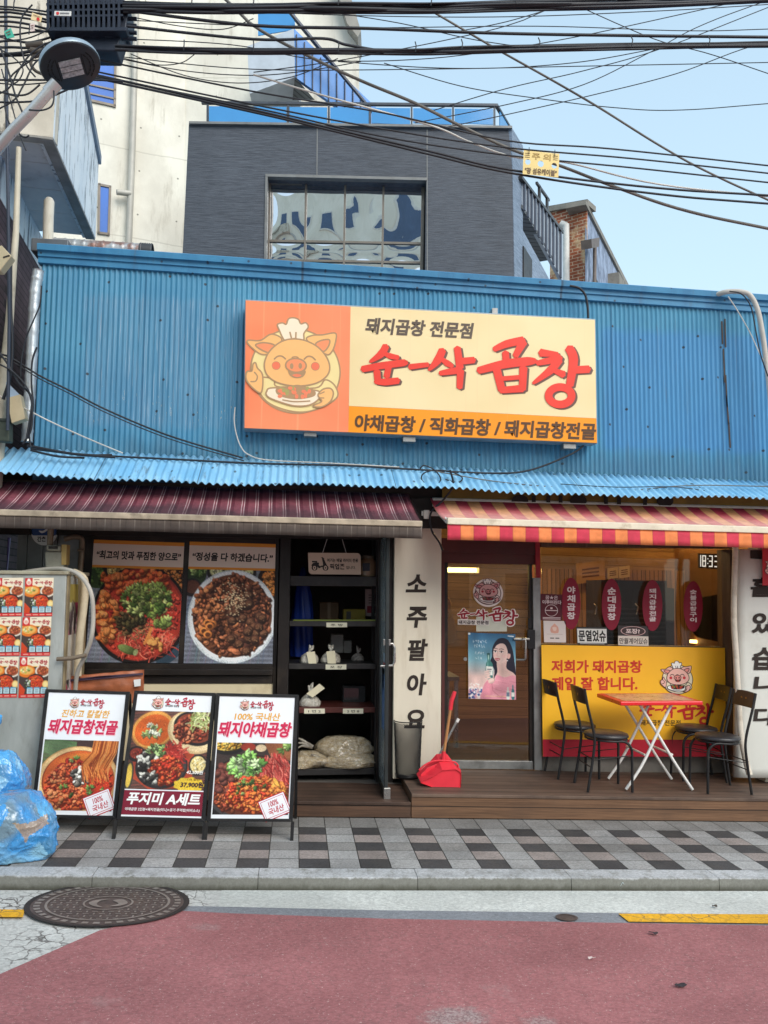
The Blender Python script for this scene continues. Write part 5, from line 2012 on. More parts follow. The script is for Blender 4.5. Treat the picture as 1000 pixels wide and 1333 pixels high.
# ------------------------------------------------------------------ signboard
PSG = FACE(YW - .20)
SG = thing('signboard', 'large orange and cream lightbox sign with a cartoon chef pig on the blue wall', 'signboard', tuple(PSG.pt(547, 570)))
SQ = [(319, 389.5), (775.5, 415), (778, 577.5), (317, 558)]
b = MB()
o = [PSG.pt(*p, -.012) for p in SQ]
b.prism(o, (0, .15, 0))
M_CAB = mat('sign_cabinet', (150, 160, 166), .45, .3, .15, 4, .1, 40, .4, (96, 96, 96), 4)
cab = b.build('cabinet', M_CAB, SG, bevel=.006)
for x, y in ((404, 561), (533, 568), (742, 577)):
    MB().slab(PSG, [(x - 8, y), (x + 8, y + .6), (x + 8, y + 7), (x - 8, y + 6.5)], .1, off=-.04).build('bracket', ALU, SG)
MB().slab(PSG, [(641, 401), (648, 401), (648, 410), (641, 410)], .2, off=-.05).build('bracket', ALU, SG)
sm = lambda x, y, o: PSG.pt(x, y, o)


def signface(name, cc, var, c2):
    g = G(name)
    p = g.pos()
    n = g.noise(g.sc(p, (1, 1, 1)), .9, 3)
    col = g.mix(g.ramp(n, .3, .7), L(cc), L(c2))
    x = g.xyz(p)[0]
    s = g.noise(g.sc(p, (26, 1, .15)), 1.4, 2)
    col = g.mix(g.ramp(s, .62, .66, 0, var), col, L((250, 200, 150)))
    return g.fin(col, .35, 0, .4)


M_SO, M_SC, M_SB = signface('sign_orange', (252, 124, 80), .25, (255, 148, 102)), signface('sign_cream', (248, 226, 174), .12, (240, 214, 158)), signface('sign_amber', (255, 158, 16), .05, (250, 150, 20))
fo = MB().slab(PSG, [(320, 391), (456.5, 399), (453.5, 562.5), (318.5, 557)], .008).build('orange_panel', M_SO, SG)
fc = MB().slab(PSG, [(456.5, 399), (774.5, 416.5), (776.5, 544.5), (454.3, 528.3)], .008).build('cream_panel', M_SC, SG)
fb = MB().slab(PSG, [(454.3, 528.5), (776.5, 544.7), (777.3, 576.5), (453.5, 562.5)], .008).build('amber_band', M_SB, SG)
b = MB()
chef_pig(b, sm and quadmap(PSG, [(320, 409.5), (446, 414), (446, 542), (320, 538)]), PAL_SIGN, (0, 0, 1, 1), .002, .0002, 13)
b.build('chef_emblem', PRINT, fo, fix=False)
b = MB()
INKB = L((96, 82, 70))
text(b, '돼지곱창 전문점', quadmap(PSG, [(477, 413), (616, 420.5), (615, 441), (476, 434)], .003), INKB, .035, 0, .06)
SH = L((112, 84, 74))
qlog = quadmap(PSG, [(471, 440.5), (770, 440.5), (770, 530), (471, 530)])
brush_logo(b, qlog, SH, (0, 0, 1, 1), .002, 9, 6)
REDL = L((240, 66, 50))
brush_logo(b, qlog, REDL, (0, 0, 1, 1), .006)
b.build('lettering', PRINT, fc, fix=False)
b = MB()
DK = L((92, 62, 36))
text(b, '야채곱창 / 직화곱창 / 돼지곱창전골', quadmap(PSG, [(462, 539), (776, 551), (776, 573), (462, 560.5)], .003), DK, .04, 0, .06)
b.build('lettering', PRINT, fb, fix=False)

# ------------------------------------------------------------------ awnings


def awning(name, label, cat, xs_b, xs_f, bz, fz, Yb, Yf, mtop, mval, mbar, barr, vlo, sag, closed_l, closed_r, wavy):
    """xs_* (x0, x1); bz, fz (z at x0, z at x1) at back and front"""
    t = thing(name, label, 'awning', ((xs_b[0] + xs_b[1]) / 2, Yb, fz[0]))
    b = MB()
    W = xs_b[1] - xs_b[0]

    def fn(u, v):
        x = (xs_b[0] * (1 - v) + xs_f[0] * v) * (1 - u) + (xs_b[1] * (1 - v) + xs_f[1] * v) * u
        z = (bz[0] * (1 - u) + bz[1] * u) * (1 - v) + (fz[0] * (1 - u) + fz[1] * u) * v
        z -= sag * 4 * v * (1 - v)
        return (x, Yb * (1 - v) + Yf * v, z + .004 * math.sin(u * 60) * math.sin(3.14 * v))
    nu, nv = 121, 9
    b.grid(nu, nv, fn)
    b.uv = [[(u * W, 1 - v) for u, v in q] if q else None for q in b.uv]
    c = b.build('canopy', mtop, t, fix=False)
    so = c.modifiers.new('thickness', 'SOLIDIFY')
    so.thickness = .003
    bar = MB()
    z0, z1 = fz
    bar.prism([(xs_f[0], Yf + y * barr, z0 + z * barr) for y, z in ((-.9, .6), (.9, .8), (.9, -.9), (-.9, -1.2))], (xs_f[1] - xs_f[0], 0, z1 - z0))
    bar.build('front_bar', mbar, t, bevel=.006)
    b = MB()

    def fv(u, v):
        x = xs_f[0] * (1 - u) + xs_f[1] * u
        z = (z0 * (1 - u) + z1 * u) - barr * .8 - v * (vlo + wavy * .25 * math.sin(x * 7))
        return (x, Yf - .01 + wavy * math.sin(x * 31.4) * v + .5 * wavy * math.sin(x * 11) * v, z)
    b.grid(241, 4, fv)
    W2 = xs_f[1] - xs_f[0]
    b.uv = [[(u * W2, 1 - v) for u, v in q] if q else None for q in b.uv]
    c = b.build('valance', mval, t, fix=False)
    so = c.modifiers.new('thickness', 'SOLIDIFY')
    so.thickness = .002
    return t


YA = YW - .12
m1 = awning_mat('maroon_striped_canvas', .112, [(0, 1, (136, 74, 84)), (.10, .16, (206, 172, 172)), (.28, .34, (206, 172, 172)), (.34, .6, (108, 50, 62))], None, ((52, 44, 48), .6, .2, .75, .9))
m1v = awning_mat('sooty_valance', .112, [(0, 1, (92, 80, 72)), (.1, .16, (126, 116, 106)), (.5, .56, (74, 64, 58))], None, ((64, 56, 52), .9, .2, .7, .8))
pA, pB = at(532, 643.5, YA), at(549.5, 681, 6.58)
pA0, pB0 = at(0, 627, YA), at(0, 666, 6.58)
sl_b = (pA[2] - pA0[2]) / (pA[0] - pA0[0])
sl_f = (pB[2] - pB0[2]) / (pB[0] - pB0[0])
AW1 = awning('awning', 'sooty maroon awning with thin white double stripes on the left', 'awning', (-3.5, pA[0]), (-3.5, pB[0]),
             (pA[2] + sl_b * (-3.5 - pA[0]), pA[2]), (pB[2] + sl_f * (-3.5 - pB[0]), pB[2]), YA, 6.58, m1, m1v,
             mat('dirty_bar', (176, 160, 138), .6, .1, .3, 9, .1, 60, .6, (90, 78, 66), 6), .026, .105, .02, 0, 0, .006)
# side cheek of the maroon awning
b = MB()
b.poly([tuple(pA), (pB[0], 6.58, pB[2]), (pB[0], 6.58, pB[2] - .12), (pA[0] + .02, YA, pA[2] - .26)])
b.build('end_cheek', m1v, AW1)
m2 = awning_mat('red_orange_striped_canvas', .214, [(0, 1, (226, 160, 106)), (.0, .5, (186, 52, 74))], ((228, 182, 170), .95, .35, .56), ((120, 96, 70), .1, -.2, .5, .5), seam=(120, 60, 44))
m2v = awning_mat('red_orange_valance', .214, [(0, 1, (236, 138, 82)), (.0, .5, (206, 62, 82))], None, ((120, 84, 60), .25, -.1, .45, .5), seam=(104, 34, 36))
qA, qB = at(560, 649, YA), at(582, 677, 6.55)
qA1, qB1 = at(1000, 660.5, YA), at(1000, 689, 6.55)
sb = (qA1[2] - qA[2]) / (qA1[0] - qA[0])
sf = (qB1[2] - qB[2]) / (qB1[0] - qB[0])
xe = 5.7
AW2 = awning('awning', 'red and orange striped awning with a pale roller bar on the right', 'awning', (qA[0], xe), (qB[0], xe),
             (qA[2], qA[2] + sb * (xe - qA[0])), (qB[2], qB[2] + sf * (xe - qB[0])), YA, 6.55, m2, m2v,
             mat('cream_roller_bar', (226, 214, 190), .45, 0, .08, 8, .1, 60, .45, (150, 124, 92), 7), .030, .135, .045, 0, 0, .004)
b = MB()
b.tube([tuple(at(572, 668, YA)), tuple(at(583, 679, 6.6))], .02, 8)
b.tube([(qA[0] + .02, YA, qA[2] - .03), (xe, YA, qA[2] + sb * (xe - qA[0]) - .03)], .04, 12)
b.build('arm', WHITEP, AW2)
b = MB()
b.slab(FACE(YA - .02), [(549, 665), (580, 667), (580, 672), (549, 671)], .05)
b.slab(FACE(YA - .04), [(552, 664), (559, 664), (559, 675), (552, 675)], .05)
b.build('bracket', WHITEP, AW2)

# ------------------------------------------------------------------ decks
M_DECK = wood_mat('deck_boards', (84, 67, 57), (108, 88, 75), .12, 1, .007, ((66, 52, 46), .5))
M_FASC = wood_mat('fascia_boards', (92, 66, 48), (122, 90, 66), .098, 2, .005, ((88, 66, 52), .4), off=-.03)
M_STEP = wood_mat('dark_step_boards', (64, 48, 40), (90, 68, 56), .12, 1, .006, ((46, 38, 34), .5))
M_STEPF = wood_mat('dark_step_fascia', (72, 52, 40), (96, 70, 54), .098, 2, .005, ((60, 46, 38), .45), off=-.03)
xd0 = at(536, 1050, 6.73)[0]


def deck(name, label, x0, x1, y0, y1, h, mt, mf, n):
    t = thing(name, label, 'decking', ((x0 + x1) / 2, y0, gz((x0 + x1) / 2)))

    def sb_(ya, yb, ha, hb, xa=x0, xb=x1):
        b = MB()
        vs = [gp(x, y, z) for z in (ha, hb) for x, y in ((xa, ya), (xb, ya), (xb, yb), (xa, yb))]
        return b.add(vs, [(3, 2, 1, 0), (4, 5, 6, 7), (0, 1, 5, 4), (1, 2, 6, 5), (2, 3, 7, 6), (3, 0, 4, 7)])
    sb_(y0, y1, h - .025, h).build('deck_top', mt, t, bevel=.004)
    sb_(y0 + .008, y0 + .035, .008, h - .026).build('fascia', mf, t, bevel=.002)
    sb_(y0 + .04, y1, .008, h - .027, x0 + .002, x0 + .03).build('end_board', mf, t)
    return t


deck('deck', 'brown timber deck carrying the red table and chairs in front of the entrance', xd0, 6.2, 6.73, 7.68, .195, M_DECK, M_FASC, 8)
deck('wooden_step', 'lower dark timber step in front of the open storeroom doorway', -1.9, xd0 - .006, 6.73, 7.38, .128, M_STEP, M_STEPF, 5)
# ------------------------------------------------------------------ menu posters in the left window
WHITE = L((244, 242, 238))
PK = L((40, 32, 30))


def poster(name, label, cat, pl, q, img, header, group=None):
    t = thing(name, label, cat, tuple(pl.pt(*q[3])), group)
    m = quadmap(pl, q, .006)
    b = MB()
    b.prism([m(0, 0), m(1, 0), m(1, 1), m(0, 1)], -pl.n * .002)
    b.build('sheet', mat('poster_sheet', (230, 220, 206), .4, 0, .03), t)
    v0 = .215
    picture('food_photo', img, lambda u, v, o: m(u, v0 + (1 - v0) * v, .001 + o), PRINT, t, 0, 1.15)
    b = MB()
    for a, c, cl in ((0, .03, (226, 146, 50)), (.03, .205, (226, 206, 190)), (.205, .225, (226, 146, 50))):
        b.poly([m(0, a, .0015), m(1, a, .0015), m(1, c, .0015), m(0, c, .0015)], L(cl))
    b.build('header_band', PRINT, t)
    b = MB()
    text(b, header, m, PK, .03, .003, .04, (.04, .085, .97, .155))
    b.build('lettering', PRINT, t, fix=False)
    return t


PW_ = FACE(YWIN)
poster('menu_poster', 'window poster of red stew topped with green leaves, left menu pane', 'poster', PW_,
       [(122.4, 702.4), (240, 706.6), (231.8, 863.2), (111.2, 862)], art_stew(), '“최고의 맛과 푸짐한 양으로”')
poster('menu_poster', 'window poster of brown fried offal on a white plate, right menu pane', 'poster', PW_,
       [(247, 705), (359, 708.3), (354.8, 864), (239, 863.4)], art_pan(), '“정성을 다 하겠습니다.”')

# ------------------------------------------------------------------ sandwich boards
HGOLD, HPINK, MARO = L((232, 170, 60)), L((206, 40, 82)), L((126, 30, 50))


def logo_small(b, m, box, off, sub=True):
    u0, v0, u1, v1 = box
    w = u1 - u0
    chef_pig(b, m, PAL_COL, (u0, v0, u0 + w * .27, v1), off, .00012, 16)
    brush_logo(b, m, CRIM, (u0 + w * .30, v0 + (v1 - v0) * .08, u1, v0 + (v1 - v0) * .95), off + .001)
    if sub:
        text(b, '돼지곱창 전문점', m, INK, .02, off + .001, 0, (u0 + w * .31, v0 + (v1 - v0) * .64, u0 + w * .63, v0 + (v1 - v0) * .80))


def board(label, q, lean, foot, legpx, build_print):
    """q: photo-pixel frame corners; lean: how far the top leans back (rise over run)"""
    g0 = on_ground(*foot, 0)
    base = np.array([g0[0], g0[1], gz(g0[0])])
    pl = Pl(base, (0, -math.cos(lean), math.sin(lean)))
    t = thing('sandwich_board', label, 'menu board', tuple(base), 'menu boards standing on the pavement')
    m = quadmap(pl, q)
    fr_ = MB()
    e, ev = .045, .024
    out = [(0, 0), (1, 0), (1, 1), (0, 1)]
    inn = [(e, ev), (1 - e, ev), (1 - e, 1 - ev), (e, 1 - ev)]
    for i in range(4):
        j = (i + 1) % 4
        fr_.prism([m(*out[i], .006), m(*out[j], .006), m(*inn[j], .006), m(*inn[i], .006)], -pl.n * .03)
    fr_.build('frame', BLACKM, t, bevel=.002)
    MB().prism([m(e, ev), m(1 - e, ev), m(1 - e, 1 - ev), m(e, 1 - ev)], -pl.n * .006).build('panel', mat('board_panel', (236, 238, 240), .45, 0, .03), t)
    mi = lambda u, v, o=0.0: m(e + (1 - 2 * e) * u, ev + (1 - 2 * ev) * v, o)
    build_print(t, mi)
    # legs: front pair continue the frame, rear pair spread behind
    top_l, top_r = np.array(m(.01, 0)), np.array(m(.99, 0))
    for (lx, ly), u in zip(legpx, (.0, 1.0)):
        a = np.array(m(u, 1.0, .0))
        d = np.array(m(u, 1.0)) - np.array(m(u, .9))
        d /= np.linalg.norm(d)
        k = (a[2] - gz(a[0])) / -d[2] if d[2] < 0 else 0
        f_ = a + d * k
        b = MB()
        s = .012
        b.prism([a + (-s, -s, 0), a + (s, -s, 0), a + (s, s, 0), a + (-s, s, 0)], f_ - a)
        b.build('leg', BLACKM, t)
    for p in (top_l, top_r):
        f_ = np.array([p[0], p[1] + .42, gz(p[0])])
        p2 = p + (0, .03, -.02)
        b = MB()
        b.prism([p2 + (-.011, -.011, 0), p2 + (.011, -.011, 0), p2 + (.011, .011, 0), p2 + (-.011, .011, 0)], f_ - p2)
        b.build('leg', BLACKM, t)
    return t


def stampbox(b, m, off):
    """tilted white stamp with a red border: 100% 국내산"""
    def r(x, y, o=0.0):
        ca, sa = math.cos(-.42), math.sin(-.42)
        X, Y = (x - .5) * .36, (y - .5) * .30
        return m(.81 + X * ca - Y * sa * 1.0, .90 + (X * sa + Y * ca) * .62, o)
    for k, (g_, c) in enumerate(((0, L((190, 40, 60))), (.03, L((238, 236, 240))), (.07, L((190, 40, 60))), (.085, L((238, 236, 240))))):
        b.poly([r(g_, g_ * 1.4, off + k * .0003), r(1 - g_, g_ * 1.4, off + k * .0003), r(1 - g_, 1 - g_ * 1.4, off + k * .0003), r(g_, 1 - g_ * 1.4, off + k * .0003)], c)
    text(b, '100%', r, L((190, 60, 76)), .02, off + .002, .1, (.32, .2, .68, .45))
    text(b, '국내산', r, L((190, 40, 60)), .02, off + .002, .1, (.22, .5, .80, .8))


def print_a(t, m):
    picture('food_photo', art_hotpot(), lambda u, v, o: m(.02 + .96 * u, .385 + .58 * v, .001 + o), PRINT, t)
    b = MB()
    logo_small(b, m, (.29, .03, .74, .125), .002)
    b.build('logo', PRINT, t, fix=False)
    b = MB()
    text(b, '진하고 칼칼한', m, HGOLD, .025, .002, .12, (.20, .135, .82, .2))
    text(b, '돼지곱창전골', m, L((244, 200, 206)), .045, .0015, .1, (.058, .223, .948, .343))
    text(b, '돼지곱창전골', m, HPINK, .045, .002, .1, (.05, .215, .94, .335))
    b.build('lettering', PRINT, t, fix=False)
    b = MB()
    stampbox(b, m, .003)
    b.build('stamp', PRINT, t, fix=False)


def print_b(t, m):
    picture('food_photo', art_set(), lambda u, v, o: m(.0 + 1.0 * u, .135 + .64 * v, .001 + o), PRINT, t)
    b = MB()
    logo_small(b, m, (.21, .012, .79, .122), .002)
    b.build('logo', PRINT, t, fix=False)
    MB().poly([m(0, .785, .0015), m(1, .785, .0015), m(1, .985, .0015), m(0, .985, .0015)], MARO).build('red_band', PRINT, t)
    b = MB()
    text(b, '푸지미 A세트', m, WHITE, .045, .003, .1, (.05, .80, .97, .90))
    text(b, '야채곱창 2인분+돼지전골(미니)+공기 주먹밥(비비소스)', m, WHITE, .02, .003, .05, (.04, .925, .97, .955))
    text(b, '37,900원', m, L((60, 30, 50)), .03, .004, .05, (.70, .705, .99, .755))
    text(b, '42,500원', m, L((250, 246, 240)), .02, .004, .1, (.76, .61, .97, .645))
    text(b, '11% 할인', m, L((120, 80, 20)), .015, .004, 0, (.78, .675, .93, .695))
    b.build('lettering', PRINT, t, fix=False)


def print_c(t, m):
    picture('food_photo', art_veg(), lambda u, v, o: m(.015 + .97 * u, .378 + .59 * v, .001 + o), PRINT, t)
    b = MB()
    logo_small(b, m, (.28, .02, .73, .115), .002)
    b.build('logo', PRINT, t, fix=False)
    b = MB()
    text(b, '100% 국내산', m, HGOLD, .025, .002, .08, (.22, .13, .82, .195))
    text(b, '돼지야채곱창', m, L((244, 200, 206)), .045, .0015, .1, (.028, .213, .978, .338))
    text(b, '돼지야채곱창', m, HPINK, .045, .002, .1, (.02, .205, .97, .33))
    b.build('lettering', PRINT, t, fix=False)
    b = MB()
    stampbox(b, m, .003)
    b.build('stamp', PRINT, t, fix=False)


board('menu board showing a hotpot with noodles, standing beside the blue rubbish bags',
      [(59, 897), (169, 900.5), (151, 1066), (39.5, 1064)], .20, (146, 1086), [(40, 1085), (148, 1090)], print_a)
board('menu board with a dark red price band, between the two other boards',
      [(175, 899), (281, 902), (267, 1069.5), (151.5, 1066.5)], .20, (262, 1093), [(152, 1090), (262, 1093)], print_b)
board('menu board with green leaves and orange stew, nearest to the wooden step',
      [(281.5, 902), (389, 904.5), (381, 1070), (269, 1069.5)], .15, (376, 1094), [(268, 1094), (379, 1095)], print_c)

# ------------------------------------------------------------------ entrance decals and poster
PDG = FACE(YD - .035)
dec = thing('door_decal', 'chef pig and red lettering decal on the glass entrance door', 'decal', tuple(PDG.pt(637, 815)))
b = MB()
m = quadmap(PDG, [(617, 752), (653, 753), (653, 788), (617, 787)])
b.outline(lambda x, y, o: m((x - 70) / 790, (y - 190) / 820, o), [(475 + 400 * math.cos(a), 640 + 400 * math.sin(a)) for a in np.linspace(0, 6.283, 17)[:-1]], 60, L((232, 220, 216)))
chef_pig(b, m, PAL_DECAL, (0, 0, 1, 1), .001, .0001, 20)
b.build('chef_emblem', PRINT, dec, fix=False)
b = MB()
m = quadmap(PDG, [(596, 790), (675, 791), (675, 814.5), (596, 813)])
brush_logo(b, m, L((236, 228, 222)), (0, 0, 1, 1), .0, 0, 0, 1.7)
brush_logo(b, m, L((150, 26, 44)), (0, 0, 1, 1), .003)
b.poly([PDG.pt(596, 806, -.0005), PDG.pt(637, 807, -.0005), PDG.pt(637, 814, -.0005), PDG.pt(596, 813, -.0005)], L((226, 218, 212)))
text(b, '돼지곱창 전문점', quadmap(PDG, [(597, 807.5), (636, 808), (636, 813), (597, 812.4)]), L((60, 40, 40)), .03, .001)
b.build('lettering', PRINT, dec, fix=False)
po = thing('drink_poster', 'poster of a woman in pink holding a green bottle on the entrance door', 'poster', tuple(PDG.pt(640, 911)))
m = quadmap(PDG, [(609.5, 823.5), (671, 825.5), (672, 911), (610, 909.5)])
MB().prism([m(0, 0), m(1, 0), m(1, 1), m(0, 1)], (0, .001, 0)).build('sheet', mat('poster_paper', (226, 226, 226), .4), po)
picture('portrait_print', art_portrait(), lambda u, v, o: m(u, v, .001 + o), PRINT, po)
b = MB()
b.poly([PDG.pt(620, 803, -.008), PDG.pt(660, 804, -.008), PDG.pt(660, 822, -.008), PDG.pt(620, 822, -.008)])
tag(b.build('paper_notice', mat('pale_notice', (206, 206, 190), .6)), 'pale paper sheet behind the door glass above the woman poster', 'notice')

# ------------------------------------------------------------------ shop window stickers
PWG = FACE(YD - .035)
WR = L((140, 16, 48))
GLY = L((240, 226, 226))
for s, x0, x1, y0, y1, lab in (('야채곱창', 731, 756, 752, 819.5, 'dark red oval sticker reading 야채곱창, leftmost of the four ovals on the shop window'),
                               ('순대곱창', 783.5, 809, 753.5, 820.5, 'dark red oval sticker reading 순대곱창 above the folded window notices'),
                               ('돼지곱창전골', 836.5, 862.5, 755, 821.5, 'dark red oval sticker reading 돼지곱창전골, third oval from the entrance door'),
                               ('숯불곱창구이', 890, 915, 756.5, 822.5, 'dark red oval sticker reading 숯불곱창구이, rightmost of the four ovals')):
    t = thing('oval_sticker', lab, 'sticker', tuple(PWG.pt((x0 + x1) / 2, y1)), 'oval stickers on the shop window')
    m = quadmap(PWG, [(x0, y0), (x1, y0), (x1, y1), (x0, y1)])
    pts = [m(.5 + .5 * math.cos(a), .5 + .5 * math.sin(a)) for a in np.linspace(0, 6.283, 41)[:-1]]
    MB().prism(pts, (0, .001, 0), WR).build('backing', PRINT, t)
    b = MB()
    n = len(s)
    h = .66 / n
    for k, ch in enumerate(s):
        text(b, ch, m, GLY, .03, .001, 0, (.34 if n == 6 else .30, .17 + k * h, .68 if n == 6 else .72, .17 + k * h + h * .82))
    b.build('lettering', PRINT, t, fix=False)


def sticker(name, label, cat, q, col, fn, mat_=None):
    t = thing(name, label, cat, tuple(PWG.pt(*q[3])))
    m = quadmap(PWG, q)
    MB().prism([m(0, 0), m(1, 0), m(1, 1), m(0, 1)], (0, .001, 0), L(col)).build('sheet', PRINT, t)
    b = MB()
    fn(b, m)
    if b.v:
        b.build('lettering', PRINT, t, fix=False)
    return t


def s1(b, m):
    c = L((226, 206, 206))
    text(b, '꿈★은', m, c, .02, .001, 0, (.22, .05, .80, .20))
    text(b, '이루어진다', m, c, .03, .001, 0, (.08, .23, .96, .38))
    for r0, r1 in ((.30, .275),):
        k = [(math.cos(a), math.sin(a)) for a in np.linspace(0, 6.283, 33)]
        for (x, y), (x2, y2) in zip(k[:-1], k[1:]):
            b.poly([m(.5 + r0 * x, .62 + r0 * .75 * y, .001), m(.5 + r0 * x2, .62 + r0 * .75 * y2, .001), m(.5 + r1 * x2, .62 + r1 * .75 * y2, .001), m(.5 + r1 * x, .62 + r1 * .75 * y, .001)], c)
    b.poly([m(.22, .605, .001), m(.78, .605, .001), m(.78, .635, .001), m(.22, .635, .001)], c)
    b.poly([m(.45, .5, .001), m(.55, .5, .001), m(.55, .57, .001), m(.45, .57, .001)], c)
    for v in (.88, .93):
        b.poly([m(.1, v, .001), m(.92, v, .001), m(.92, v + .025, .001), m(.1, v + .025, .001)], c)


sticker('maroon_sticker', 'square maroon sticker with a white circle emblem beside the metal door jamb', 'sticker', [(704, 773), (732, 774), (732, 808), (704, 807.5)], (92, 26, 38), s1)


def s2(b, m):
    b.shape(m, [(.32, .32), (.42, .2), (.5, .12), (.58, .2), (.66, .3), (.66, .56), (.33, .55)], L((226, 170, 150)), .001, 2)
    b.shape(m, [(.4, .3), (.58, .3), (.56, .45), (.44, .45)], L((238, 206, 190)), .0015, 2)
    b.poly([m(.14, .61, .001), m(.86, .61, .001), m(.86, .63, .001), m(.14, .63, .001)], L((200, 180, 172)))
    for x in (.28, .52):
        b.poly([m(x, .78, .001), m(x + .18, .78, .001), m(x + .18, .83, .001), m(x, .83, .001)], L((110, 100, 96)))


sticker('white_sticker', 'square white sticker with a small pink bag drawing below the maroon sticker', 'sticker', [(707.5, 808), (736.5, 808.5), (737, 836.5), (708.5, 836)], (228, 216, 210), s2)


def s3(b, m):
    b.poly([m(.02, .1, .0006), m(.98, .1, .0006), m(.98, .9, .0006), m(.02, .9, .0006)], L((226, 228, 222)))
    text(b, '문열었슈', m, L((38, 38, 38)), .06, .001, 0, (.06, .18, .95, .82))
    b.poly([m(.1, .93, .001), m(.9, .93, .001), m(.9, .97, .001), m(.1, .97, .001)], L((190, 190, 186)))


sticker('open_sign', 'white window sign with heavy black letters reading 문열었슈', 'sign', [(750.5, 816), (790.5, 816.5), (791, 839.5), (751.5, 839)], (54, 54, 54), s3)


def s4(b, m):
    b.poly([m(0, .52, .0006), m(1, .52, .0006), m(1, 1, .0006), m(0, 1, .0006)], L((224, 214, 202)))
    pts = [m(.5 + .41 * math.cos(a), .27 + .24 * math.sin(a), .0008) for a in np.linspace(0, 6.283, 33)[:-1]]
    b.poly(pts, L((206, 170, 166)))
    pts = [m(.5 + .38 * math.cos(a), .27 + .21 * math.sin(a), .0010) for a in np.linspace(0, 6.283, 33)[:-1]]
    b.poly(pts, L((70, 56, 56)))
    text(b, '포장?', m, L((232, 214, 210)), .03, .0014, 0, (.26, .15, .72, .40))
    text(b, '만월계어딨슈', m, L((60, 50, 46)), .02, .0014, .05, (.04, .62, .97, .92))


sticker('takeaway_sign', 'two part window sign with 포장? in a dark oval over handwriting', 'sign', [(804.5, 814), (844, 815), (844.5, 841), (805, 840)], (62, 58, 58), s4)

# ------------------------------------------------------------------ yellow panel under the shop window
PYP = FACE(YD - .075)
yp = thing('printed_panel', 'yellow panel with red lettering and chef pig under the shop window', 'panel', tuple(PYP.pt(825, 985)))
QY = [(705, 839.5), (944, 843.5), (945.5, 985), (707, 985)]
mY = quadmap(PYP, QY)
MB().prism([mY(0, 0), mY(1, 0), mY(1, 1), mY(0, 1)], (0, .006, 0)).build('sheet', mat('yellow_vinyl', (255, 190, 44), .4, 0, .05, 2, spec=.4), yp)
b = MB()
b.poly([mY(0, .845, .001), mY(1, .845, .001), mY(1, 1, .001), mY(0, 1, .001)])
b.build('red_band', mat('red_vinyl', (196, 36, 56), .4, 0, .06, 2), yp)
b = MB()
RY = L((206, 58, 38))
text(b, '저희가 돼지곱창', quadmap(PYP, [(718, 859), (836, 860), (836, 876), (718, 876)]), RY, .03, .002)
text(b, '제일 잘 합니다.', quadmap(PYP, [(718.5, 881), (830, 881.5), (830, 898.5), (718.5, 898.5)]), RY, .03, .002)
brush_logo(b, quadmap(PYP, [(833, 911), (930, 912), (930, 944), (833, 943)]), L((206, 44, 44)), (0, 0, 1, 1), .002)
text(b, '돼지곱창 전문점', quadmap(PYP, [(834, 937), (886, 937.5), (886, 945), (834, 944.5)]), L((60, 36, 26)), .02, .002)
b.build('lettering', PRINT, yp, fix=False)
b = MB()
chef_pig(b, quadmap(PYP, [(860, 859.5), (903, 860), (903, 905), (860, 904.5)]), PAL_COL, (0, 0, 1, 1), .002, .0002, 15)
b.build('chef_emblem', PRINT, yp, fix=False)
# ------------------------------------------------------------------ metal cabinet with flyers (left)
YC = 6.50
PC = FACE(YC)
M_CABM = mat('grey_cabinet', (172, 174, 168), .5, .25, .18, 3, .15, 50, .55, (104, 98, 84), 2.4, stretch=(2, 2, .7))
xr = at(80, 900, YC)[0]
ztc = at(60, 748, YC)[2]
cb = thing('metal_cabinet', 'grey metal utility cabinet on the pavement covered with flyers at the left edge', 'cabinet', (xr - .4, YC, gz(xr)))
MB().box(xr - 1.2, xr, YC, YC + .62, gz(xr - .5), ztc).build('body', M_CABM, cb, bevel=.006)
b = MB()
b.box(xr - 1.22, xr + .015, YC - .015, YC + .64, ztc, ztc + .028)
b.build('lid', mat('rusty_lid', (166, 160, 138), .6, .2, .2, 5, .2, 50, .7, (122, 92, 58), 4), cb, bevel=.006)
b = MB()
for y0, y1, c in ((.02, .07, (150, 146, 130)), (.34, .40, (140, 126, 96)), (.52, .6, (120, 104, 76))):
    b.box(xr + .001, xr + .014, YC + y0, YC + y1, .3, ztc - .005)
b.build('side_rib', mat('worn_tan_metal', (146, 130, 100), .6, .2, .25, 5, .2, 50, .5, (100, 80, 60), 4), cb)
im = Img(30, 90, (190, 180, 170), 8)
im.blobs(60, (15, 45, 15, 44), [(206, 120, 140), (224, 170, 180), (110, 90, 90), (200, 190, 160), (170, 60, 90)], 3, 8, 2.4, .2)
im.a[:12] = (160, 140, 70)
im.a[74:] = im.a[74:] * .3 + np.array((70, 90, 150)) * .7
im.strands(20, (15, 40, 12, 34), [(60, 50, 50), (230, 220, 210)], 24, 2, 1.4)
pp_ = thing('torn_poster', 'torn faded pink poster peeling on the side of the grey cabinet', 'poster', (xr, YC + .2, .7))
b = MB()
sp = lambda u, v, o=0.0: (xr + .004 + o + .006 * math.sin(v * 9), YC + .085 + .24 * u, ztc - .07 - v * 1.05)
b.prism([sp(0, 0), sp(1, 0), sp(1, 1), sp(0, 1)], (-.002, 0, 0))
b.build('backing', mat('torn_paper', (190, 182, 168), .8), pp_)
picture('print', im, lambda u, v, o: sp(u, v, .002 + o), PRINTM, pp_)

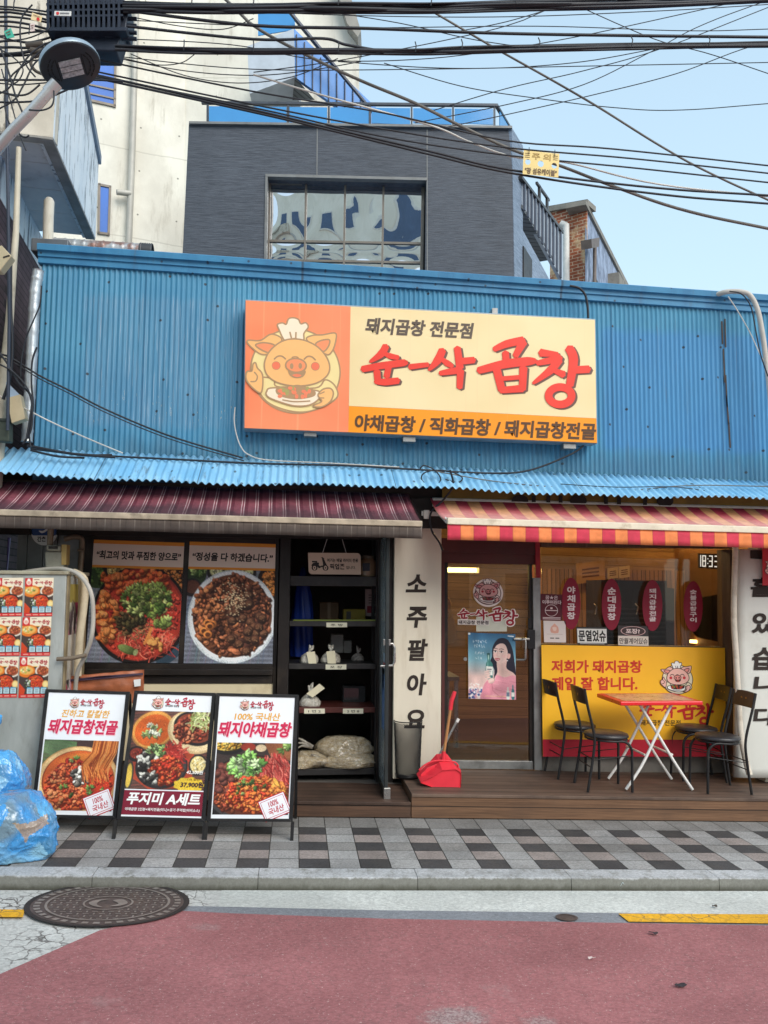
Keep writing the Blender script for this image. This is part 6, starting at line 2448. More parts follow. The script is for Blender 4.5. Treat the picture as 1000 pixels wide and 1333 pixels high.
fl_im = art_flyer(0)
rows = [(752, 802), (803, 853.5), (855, 908)]
rx = [(33, 70, 31, 68), (29.5, 67, 27, 65), (26, 64, 24, 61.5)]
names = {(0, 0): 'upper', (1, 0): 'middle', (2, 0): 'lower'}
for r_i, (y0, y1) in enumerate(rows):
    for c_i in range(2):
        xa, xb, xc, xd = rx[r_i]
        if c_i == 1:
            xa, xb, xc, xd = xa - 39.5, xb - 39.5, xc - 39.5, xd - 39.5
        lab = ('top', 'middle', 'bottom')[r_i] + ' flyer in the ' + ('right hand column of food flyers next to the cabinet corner' if c_i == 0 else 'left hand column of food flyers cut by the photo edge')
        t = thing('food_flyer', lab, 'flyer', tuple(PC.pt(xc, y1)), 'food flyers pasted on the metal cabinet')
        m = quadmap(PC, [(xa, y0 + .6), (xb, y0), (xd, y1), (xc, y1 + .6)], .003)
        b = MB()
        b.prism([m(0, 0), m(1, 0), m(1, 1), m(0, 1)], (0, .002, 0))
        b.build('sheet', mat('flyer_paper', (236, 224, 200), .5, 0, .03) if not (r_i or c_i) else bpy.data.materials['flyer_paper'], t)
        picture('print', fl_im, lambda u, v, o: m(u, v, .001 + o), PRINT, t)
        b = MB()
        brush_logo(b, m, CRIM, (.34, .07, .97, .20), .002)
        b.build('lettering', PRINT, t, fix=False)

# gas meter, pipes and hose by the cabinet
gm = thing('gas_meter', 'grey gas meter with a rusty body fixed above the cabinet', 'gas meter', tuple(at(73, 738, 6.95)))
pg = FACE(6.9)
b = MB()
b.slab(pg, [(60, 709), (79, 710), (79, 718), (60, 717)], .12, off=.02)
b.slab(pg, [(58, 718), (85, 718), (83, 740), (59, 740)], .14)
b.build('body', mat('grey_meter', (150, 146, 132), .5, .2, .2, 6, .15, 60, .5, (110, 92, 64), 5), gm, bevel=.012)
b = MB()
b.slab(pg, [(63, 711), (75, 711), (75, 714.5), (63, 714.5)], .01, off=.026)
b.build('dial', DARKF, gm)
b = MB()
b.slab(pg, [(80, 709), (87, 709), (86, 735), (80, 735)], .1, off=.012)
b.build('side_plate', mat('brass_plate', (178, 148, 92), .5, .4, .2, 5), gm)
MT = mat('rusty_pipe', (132, 116, 98), .55, .4, .25, 8, .15, 60, .5, (96, 66, 44), 6)
b = MB()
b.tube([tuple(at(65, 712, 6.95)), tuple(at(66, 690, 6.95)), tuple(at(66, 650, 6.95))], .024, 10)
b.build('inlet_pipe', MT, gm)
b = MB()
P = [at(84, 702, 7.2), at(96, 699, 7.2), at(104, 700, 7.2), at(107, 704, 7.2), at(106.5, 716, 7.2), at(104, 750, 7.2), at(100, 800, 7.2)]
b.tube([tuple(p) for p in curve3(P, 4)], .022, 10)
b.tube([tuple(at(101, 716, 7.17)), tuple(at(109, 716, 7.17))], .012, 8)
tag(b.build('wall_pipe', MT), 'rusty elbow pipe running down the wall beside the menu window', 'pipe')
b = MB()
P = [at(30, 745, 6.85), at(60, 741, 6.75), at(84, 741, 6.6), at(104, 749, 6.5), at(118, 770, 6.45), at(121.5, 800, 6.45), at(119, 830, 6.45), at(111, 853, 6.5), at(101, 875, 6.55), at(98, 900, 6.6)]
b.tube([tuple(p) for p in curve3(P, 6)], .0165, 10)
tag(b.build('hose', mat('grey_hose', (176, 168, 156), .5, 0, .12, 6)), 'thick pale grey hose arching over the cabinet down beside the red stew poster', 'hose')
b = MB()
P = [at(96, 745, 6.75), at(108, 752, 6.7), at(111, 764, 6.7), at(109, 790, 6.7), at(104, 830, 6.7), at(101, 880, 6.7)]
b.tube([tuple(p) for p in curve3(P, 5)], .03, 10)
tag(b.build('wrapped_pipe', mat('cream_wrapped_pipe', (206, 190, 160), .7, 0, .2, 6, .3, 40, .5, (130, 104, 74), 5)), 'cream wrapped pipe behind the grey hose', 'pipe')
b = MB()
b.tube([tuple(at(74, 858, 6.46)), tuple(at(93, 857, 6.46)), tuple(at(112, 853, 6.46))], .016, 10)
tag(b.build('crossbar', MT), 'short rusty metal tube lying across the cabinet side', 'tube')

rs = thing('round_sign', 'round blue and white sign reading 간촌 on the grey siding under the maroon awning', 'sign', tuple(at(56, 709, 7.36)))
prs = FACE(7.35)
mr = quadmap(prs, [(40, 672), (75, 672), (75, 710), (40, 710)])
b = MB()
b.prism([mr(.5 + .5 * math.cos(a), .5 + .5 * math.sin(a)) for a in np.linspace(0, 6.283, 33)[:-1]], (0, .012, 0))
b.build('disc', mat('sign_white', (214, 216, 214), .5, 0, .08, 5), rs)
b = MB()
b.poly([mr(.5 + .46 * math.cos(a), .5 + .46 * math.sin(a), .001) for a in list(np.linspace(math.pi - .35, 2 * math.pi + .35, 24))], L((44, 76, 130)))
b.shape(mr, [(.3, .5), (.42, .58), (.6, .5), (.66, .36), (.56, .44), (.45, .5)], L((226, 228, 230)), .002)
text(b, '간촌', mr, L((40, 40, 44)), .03, .002, 0, (.24, .69, .56, .87))
b.shape(mr, [(.62, .8), (.72, .86), (.9, .62), (.7, .78)], L((40, 44, 60)), .002)
b.build('emblem', PRINT, rs, fix=False)

# ------------------------------------------------------------------ rubbish bags, parcel


def lump(c, r, seed, sq=(1, 1, 1), amp=.22, crumple=.06, sub=5, flat=None, knot=None, boxy=0.0):
    """stuffed plastic film: flat facets where things press from inside, drawn edges, fine folds"""
    bm = bmesh.new()
    bmesh.ops.create_icosphere(bm, subdivisions=sub, radius=1)
    o = Vector((seed * 3.7, seed * 1.3, seed * 7.9))
    R_ = np.random.RandomState(int(seed * 10))
    N = R_.randn(26, 3)
    N /= np.linalg.norm(N, axis=1)[:, None]
    H = 1 - amp * R_.rand(26)
    if boxy:
        N = np.vstack((np.array(((1, 0, 0), (-1, 0, 0), (0, 1, 0), (0, -1, 0), (0, 0, 1), (0, 0, -1.0))) + .18 * R_.randn(6, 3), N))
        N /= np.linalg.norm(N, axis=1)[:, None]
        H = np.hstack((boxy * (.95 + .1 * R_.rand(6)), H))
    vs = []
    for v in bm.verts:
        p = v.co.normalized()
        q_ = np.array(p)
        k = np.maximum(N @ q_, .02)
        d = 1 / np.log(np.sum(np.exp(26 * k / H - 26)) + math.exp(-26 * .1)) * 26 if 0 else 1 / (np.sum((k / H) ** 18) ** (1 / 18.0))
        d = min(d, 1.12)
        wv = Vector((p.x + .25 * mnoise.noise(p * 2.2 + o), p.y + .25 * mnoise.noise(p * 2.6 - o), p.z * .7))
        fold = 0
        for fq, am_ in ((3.4, 1.0), (7.5, .4)):
            fold += am_ * max(0, 1 - abs(mnoise.noise(wv * fq + o * fq)) * 3.4) ** 2
        d += crumple * (fold - .5) * .62
        q = Vector((p.x * sq[0], p.y * sq[1], p.z * sq[2])) * d * r
        q = q + Vector(c)
        if flat is not None and q.z < flat(q.x):
            q.z = flat(q.x)
        vs.append(q)
    fs = [tuple(v.index for v in f.verts) for f in bm.faces]
    LUMPK[:] = [int(np.argmax(N @ np.array(f.calc_center_median().normalized()))) for f in bm.faces]
    bm.free()
    return vs, fs


LUMPK = []


def film(vs, fs, tints, seed, patch=None, pc=None):
    """tint of the film face by face: what lies behind it shows through"""
    r = random.Random(seed)
    t = [tints[r.randrange(len(tints))] for _ in range(40)]
    out = []
    for k, f in zip(LUMPK, fs):
        c = sum((vs[i] for i in f), Vector()) / len(f)
        a = L(t[k])
        w = min(1, max(0, .5 + 2.2 * mnoise.noise(c * 7 + Vector((seed, 0, 0)))))
        b2 = L(tints[0])
        col = [a[i] * w + b2[i] * (1 - w) for i in range(3)]
        if patch:
            e = MC.T @ (np.array(c) - (0, 0, CZ))
            x, y = CX + F * e[0] / e[2] + 2.5 * mnoise.noise(c * 30), CY + F * e[1] / e[2] + 2.5 * mnoise.noise(c * 30 + Vector((9, 0, 0)))
            ins = False
            j = len(patch) - 1
            for i in range(len(patch)):
                if (patch[i][1] > y) != (patch[j][1] > y) and x < (patch[j][0] - patch[i][0]) * (y - patch[i][1]) / (patch[j][1] - patch[i][1]) + patch[i][0]:
                    ins = not ins
                j = i
            if ins:
                pl = L(pc)
                col = [pl[i] * .8 + col[i] * .2 for i in range(3)]
        out.append(tuple(col))
    return out


def film_mat():
    g = G('blue_plastic_film')
    p = g.pos()
    a = g.new('ShaderNodeAttribute', attribute_name='Col').outputs['Color']
    w_ = g.noise(g.sc(p, (1, 1, .5), (0, 0, 0), (.3, .4, .2)), 11, 3, .55, dist=2.5)
    g.bump(g.math('ABSOLUTE', g.math('SUBTRACT', w_, .5)), .7, .03)
    col = g.mix(g.ramp(g.noise(p, 40, 3, .7, dist=2), .62, .70, 0, .5), a, L((196, 224, 240)))
    g.b.inputs['Transmission Weight'].default_value = .1
    g.b.inputs['Coat Weight'].default_value = .6
    g.b.inputs['Coat Roughness'].default_value = .08
    return g.fin(col, .13, 0, .8)


M_BAG = film_mat()
g0 = on_ground(-4, 1128, 0)
bx, by = g0[0], g0[1]
bg1 = thing('rubbish_bag', 'crumpled translucent blue rubbish bag in front on the pavement, cardboard showing inside', 'rubbish bag', (bx, by, gz(bx)), 'blue rubbish bags')
c1 = at(-2, 1080, by + .18)
vs, fs = lump(c1, .385, 3, (1.0, .75, .66), .22, .075, 6, lambda x: gz(x) + .004, None, .84)
TB = [(64, 158, 226), (96, 184, 238), (150, 206, 236), (84, 150, 196), (120, 150, 168), (70, 164, 232), (52, 138, 210)]
MB().add(vs, fs, film(vs, fs, TB + [(150, 140, 140), (176, 196, 206)], 4, [(16, 1071), (40, 1072), (61, 1060), (63, 1072), (48, 1082), (40, 1086), (33, 1098), (26, 1084)], (186, 154, 116)), True).build('plastic', M_BAG, bg1)
bg2 = thing('rubbish_bag', 'tied blue rubbish bag resting behind and above the one with cardboard', 'rubbish bag', (bx, by + .4, gz(bx)), 'blue rubbish bags')
c2 = at(-8, 1016, by + .42)
vs, fs = lump(c2, .275, 8, (.95, .8, .86), .22, .075, 6, lambda x: gz(x) + .2, None, .84)
MB().add(vs, fs, film(vs, fs, TB, 9), True).build('plastic', M_BAG, bg2)
b = MB()
for dx, dz in ((-.05, .10), (.06, .09), (.01, .13)):
    b.tube([(c2[0] - .03, c2[1], c2[2] + .33), (c2[0] - .03 + dx * .6, c2[1], c2[2] + .36 + dz * .4), (c2[0] - .03 + dx, c2[1] - .02, c2[2] + .34 + dz)], [.018, .03, .012], 8)
b.c = [L((84, 172, 232))] * len(b.f)
b.build('knot', M_BAG, bg2)

pq = FACE(6.78)
b = MB()
mq = quadmap(pq, [(88, 880), (187, 872), (187, 915), (84, 915)])
nu, nv = 30, 14
fnp = lambda s: (lambda u, v: tuple(np.array(mq(u, v)) + (0, -s * (.035 + .04 * math.sin(3.14 * min(1, u * 1.02)) * math.sin(3.14 * min(1, v + .15))) + .012 * mnoise.noise(Vector((u * 6, v * 5, s))), .006 * mnoise.noise(Vector((u * 9, v * 3, 4 + s))))))
b.grid(nu, nv, fnp(1)); b.grid(nu, nv, fnp(-.4))
pk_ = thing('plastic_parcel', 'creased orange brown plastic parcel lying behind the menu boards', 'parcel', tuple(pq.pt(137, 915)))
b.build('wrapping', mat('orange_brown_plastic', (172, 100, 66), .32, 0, .3, 9, .5, 30, .5, (96, 52, 40), 6, spec=.6), pk_)
b = MB()
b.prism([pq.pt(174, 885, .07), pq.pt(183, 884, .07), pq.pt(183, 893, .07), pq.pt(175, 894, .07)], (0, .004, 0))
b.build('label', mat('white_label', (230, 230, 226), .5), pk_)
b = MB()
b.prism([pq.pt(90, 884.5, .062), pq.pt(130, 880, .085), pq.pt(186, 876, .055), pq.pt(186, 879, .058), pq.pt(130, 884, .09), pq.pt(90, 887.5, .066)], (0, .004, 0))
b.build('printed_stripe', mat('dark_blue_stripe', (66, 50, 66), .4), pk_)

# ------------------------------------------------------------------ storeroom doorway: shelves and what stands on them
YS = 7.455
PSH = FACE(YS)
sx0, sx1 = at(376, 850, YS)[0], at(489, 850, YS)[0]
shf = thing('shelf_unit', 'dark metal shelf unit standing in the open storeroom doorway', 'shelves', ((sx0 + sx1) / 2, YS, .13))
shz = [at(430, y, YS)[2] for y in (757, 812, 867, 924, 1005)]
hts = [(750, 763), (808.5, 815.5), (864, 871), (921, 928), (1001, 1009)]
M_SHELF = mat('dark_shelf', (52, 50, 50), .5, .2, .2, 6, .1, 60, .35, (90, 84, 76), 5)
tops = []
for i, (a, c) in enumerate(hts):
    z1, z0 = at(430, a, YS)[2], at(430, c, YS)[2]
    tops.append(z1)
    MB().box(sx0, sx1, YS, YS + .46, z0, z1).build('shelf_board', M_SHELF if i != 3 else mat('red_edged_shelf', (84, 40, 34), .5, 0, .15, 6), shf, bevel=.003)
b = MB()
for x in (sx0 - .03, sx1):
    b.box(x, x + .03, YS + .02, YS + .06, .13, 2.4)
    b.box(x, x + .03, YS + .42, YS + .46, .13, 2.4)
b.build('upright', M_SHELF, shf)
b = MB()
PSL = FACE(YS - .004)
labs = [((425, 810.5), (452, 816.5), '주 방'), ((424, 865), (451, 871.5), '포 장'), ((396, 922.5), (423, 929), '1 번 2'), ((446.5, 922.5), (473, 929), '2 번 8')]
b.slab(PSH, [(382, 806.6), (489, 806.6), (489, 808.4), (382, 808.4)], .01, L((110, 120, 50)), .003)
for (xa, ya), (xb, yb), s in labs:
    b.slab(PSL, [(xa, ya), (xb, ya), (xb, yb), (xa, yb)], .003, L((232, 226, 200)))
    text(b, s, quadmap(PSL, [(xa, ya), (xb, ya), (xb, yb), (xa, yb)]), L((50, 46, 46)), .01, .001, 0, (.2, .25, .8, .8))
b.build('shelf_label', PRINT, shf, fix=False)

M_POLY = plastic_bag_mat('white_carrier_plastic', (222, 216, 202), (196, 188, 172), .3, .1, (.4, .65), 22)
M_RCP = mat('receipt_paper', (232, 222, 190), .7, 0, .05)


def carrier(label, px, pyb, w, zt, seed, rq, m=M_POLY, dy=.10, ears=True):
    c = at(px, 850, YS + dy)
    t = thing('carrier_bag', label, 'bag', (c[0], YS + dy, zt), 'knotted takeaway bags on the shelves')
    h = w * .62
    prof = [(.98, 0), (1.04, .12), (1.0, .35), (.82, .6), (.5, .82), (.2, .95), (.11, 1.0), (.10, 1.06)]
    n = 40
    vs = []
    for i, (r, z) in enumerate(prof):
        for j in range(n):
            a = 2 * math.pi * j / n
            k = 1 + .13 * mnoise.noise(Vector((math.cos(a) * 2.2, math.sin(a) * 2.2, z * 2 + seed))) + .05 * math.sin(a * 9 + seed + z * 4) * z
            vs.append((c[0] + r * k * w / 2 * math.cos(a), YS + dy + r * k * w * .42 * math.sin(a), zt + z * h))
    fs = [(i * n + j, i * n + (j + 1) % n, (i + 1) * n + (j + 1) % n, (i + 1) * n + j) for i in range(len(prof) - 1) for j in range(n)]
    MB().add(vs, fs + [tuple(range(n))], None, True).build('body', m, t)
    b = MB()
    zk = zt + h * 1.04
    rk = random.Random(seed)
    for s in (-1, 1):
        e1, e2 = rk.uniform(.22, .5), rk.uniform(-.05, .14)
        b.tube([(c[0], YS + dy, zk), (c[0] + w * (s * .07 + e2), YS + dy - .01, zk + w * e1 * .5), (c[0] + w * (s * .10 + e2), YS + dy, zk + w * e1), (c[0] + w * (s * .02 + e2), YS + dy + .012, zk + w * e1 * .8), (c[0] - s * w * .02, YS + dy + .012, zk + .01)], [.011, .012, .008, .009, .010], 7)
    b.build('knot', m, t)
    if rq:
        pr_ = FACE(YS + dy - w * .42 - .012)
        q = [pr_.pt(*p) for p in rq]
        MB().prism([q[0], q[1], q[2], q[3]], (0, .003, 0)).build('receipt', M_RCP, t)
    return t


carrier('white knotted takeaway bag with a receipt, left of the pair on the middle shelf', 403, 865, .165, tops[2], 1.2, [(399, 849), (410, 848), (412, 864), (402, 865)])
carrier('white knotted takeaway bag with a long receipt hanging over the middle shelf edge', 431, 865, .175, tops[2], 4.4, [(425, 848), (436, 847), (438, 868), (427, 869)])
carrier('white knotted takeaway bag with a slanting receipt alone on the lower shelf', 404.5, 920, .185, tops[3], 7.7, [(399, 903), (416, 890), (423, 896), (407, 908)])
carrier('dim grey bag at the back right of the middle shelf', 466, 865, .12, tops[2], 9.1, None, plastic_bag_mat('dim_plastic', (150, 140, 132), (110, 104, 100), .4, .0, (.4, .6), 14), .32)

def sack_mat():
    g = G('clear_bag_of_beige_flakes')
    p = g.pos()
    n = g.noise(p, 30, 4, .7)
    col = g.mix(g.ramp(n, .35, .65), L((190, 164, 124)), L((222, 202, 164)))
    w_ = g.noise(g.sc(p, (1, 1, 2.2), (0, 0, 0), (.1, .5, .1)), 9, 5, .65, dist=2.5)
    ridge_glint = g.ramp(g.math('ABSOLUTE', g.math('SUBTRACT', w_, .5)), .0, .035, .75, 0)
    col = g.mix(ridge_glint, col, L((240, 236, 226)))  # white highlights painted along the ridges of the film
    g.bump(g.math('ABSOLUTE', g.math('SUBTRACT', w_, .5)), 1.0, .04)
    g.b.inputs['Coat Weight'].default_value = 1
    g.b.inputs['Coat Roughness'].default_value = .1
    return g.fin(col, .3, 0, .6)


M_SACK = sack_mat()


def sack(label, px, py, rx, ry, rz, seed, dy):
    c = at(px, py, YS + dy)
    t = thing('plastic_sack', label, 'sack', (c[0], c[1], c[2] - rz), 'clear plastic sacks on the bottom shelf')
    vs, fs = lump(c, 1.0, seed, (rx, ry, rz), .22, .07, 5, lambda x: tops[4] + .002, None, .9)
    MB().add(vs, fs, None, True).build('filled_bag', M_SACK, t)
    b = MB()
    for k in range(3):
        b.tube([(c[0] - rx * .9, c[1] - .05, c[2] + rz * .2), (c[0] - rx * 1.2, c[1] - .06, c[2] + rz * (.3 + .2 * k)), (c[0] - rx * 1.35, c[1] - .05 - .02 * k, c[2] + rz * (.1 + .4 * k))], [.02, .012, .006], 6)
    b.build('bag_end', plastic_bag_mat('clear_plastic_end', (200, 192, 176), (170, 160, 146), .2, .3), t)


sack('clear sack of beige flakes on top of the two other sacks', 447, 974, .31, .19, .125, 2, .19)
sack('clear sack of beige flakes lying left on the bottom shelf', 402, 990, .21, .18, .10, 5, .15)
sack('clear sack of beige flakes lying right on the bottom shelf', 458, 991, .27, .17, .09, 9, .10)

# pickup sign
psn = thing('hanging_sign', 'pale board with a scooter picture reading 픽업존 hanging in the storeroom doorway', 'sign', tuple(at(435, 748, 7.36)))
pp = FACE(7.36)
mp = quadmap(pp, [(401, 719.5), (469.5, 720), (470, 748), (402, 747.5)])
b = MB()
out = [(0, 0)] + [(.93 + .07 * math.sin(a), .18 - .18 * math.cos(a)) for a in np.linspace(0, 1.57, 6)] + [(1, 1)] + [(.07 - .07 * math.sin(a), .82 + .18 * math.cos(a)) for a in np.linspace(0, 1.57, 6)]
b.prism([mp(*p) for p in out], (0, .008, 0))
b.build('board', mat('pale_pink_board', (206, 180, 158), .5, 0, .04), psn)
b = MB()
BK = L((36, 30, 30))
text(b, '여기는 배달 라이더 전용', mp, BK, .03, .001, 0, (.36, .26, .95, .43))
text(b, '픽업존', mp, BK, .05, .001, 0, (.41, .5, .69, .77))
text(b, '입니다.', mp, BK, .02, .001, 0, (.72, .60, .90, .75))
for x in (.115, .325):
    pts = [(x + .044 * math.cos(a), .70 + .115 * math.sin(a)) for a in np.linspace(0, 6.283, 13)[:-1]]
    b.outline(mp, pts, .026, BK, .001, 2)
    b.ell(mp, x, .70, .014, .035, BK, .001)
b.shape(mp, [(.08, .5), (.12, .46), (.2, .46), (.2, .58), (.24, .66), (.2, .72), (.15, .62), (.06, .62)], BK, .0012, 3)
b.shape(mp, [(.26, .22), (.29, .24), (.33, .46), (.36, .62), (.32, .58), (.28, .66), (.22, .66), (.24, .6), (.28, .56)], BK, .0012, 3)
b.poly([mp(.07, .38, .001), mp(.17, .38, .001), mp(.17, .45, .001), mp(.07, .45, .001)], BK)
b.stroke(mp, [(.25, .24), (.27, .22), (.3, .27)], [.02, .02, .02], BK, .001, 2)
b.build('lettering', PRINT, psn, fix=False)
b = MB()
b.tube([tuple(pp.pt(420, 720, -.005)), tuple(pp.pt(427, 698, -.005))], .0025, 5)
b.tube([tuple(pp.pt(451, 720, -.005)), tuple(pp.pt(445, 700, -.005))], .0025, 5)
b.build('cord', CABLEW, psn)

# other goods in the dim storeroom
jr = thing('plastic_jar', 'clear ribbed plastic jar with a dark label on the top shelf', 'jar', (at(479, 750, YS + .1)[0], YS + .1, tops[0]))
c = at(479, 750, YS + .1)
MB().lathe([(.07, 0), (.075, .02), (.075, .13), (.06, .155), (.05, .165)], (c[0], YS + .1, tops[0]), 20).build('body', mat('dim_clear_plastic', (150, 128, 100), .2, 0, .1, 5, spec=.7), jr)
MB().lathe([(.056, .165), (.056, .19)], (c[0], YS + .1, tops[0]), 20).build('lid', mat('jar_lid', (120, 108, 92), .4), jr)
MB().box(c[0] - .055, c[0] + .01, YS + .02, YS + .03, tops[0] + .05, tops[0] + .12).build('label', mat('navy_label', (44, 46, 60), .5), jr)
b = MB()
c = at(397, 790, YS + .2)
vs = []
n = 26
prof = [(.012, .42), (.03, .36), (.075, .15), (.095, -.1), (.10, -.3), (.09, -.42)]
for r, z in prof:
    for j in range(n):
        a = 2 * math.pi * j / n
        k = 1 + .22 * math.sin(a * 7 + z * 6)
        vs.append((c[0] - .02 + r * k * math.cos(a), YS + .5 + r * k * math.sin(a) * .6, c[2] + z - .05))
b.add(vs, [(i * n + j, i * n + (j + 1) % n, (i + 1) * n + (j + 1) % n, (i + 1) * n + j) for i in range(5) for j in range(n)], None, True)
tag(b.build('blue_tarpaulin', mat('deep_blue_plastic', (30, 60, 150), .35, 0, .25, 6, .4, 24)), 'folded deep blue plastic sheet hanging at the left of the storeroom', 'tarpaulin')
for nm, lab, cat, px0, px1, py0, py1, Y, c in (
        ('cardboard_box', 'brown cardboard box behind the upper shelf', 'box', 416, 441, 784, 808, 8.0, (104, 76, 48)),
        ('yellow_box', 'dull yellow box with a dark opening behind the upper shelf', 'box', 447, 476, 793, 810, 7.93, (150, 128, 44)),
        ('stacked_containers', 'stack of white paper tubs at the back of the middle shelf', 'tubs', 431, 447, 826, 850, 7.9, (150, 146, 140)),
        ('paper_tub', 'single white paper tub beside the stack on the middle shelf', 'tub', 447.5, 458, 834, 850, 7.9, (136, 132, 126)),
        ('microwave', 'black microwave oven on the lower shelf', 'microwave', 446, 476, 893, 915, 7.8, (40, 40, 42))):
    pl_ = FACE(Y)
    t = thing(nm, lab, cat, tuple(pl_.pt((px0 + px1) / 2, py1)))
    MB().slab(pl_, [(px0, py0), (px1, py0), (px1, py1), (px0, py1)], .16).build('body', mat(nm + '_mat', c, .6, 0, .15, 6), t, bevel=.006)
    w, h = px1 - px0, py1 - py0
    if nm == 'yellow_box':
        MB().slab(pl_, [(px0 + 4, py0 + 3), (px0 + 10, py0 + 3), (px0 + 10, py1 - 3), (px0 + 4, py1 - 3)], .01, off=.003).build('opening', DARKROOM, t)
    elif nm == 'microwave':
        MB().slab(pl_, [(px0 + 2, py0 + 3), (px1 - 9, py0 + 3), (px1 - 9, py1 - 3), (px0 + 2, py1 - 3)], .01, off=.004).build('door', mat('dark_oven_glass', (24, 24, 28), .1, spec=.8), t)
    elif nm == 'cardboard_box':
        MB().slab(pl_, [(px0 + w * .42, py0), (px0 + w * .58, py0), (px0 + w * .58, py1), (px0 + w * .42, py1)], .01, off=.003).build('tape', mat('brown_tape', (128, 100, 70), .4), t)
    else:
        b = MB()
        for k in range(1, 4):
            b.slab(pl_, [(px0 - .6, py0 + h * k / 4 - .8), (px1 + .6, py0 + h * k / 4 - .8), (px1 + .6, py0 + h * k / 4 + .4), (px0 - .6, py0 + h * k / 4 + .4)], .02, off=.004)
        b.build('rim', bpy.data.materials[nm + '_mat'], t)
pn = FACE(7.95)
t = thing('wall_notice', 'white and red printed notice at the right inside the storeroom', 'notice', tuple(pn.pt(483, 802)))
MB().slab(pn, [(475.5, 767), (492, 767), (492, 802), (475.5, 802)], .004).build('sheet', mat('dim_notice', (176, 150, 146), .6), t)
b = MB()
b.slab(pn, [(478, 789), (491, 789), (491, 798), (478, 798)], .003, L((140, 50, 60)), .004)
for k in range(4):
    b.slab(pn, [(480, 774 + k * 3.4), (490, 774 + k * 3.4), (490, 775.4 + k * 3.4), (480, 775.4 + k * 3.4)], .003, L((120, 100, 98)), .004)
b.build('lettering', PRINTM, t)

# ------------------------------------------------------------------ glass door standing open
def leaf_glass():
    g = G('reflection_veil_glass')  # pale veil in the colour stands in for the reflection on the leaf
    g.b.inputs['Alpha'].default_value = .62
    n = g.noise(g.sc(g.pos(), (1, 1, .6)), 2.5, 4)
    return g.fin(g.mix(g.ramp(n, .35, .65), L((190, 206, 212)), L((140, 160, 166))), .12, 0, .7)


xo = at(491, 1000, 7.40)[0] + .02
gd = thing('glass_door', 'narrow glass door of the storeroom standing open towards the street', 'door', (xo, 6.86, .13))
zg0, zg1 = .135, 2.36
Ya, Yb_ = 6.85, 7.385
MB().box(xo - .005, xo + .005, Ya + .03, Yb_ - .02, zg0 + .06, zg1 - .04).build('glass', leaf_glass(), gd)
b = MB()
b.box(xo - .014, xo + .014, Ya, Ya + .035, zg0, zg1)
b.box(xo - .014, xo + .014, Yb_ - .03, Yb_, zg0, zg1)
b.box(xo - .0135, xo + .0135, Ya + .035, Yb_ - .03, zg1 - .04, zg1)
b.box(xo - .0135, xo + .0135, Ya + .035, Yb_ - .03, zg0, zg0 + .07)
b.build('frame', mat('dark_bronze', (62, 66, 66), .35, .5, .15, 6), gd, bevel=.003)
zh = lambda y: FACE(6.9).pt(508, y)[2]
b = MB()
b.tube([(xo - .02, 6.88, zh(838)), (xo + .05, 6.88, zh(838)), (xo + .065, 6.88, zh(843)), (xo + .065, 6.88, zh(861)), (xo + .05, 6.88, zh(866)), (xo - .05, 6.88, zh(867))], .011, 10)
b.box(xo - .03, xo + .03, 6.865, 6.905, zh(840), zh(832))
b.build('handle', STEEL, gd, bevel=.002)
b = MB()
b.box(xo - .02, xo + .035, Ya - .012, Ya + .02, zg0 - .015, zg0 + .085)
b.build('bottom_pivot', STEEL, gd, bevel=.004)
b = MB()
for (y0, y1, z0, z1, c) in ((6.96, 7.09, zh(864), zh(852), (150, 170, 186)), (6.96, 7.09, zh(866.5), zh(864.2), (170, 60, 60)), (7.0, 7.16, zh(953), zh(872), (96, 130, 176)), (7.02, 7.14, zh(900), zh(876), (186, 190, 200)), (7.0, 7.16, zh(880), zh(870), (206, 206, 206))):
    b.box(xo - .008, xo - .0062, y0, y1, z0, z1, L(c))
b.build('stickers', PRINT, gd)

# ------------------------------------------------------------------ waste bin, dustpan, broom
zd = lambda x, y=0: gz(x) + .195
cbn = ground(.195).pt(531, 1012)
bn = thing('waste_bin', 'tall black wire mesh waste bin against the cream pillar', 'waste bin', (cbn[0], cbn[1], zd(cbn[0])))
zb, zt_ = zd(cbn[0]) + .004, FACE(cbn[1]).pt(531, 938)[2]
rt, rb = .123, .105
b = MB()
n = 60
for k in range(n):
    for s in (-1, 1):
        pts = []
        for i in range(9):
            t = i / 8
            a = 2 * math.pi * k / n + s * t * 2.6
            r = rb + (rt - rb) * t
            pts.append((cbn[0] + r * math.cos(a), cbn[1] + r * math.sin(a), zb + .02 + (zt_ - zb - .03) * t))
        b.tube(pts, .0021, 3, None, False)
b.build('mesh', mat('grey_wire', (40, 39, 40), .5, .2), bn, fix=False)
b = MB()
for z, r in ((zt_, rt), (zb + .03, rb + .001)):
    b.tube([(cbn[0] + r * math.cos(a), cbn[1] + r * math.sin(a), z) for a in np.linspace(0, 6.283, 33)], .005, 6)
b.build('rim', BLACKM, bn)
MB().lathe([(.0, zb), (rb, zb), (rb + .002, zb + .03), (rb - .004, zb + .03), (.0, zb + .008)], (cbn[0], cbn[1], 0), 28, cap=False).build('base', BLACKM, bn)
M_REDP = mat('red_plastic', (226, 52, 66), .42, 0, .08, 6, .1, 60, .2, (150, 40, 46), 5)
c0 = ground(.195).pt(573, 1025)
yp0 = c0[1]
dp = thing('dustpan', 'red long handled dustpan standing on the deck by the entrance', 'dustpan', (c0[0], yp0, zd(c0[0])))
pd = FACE(yp0)
front = [pd.pt(547, 1019), pd.pt(566, 1026), pd.pt(600, 1025.5), pd.pt(601, 1007), pd.pt(594, 1001.5), pd.pt(576, 1003), pd.pt(566, 1010)]
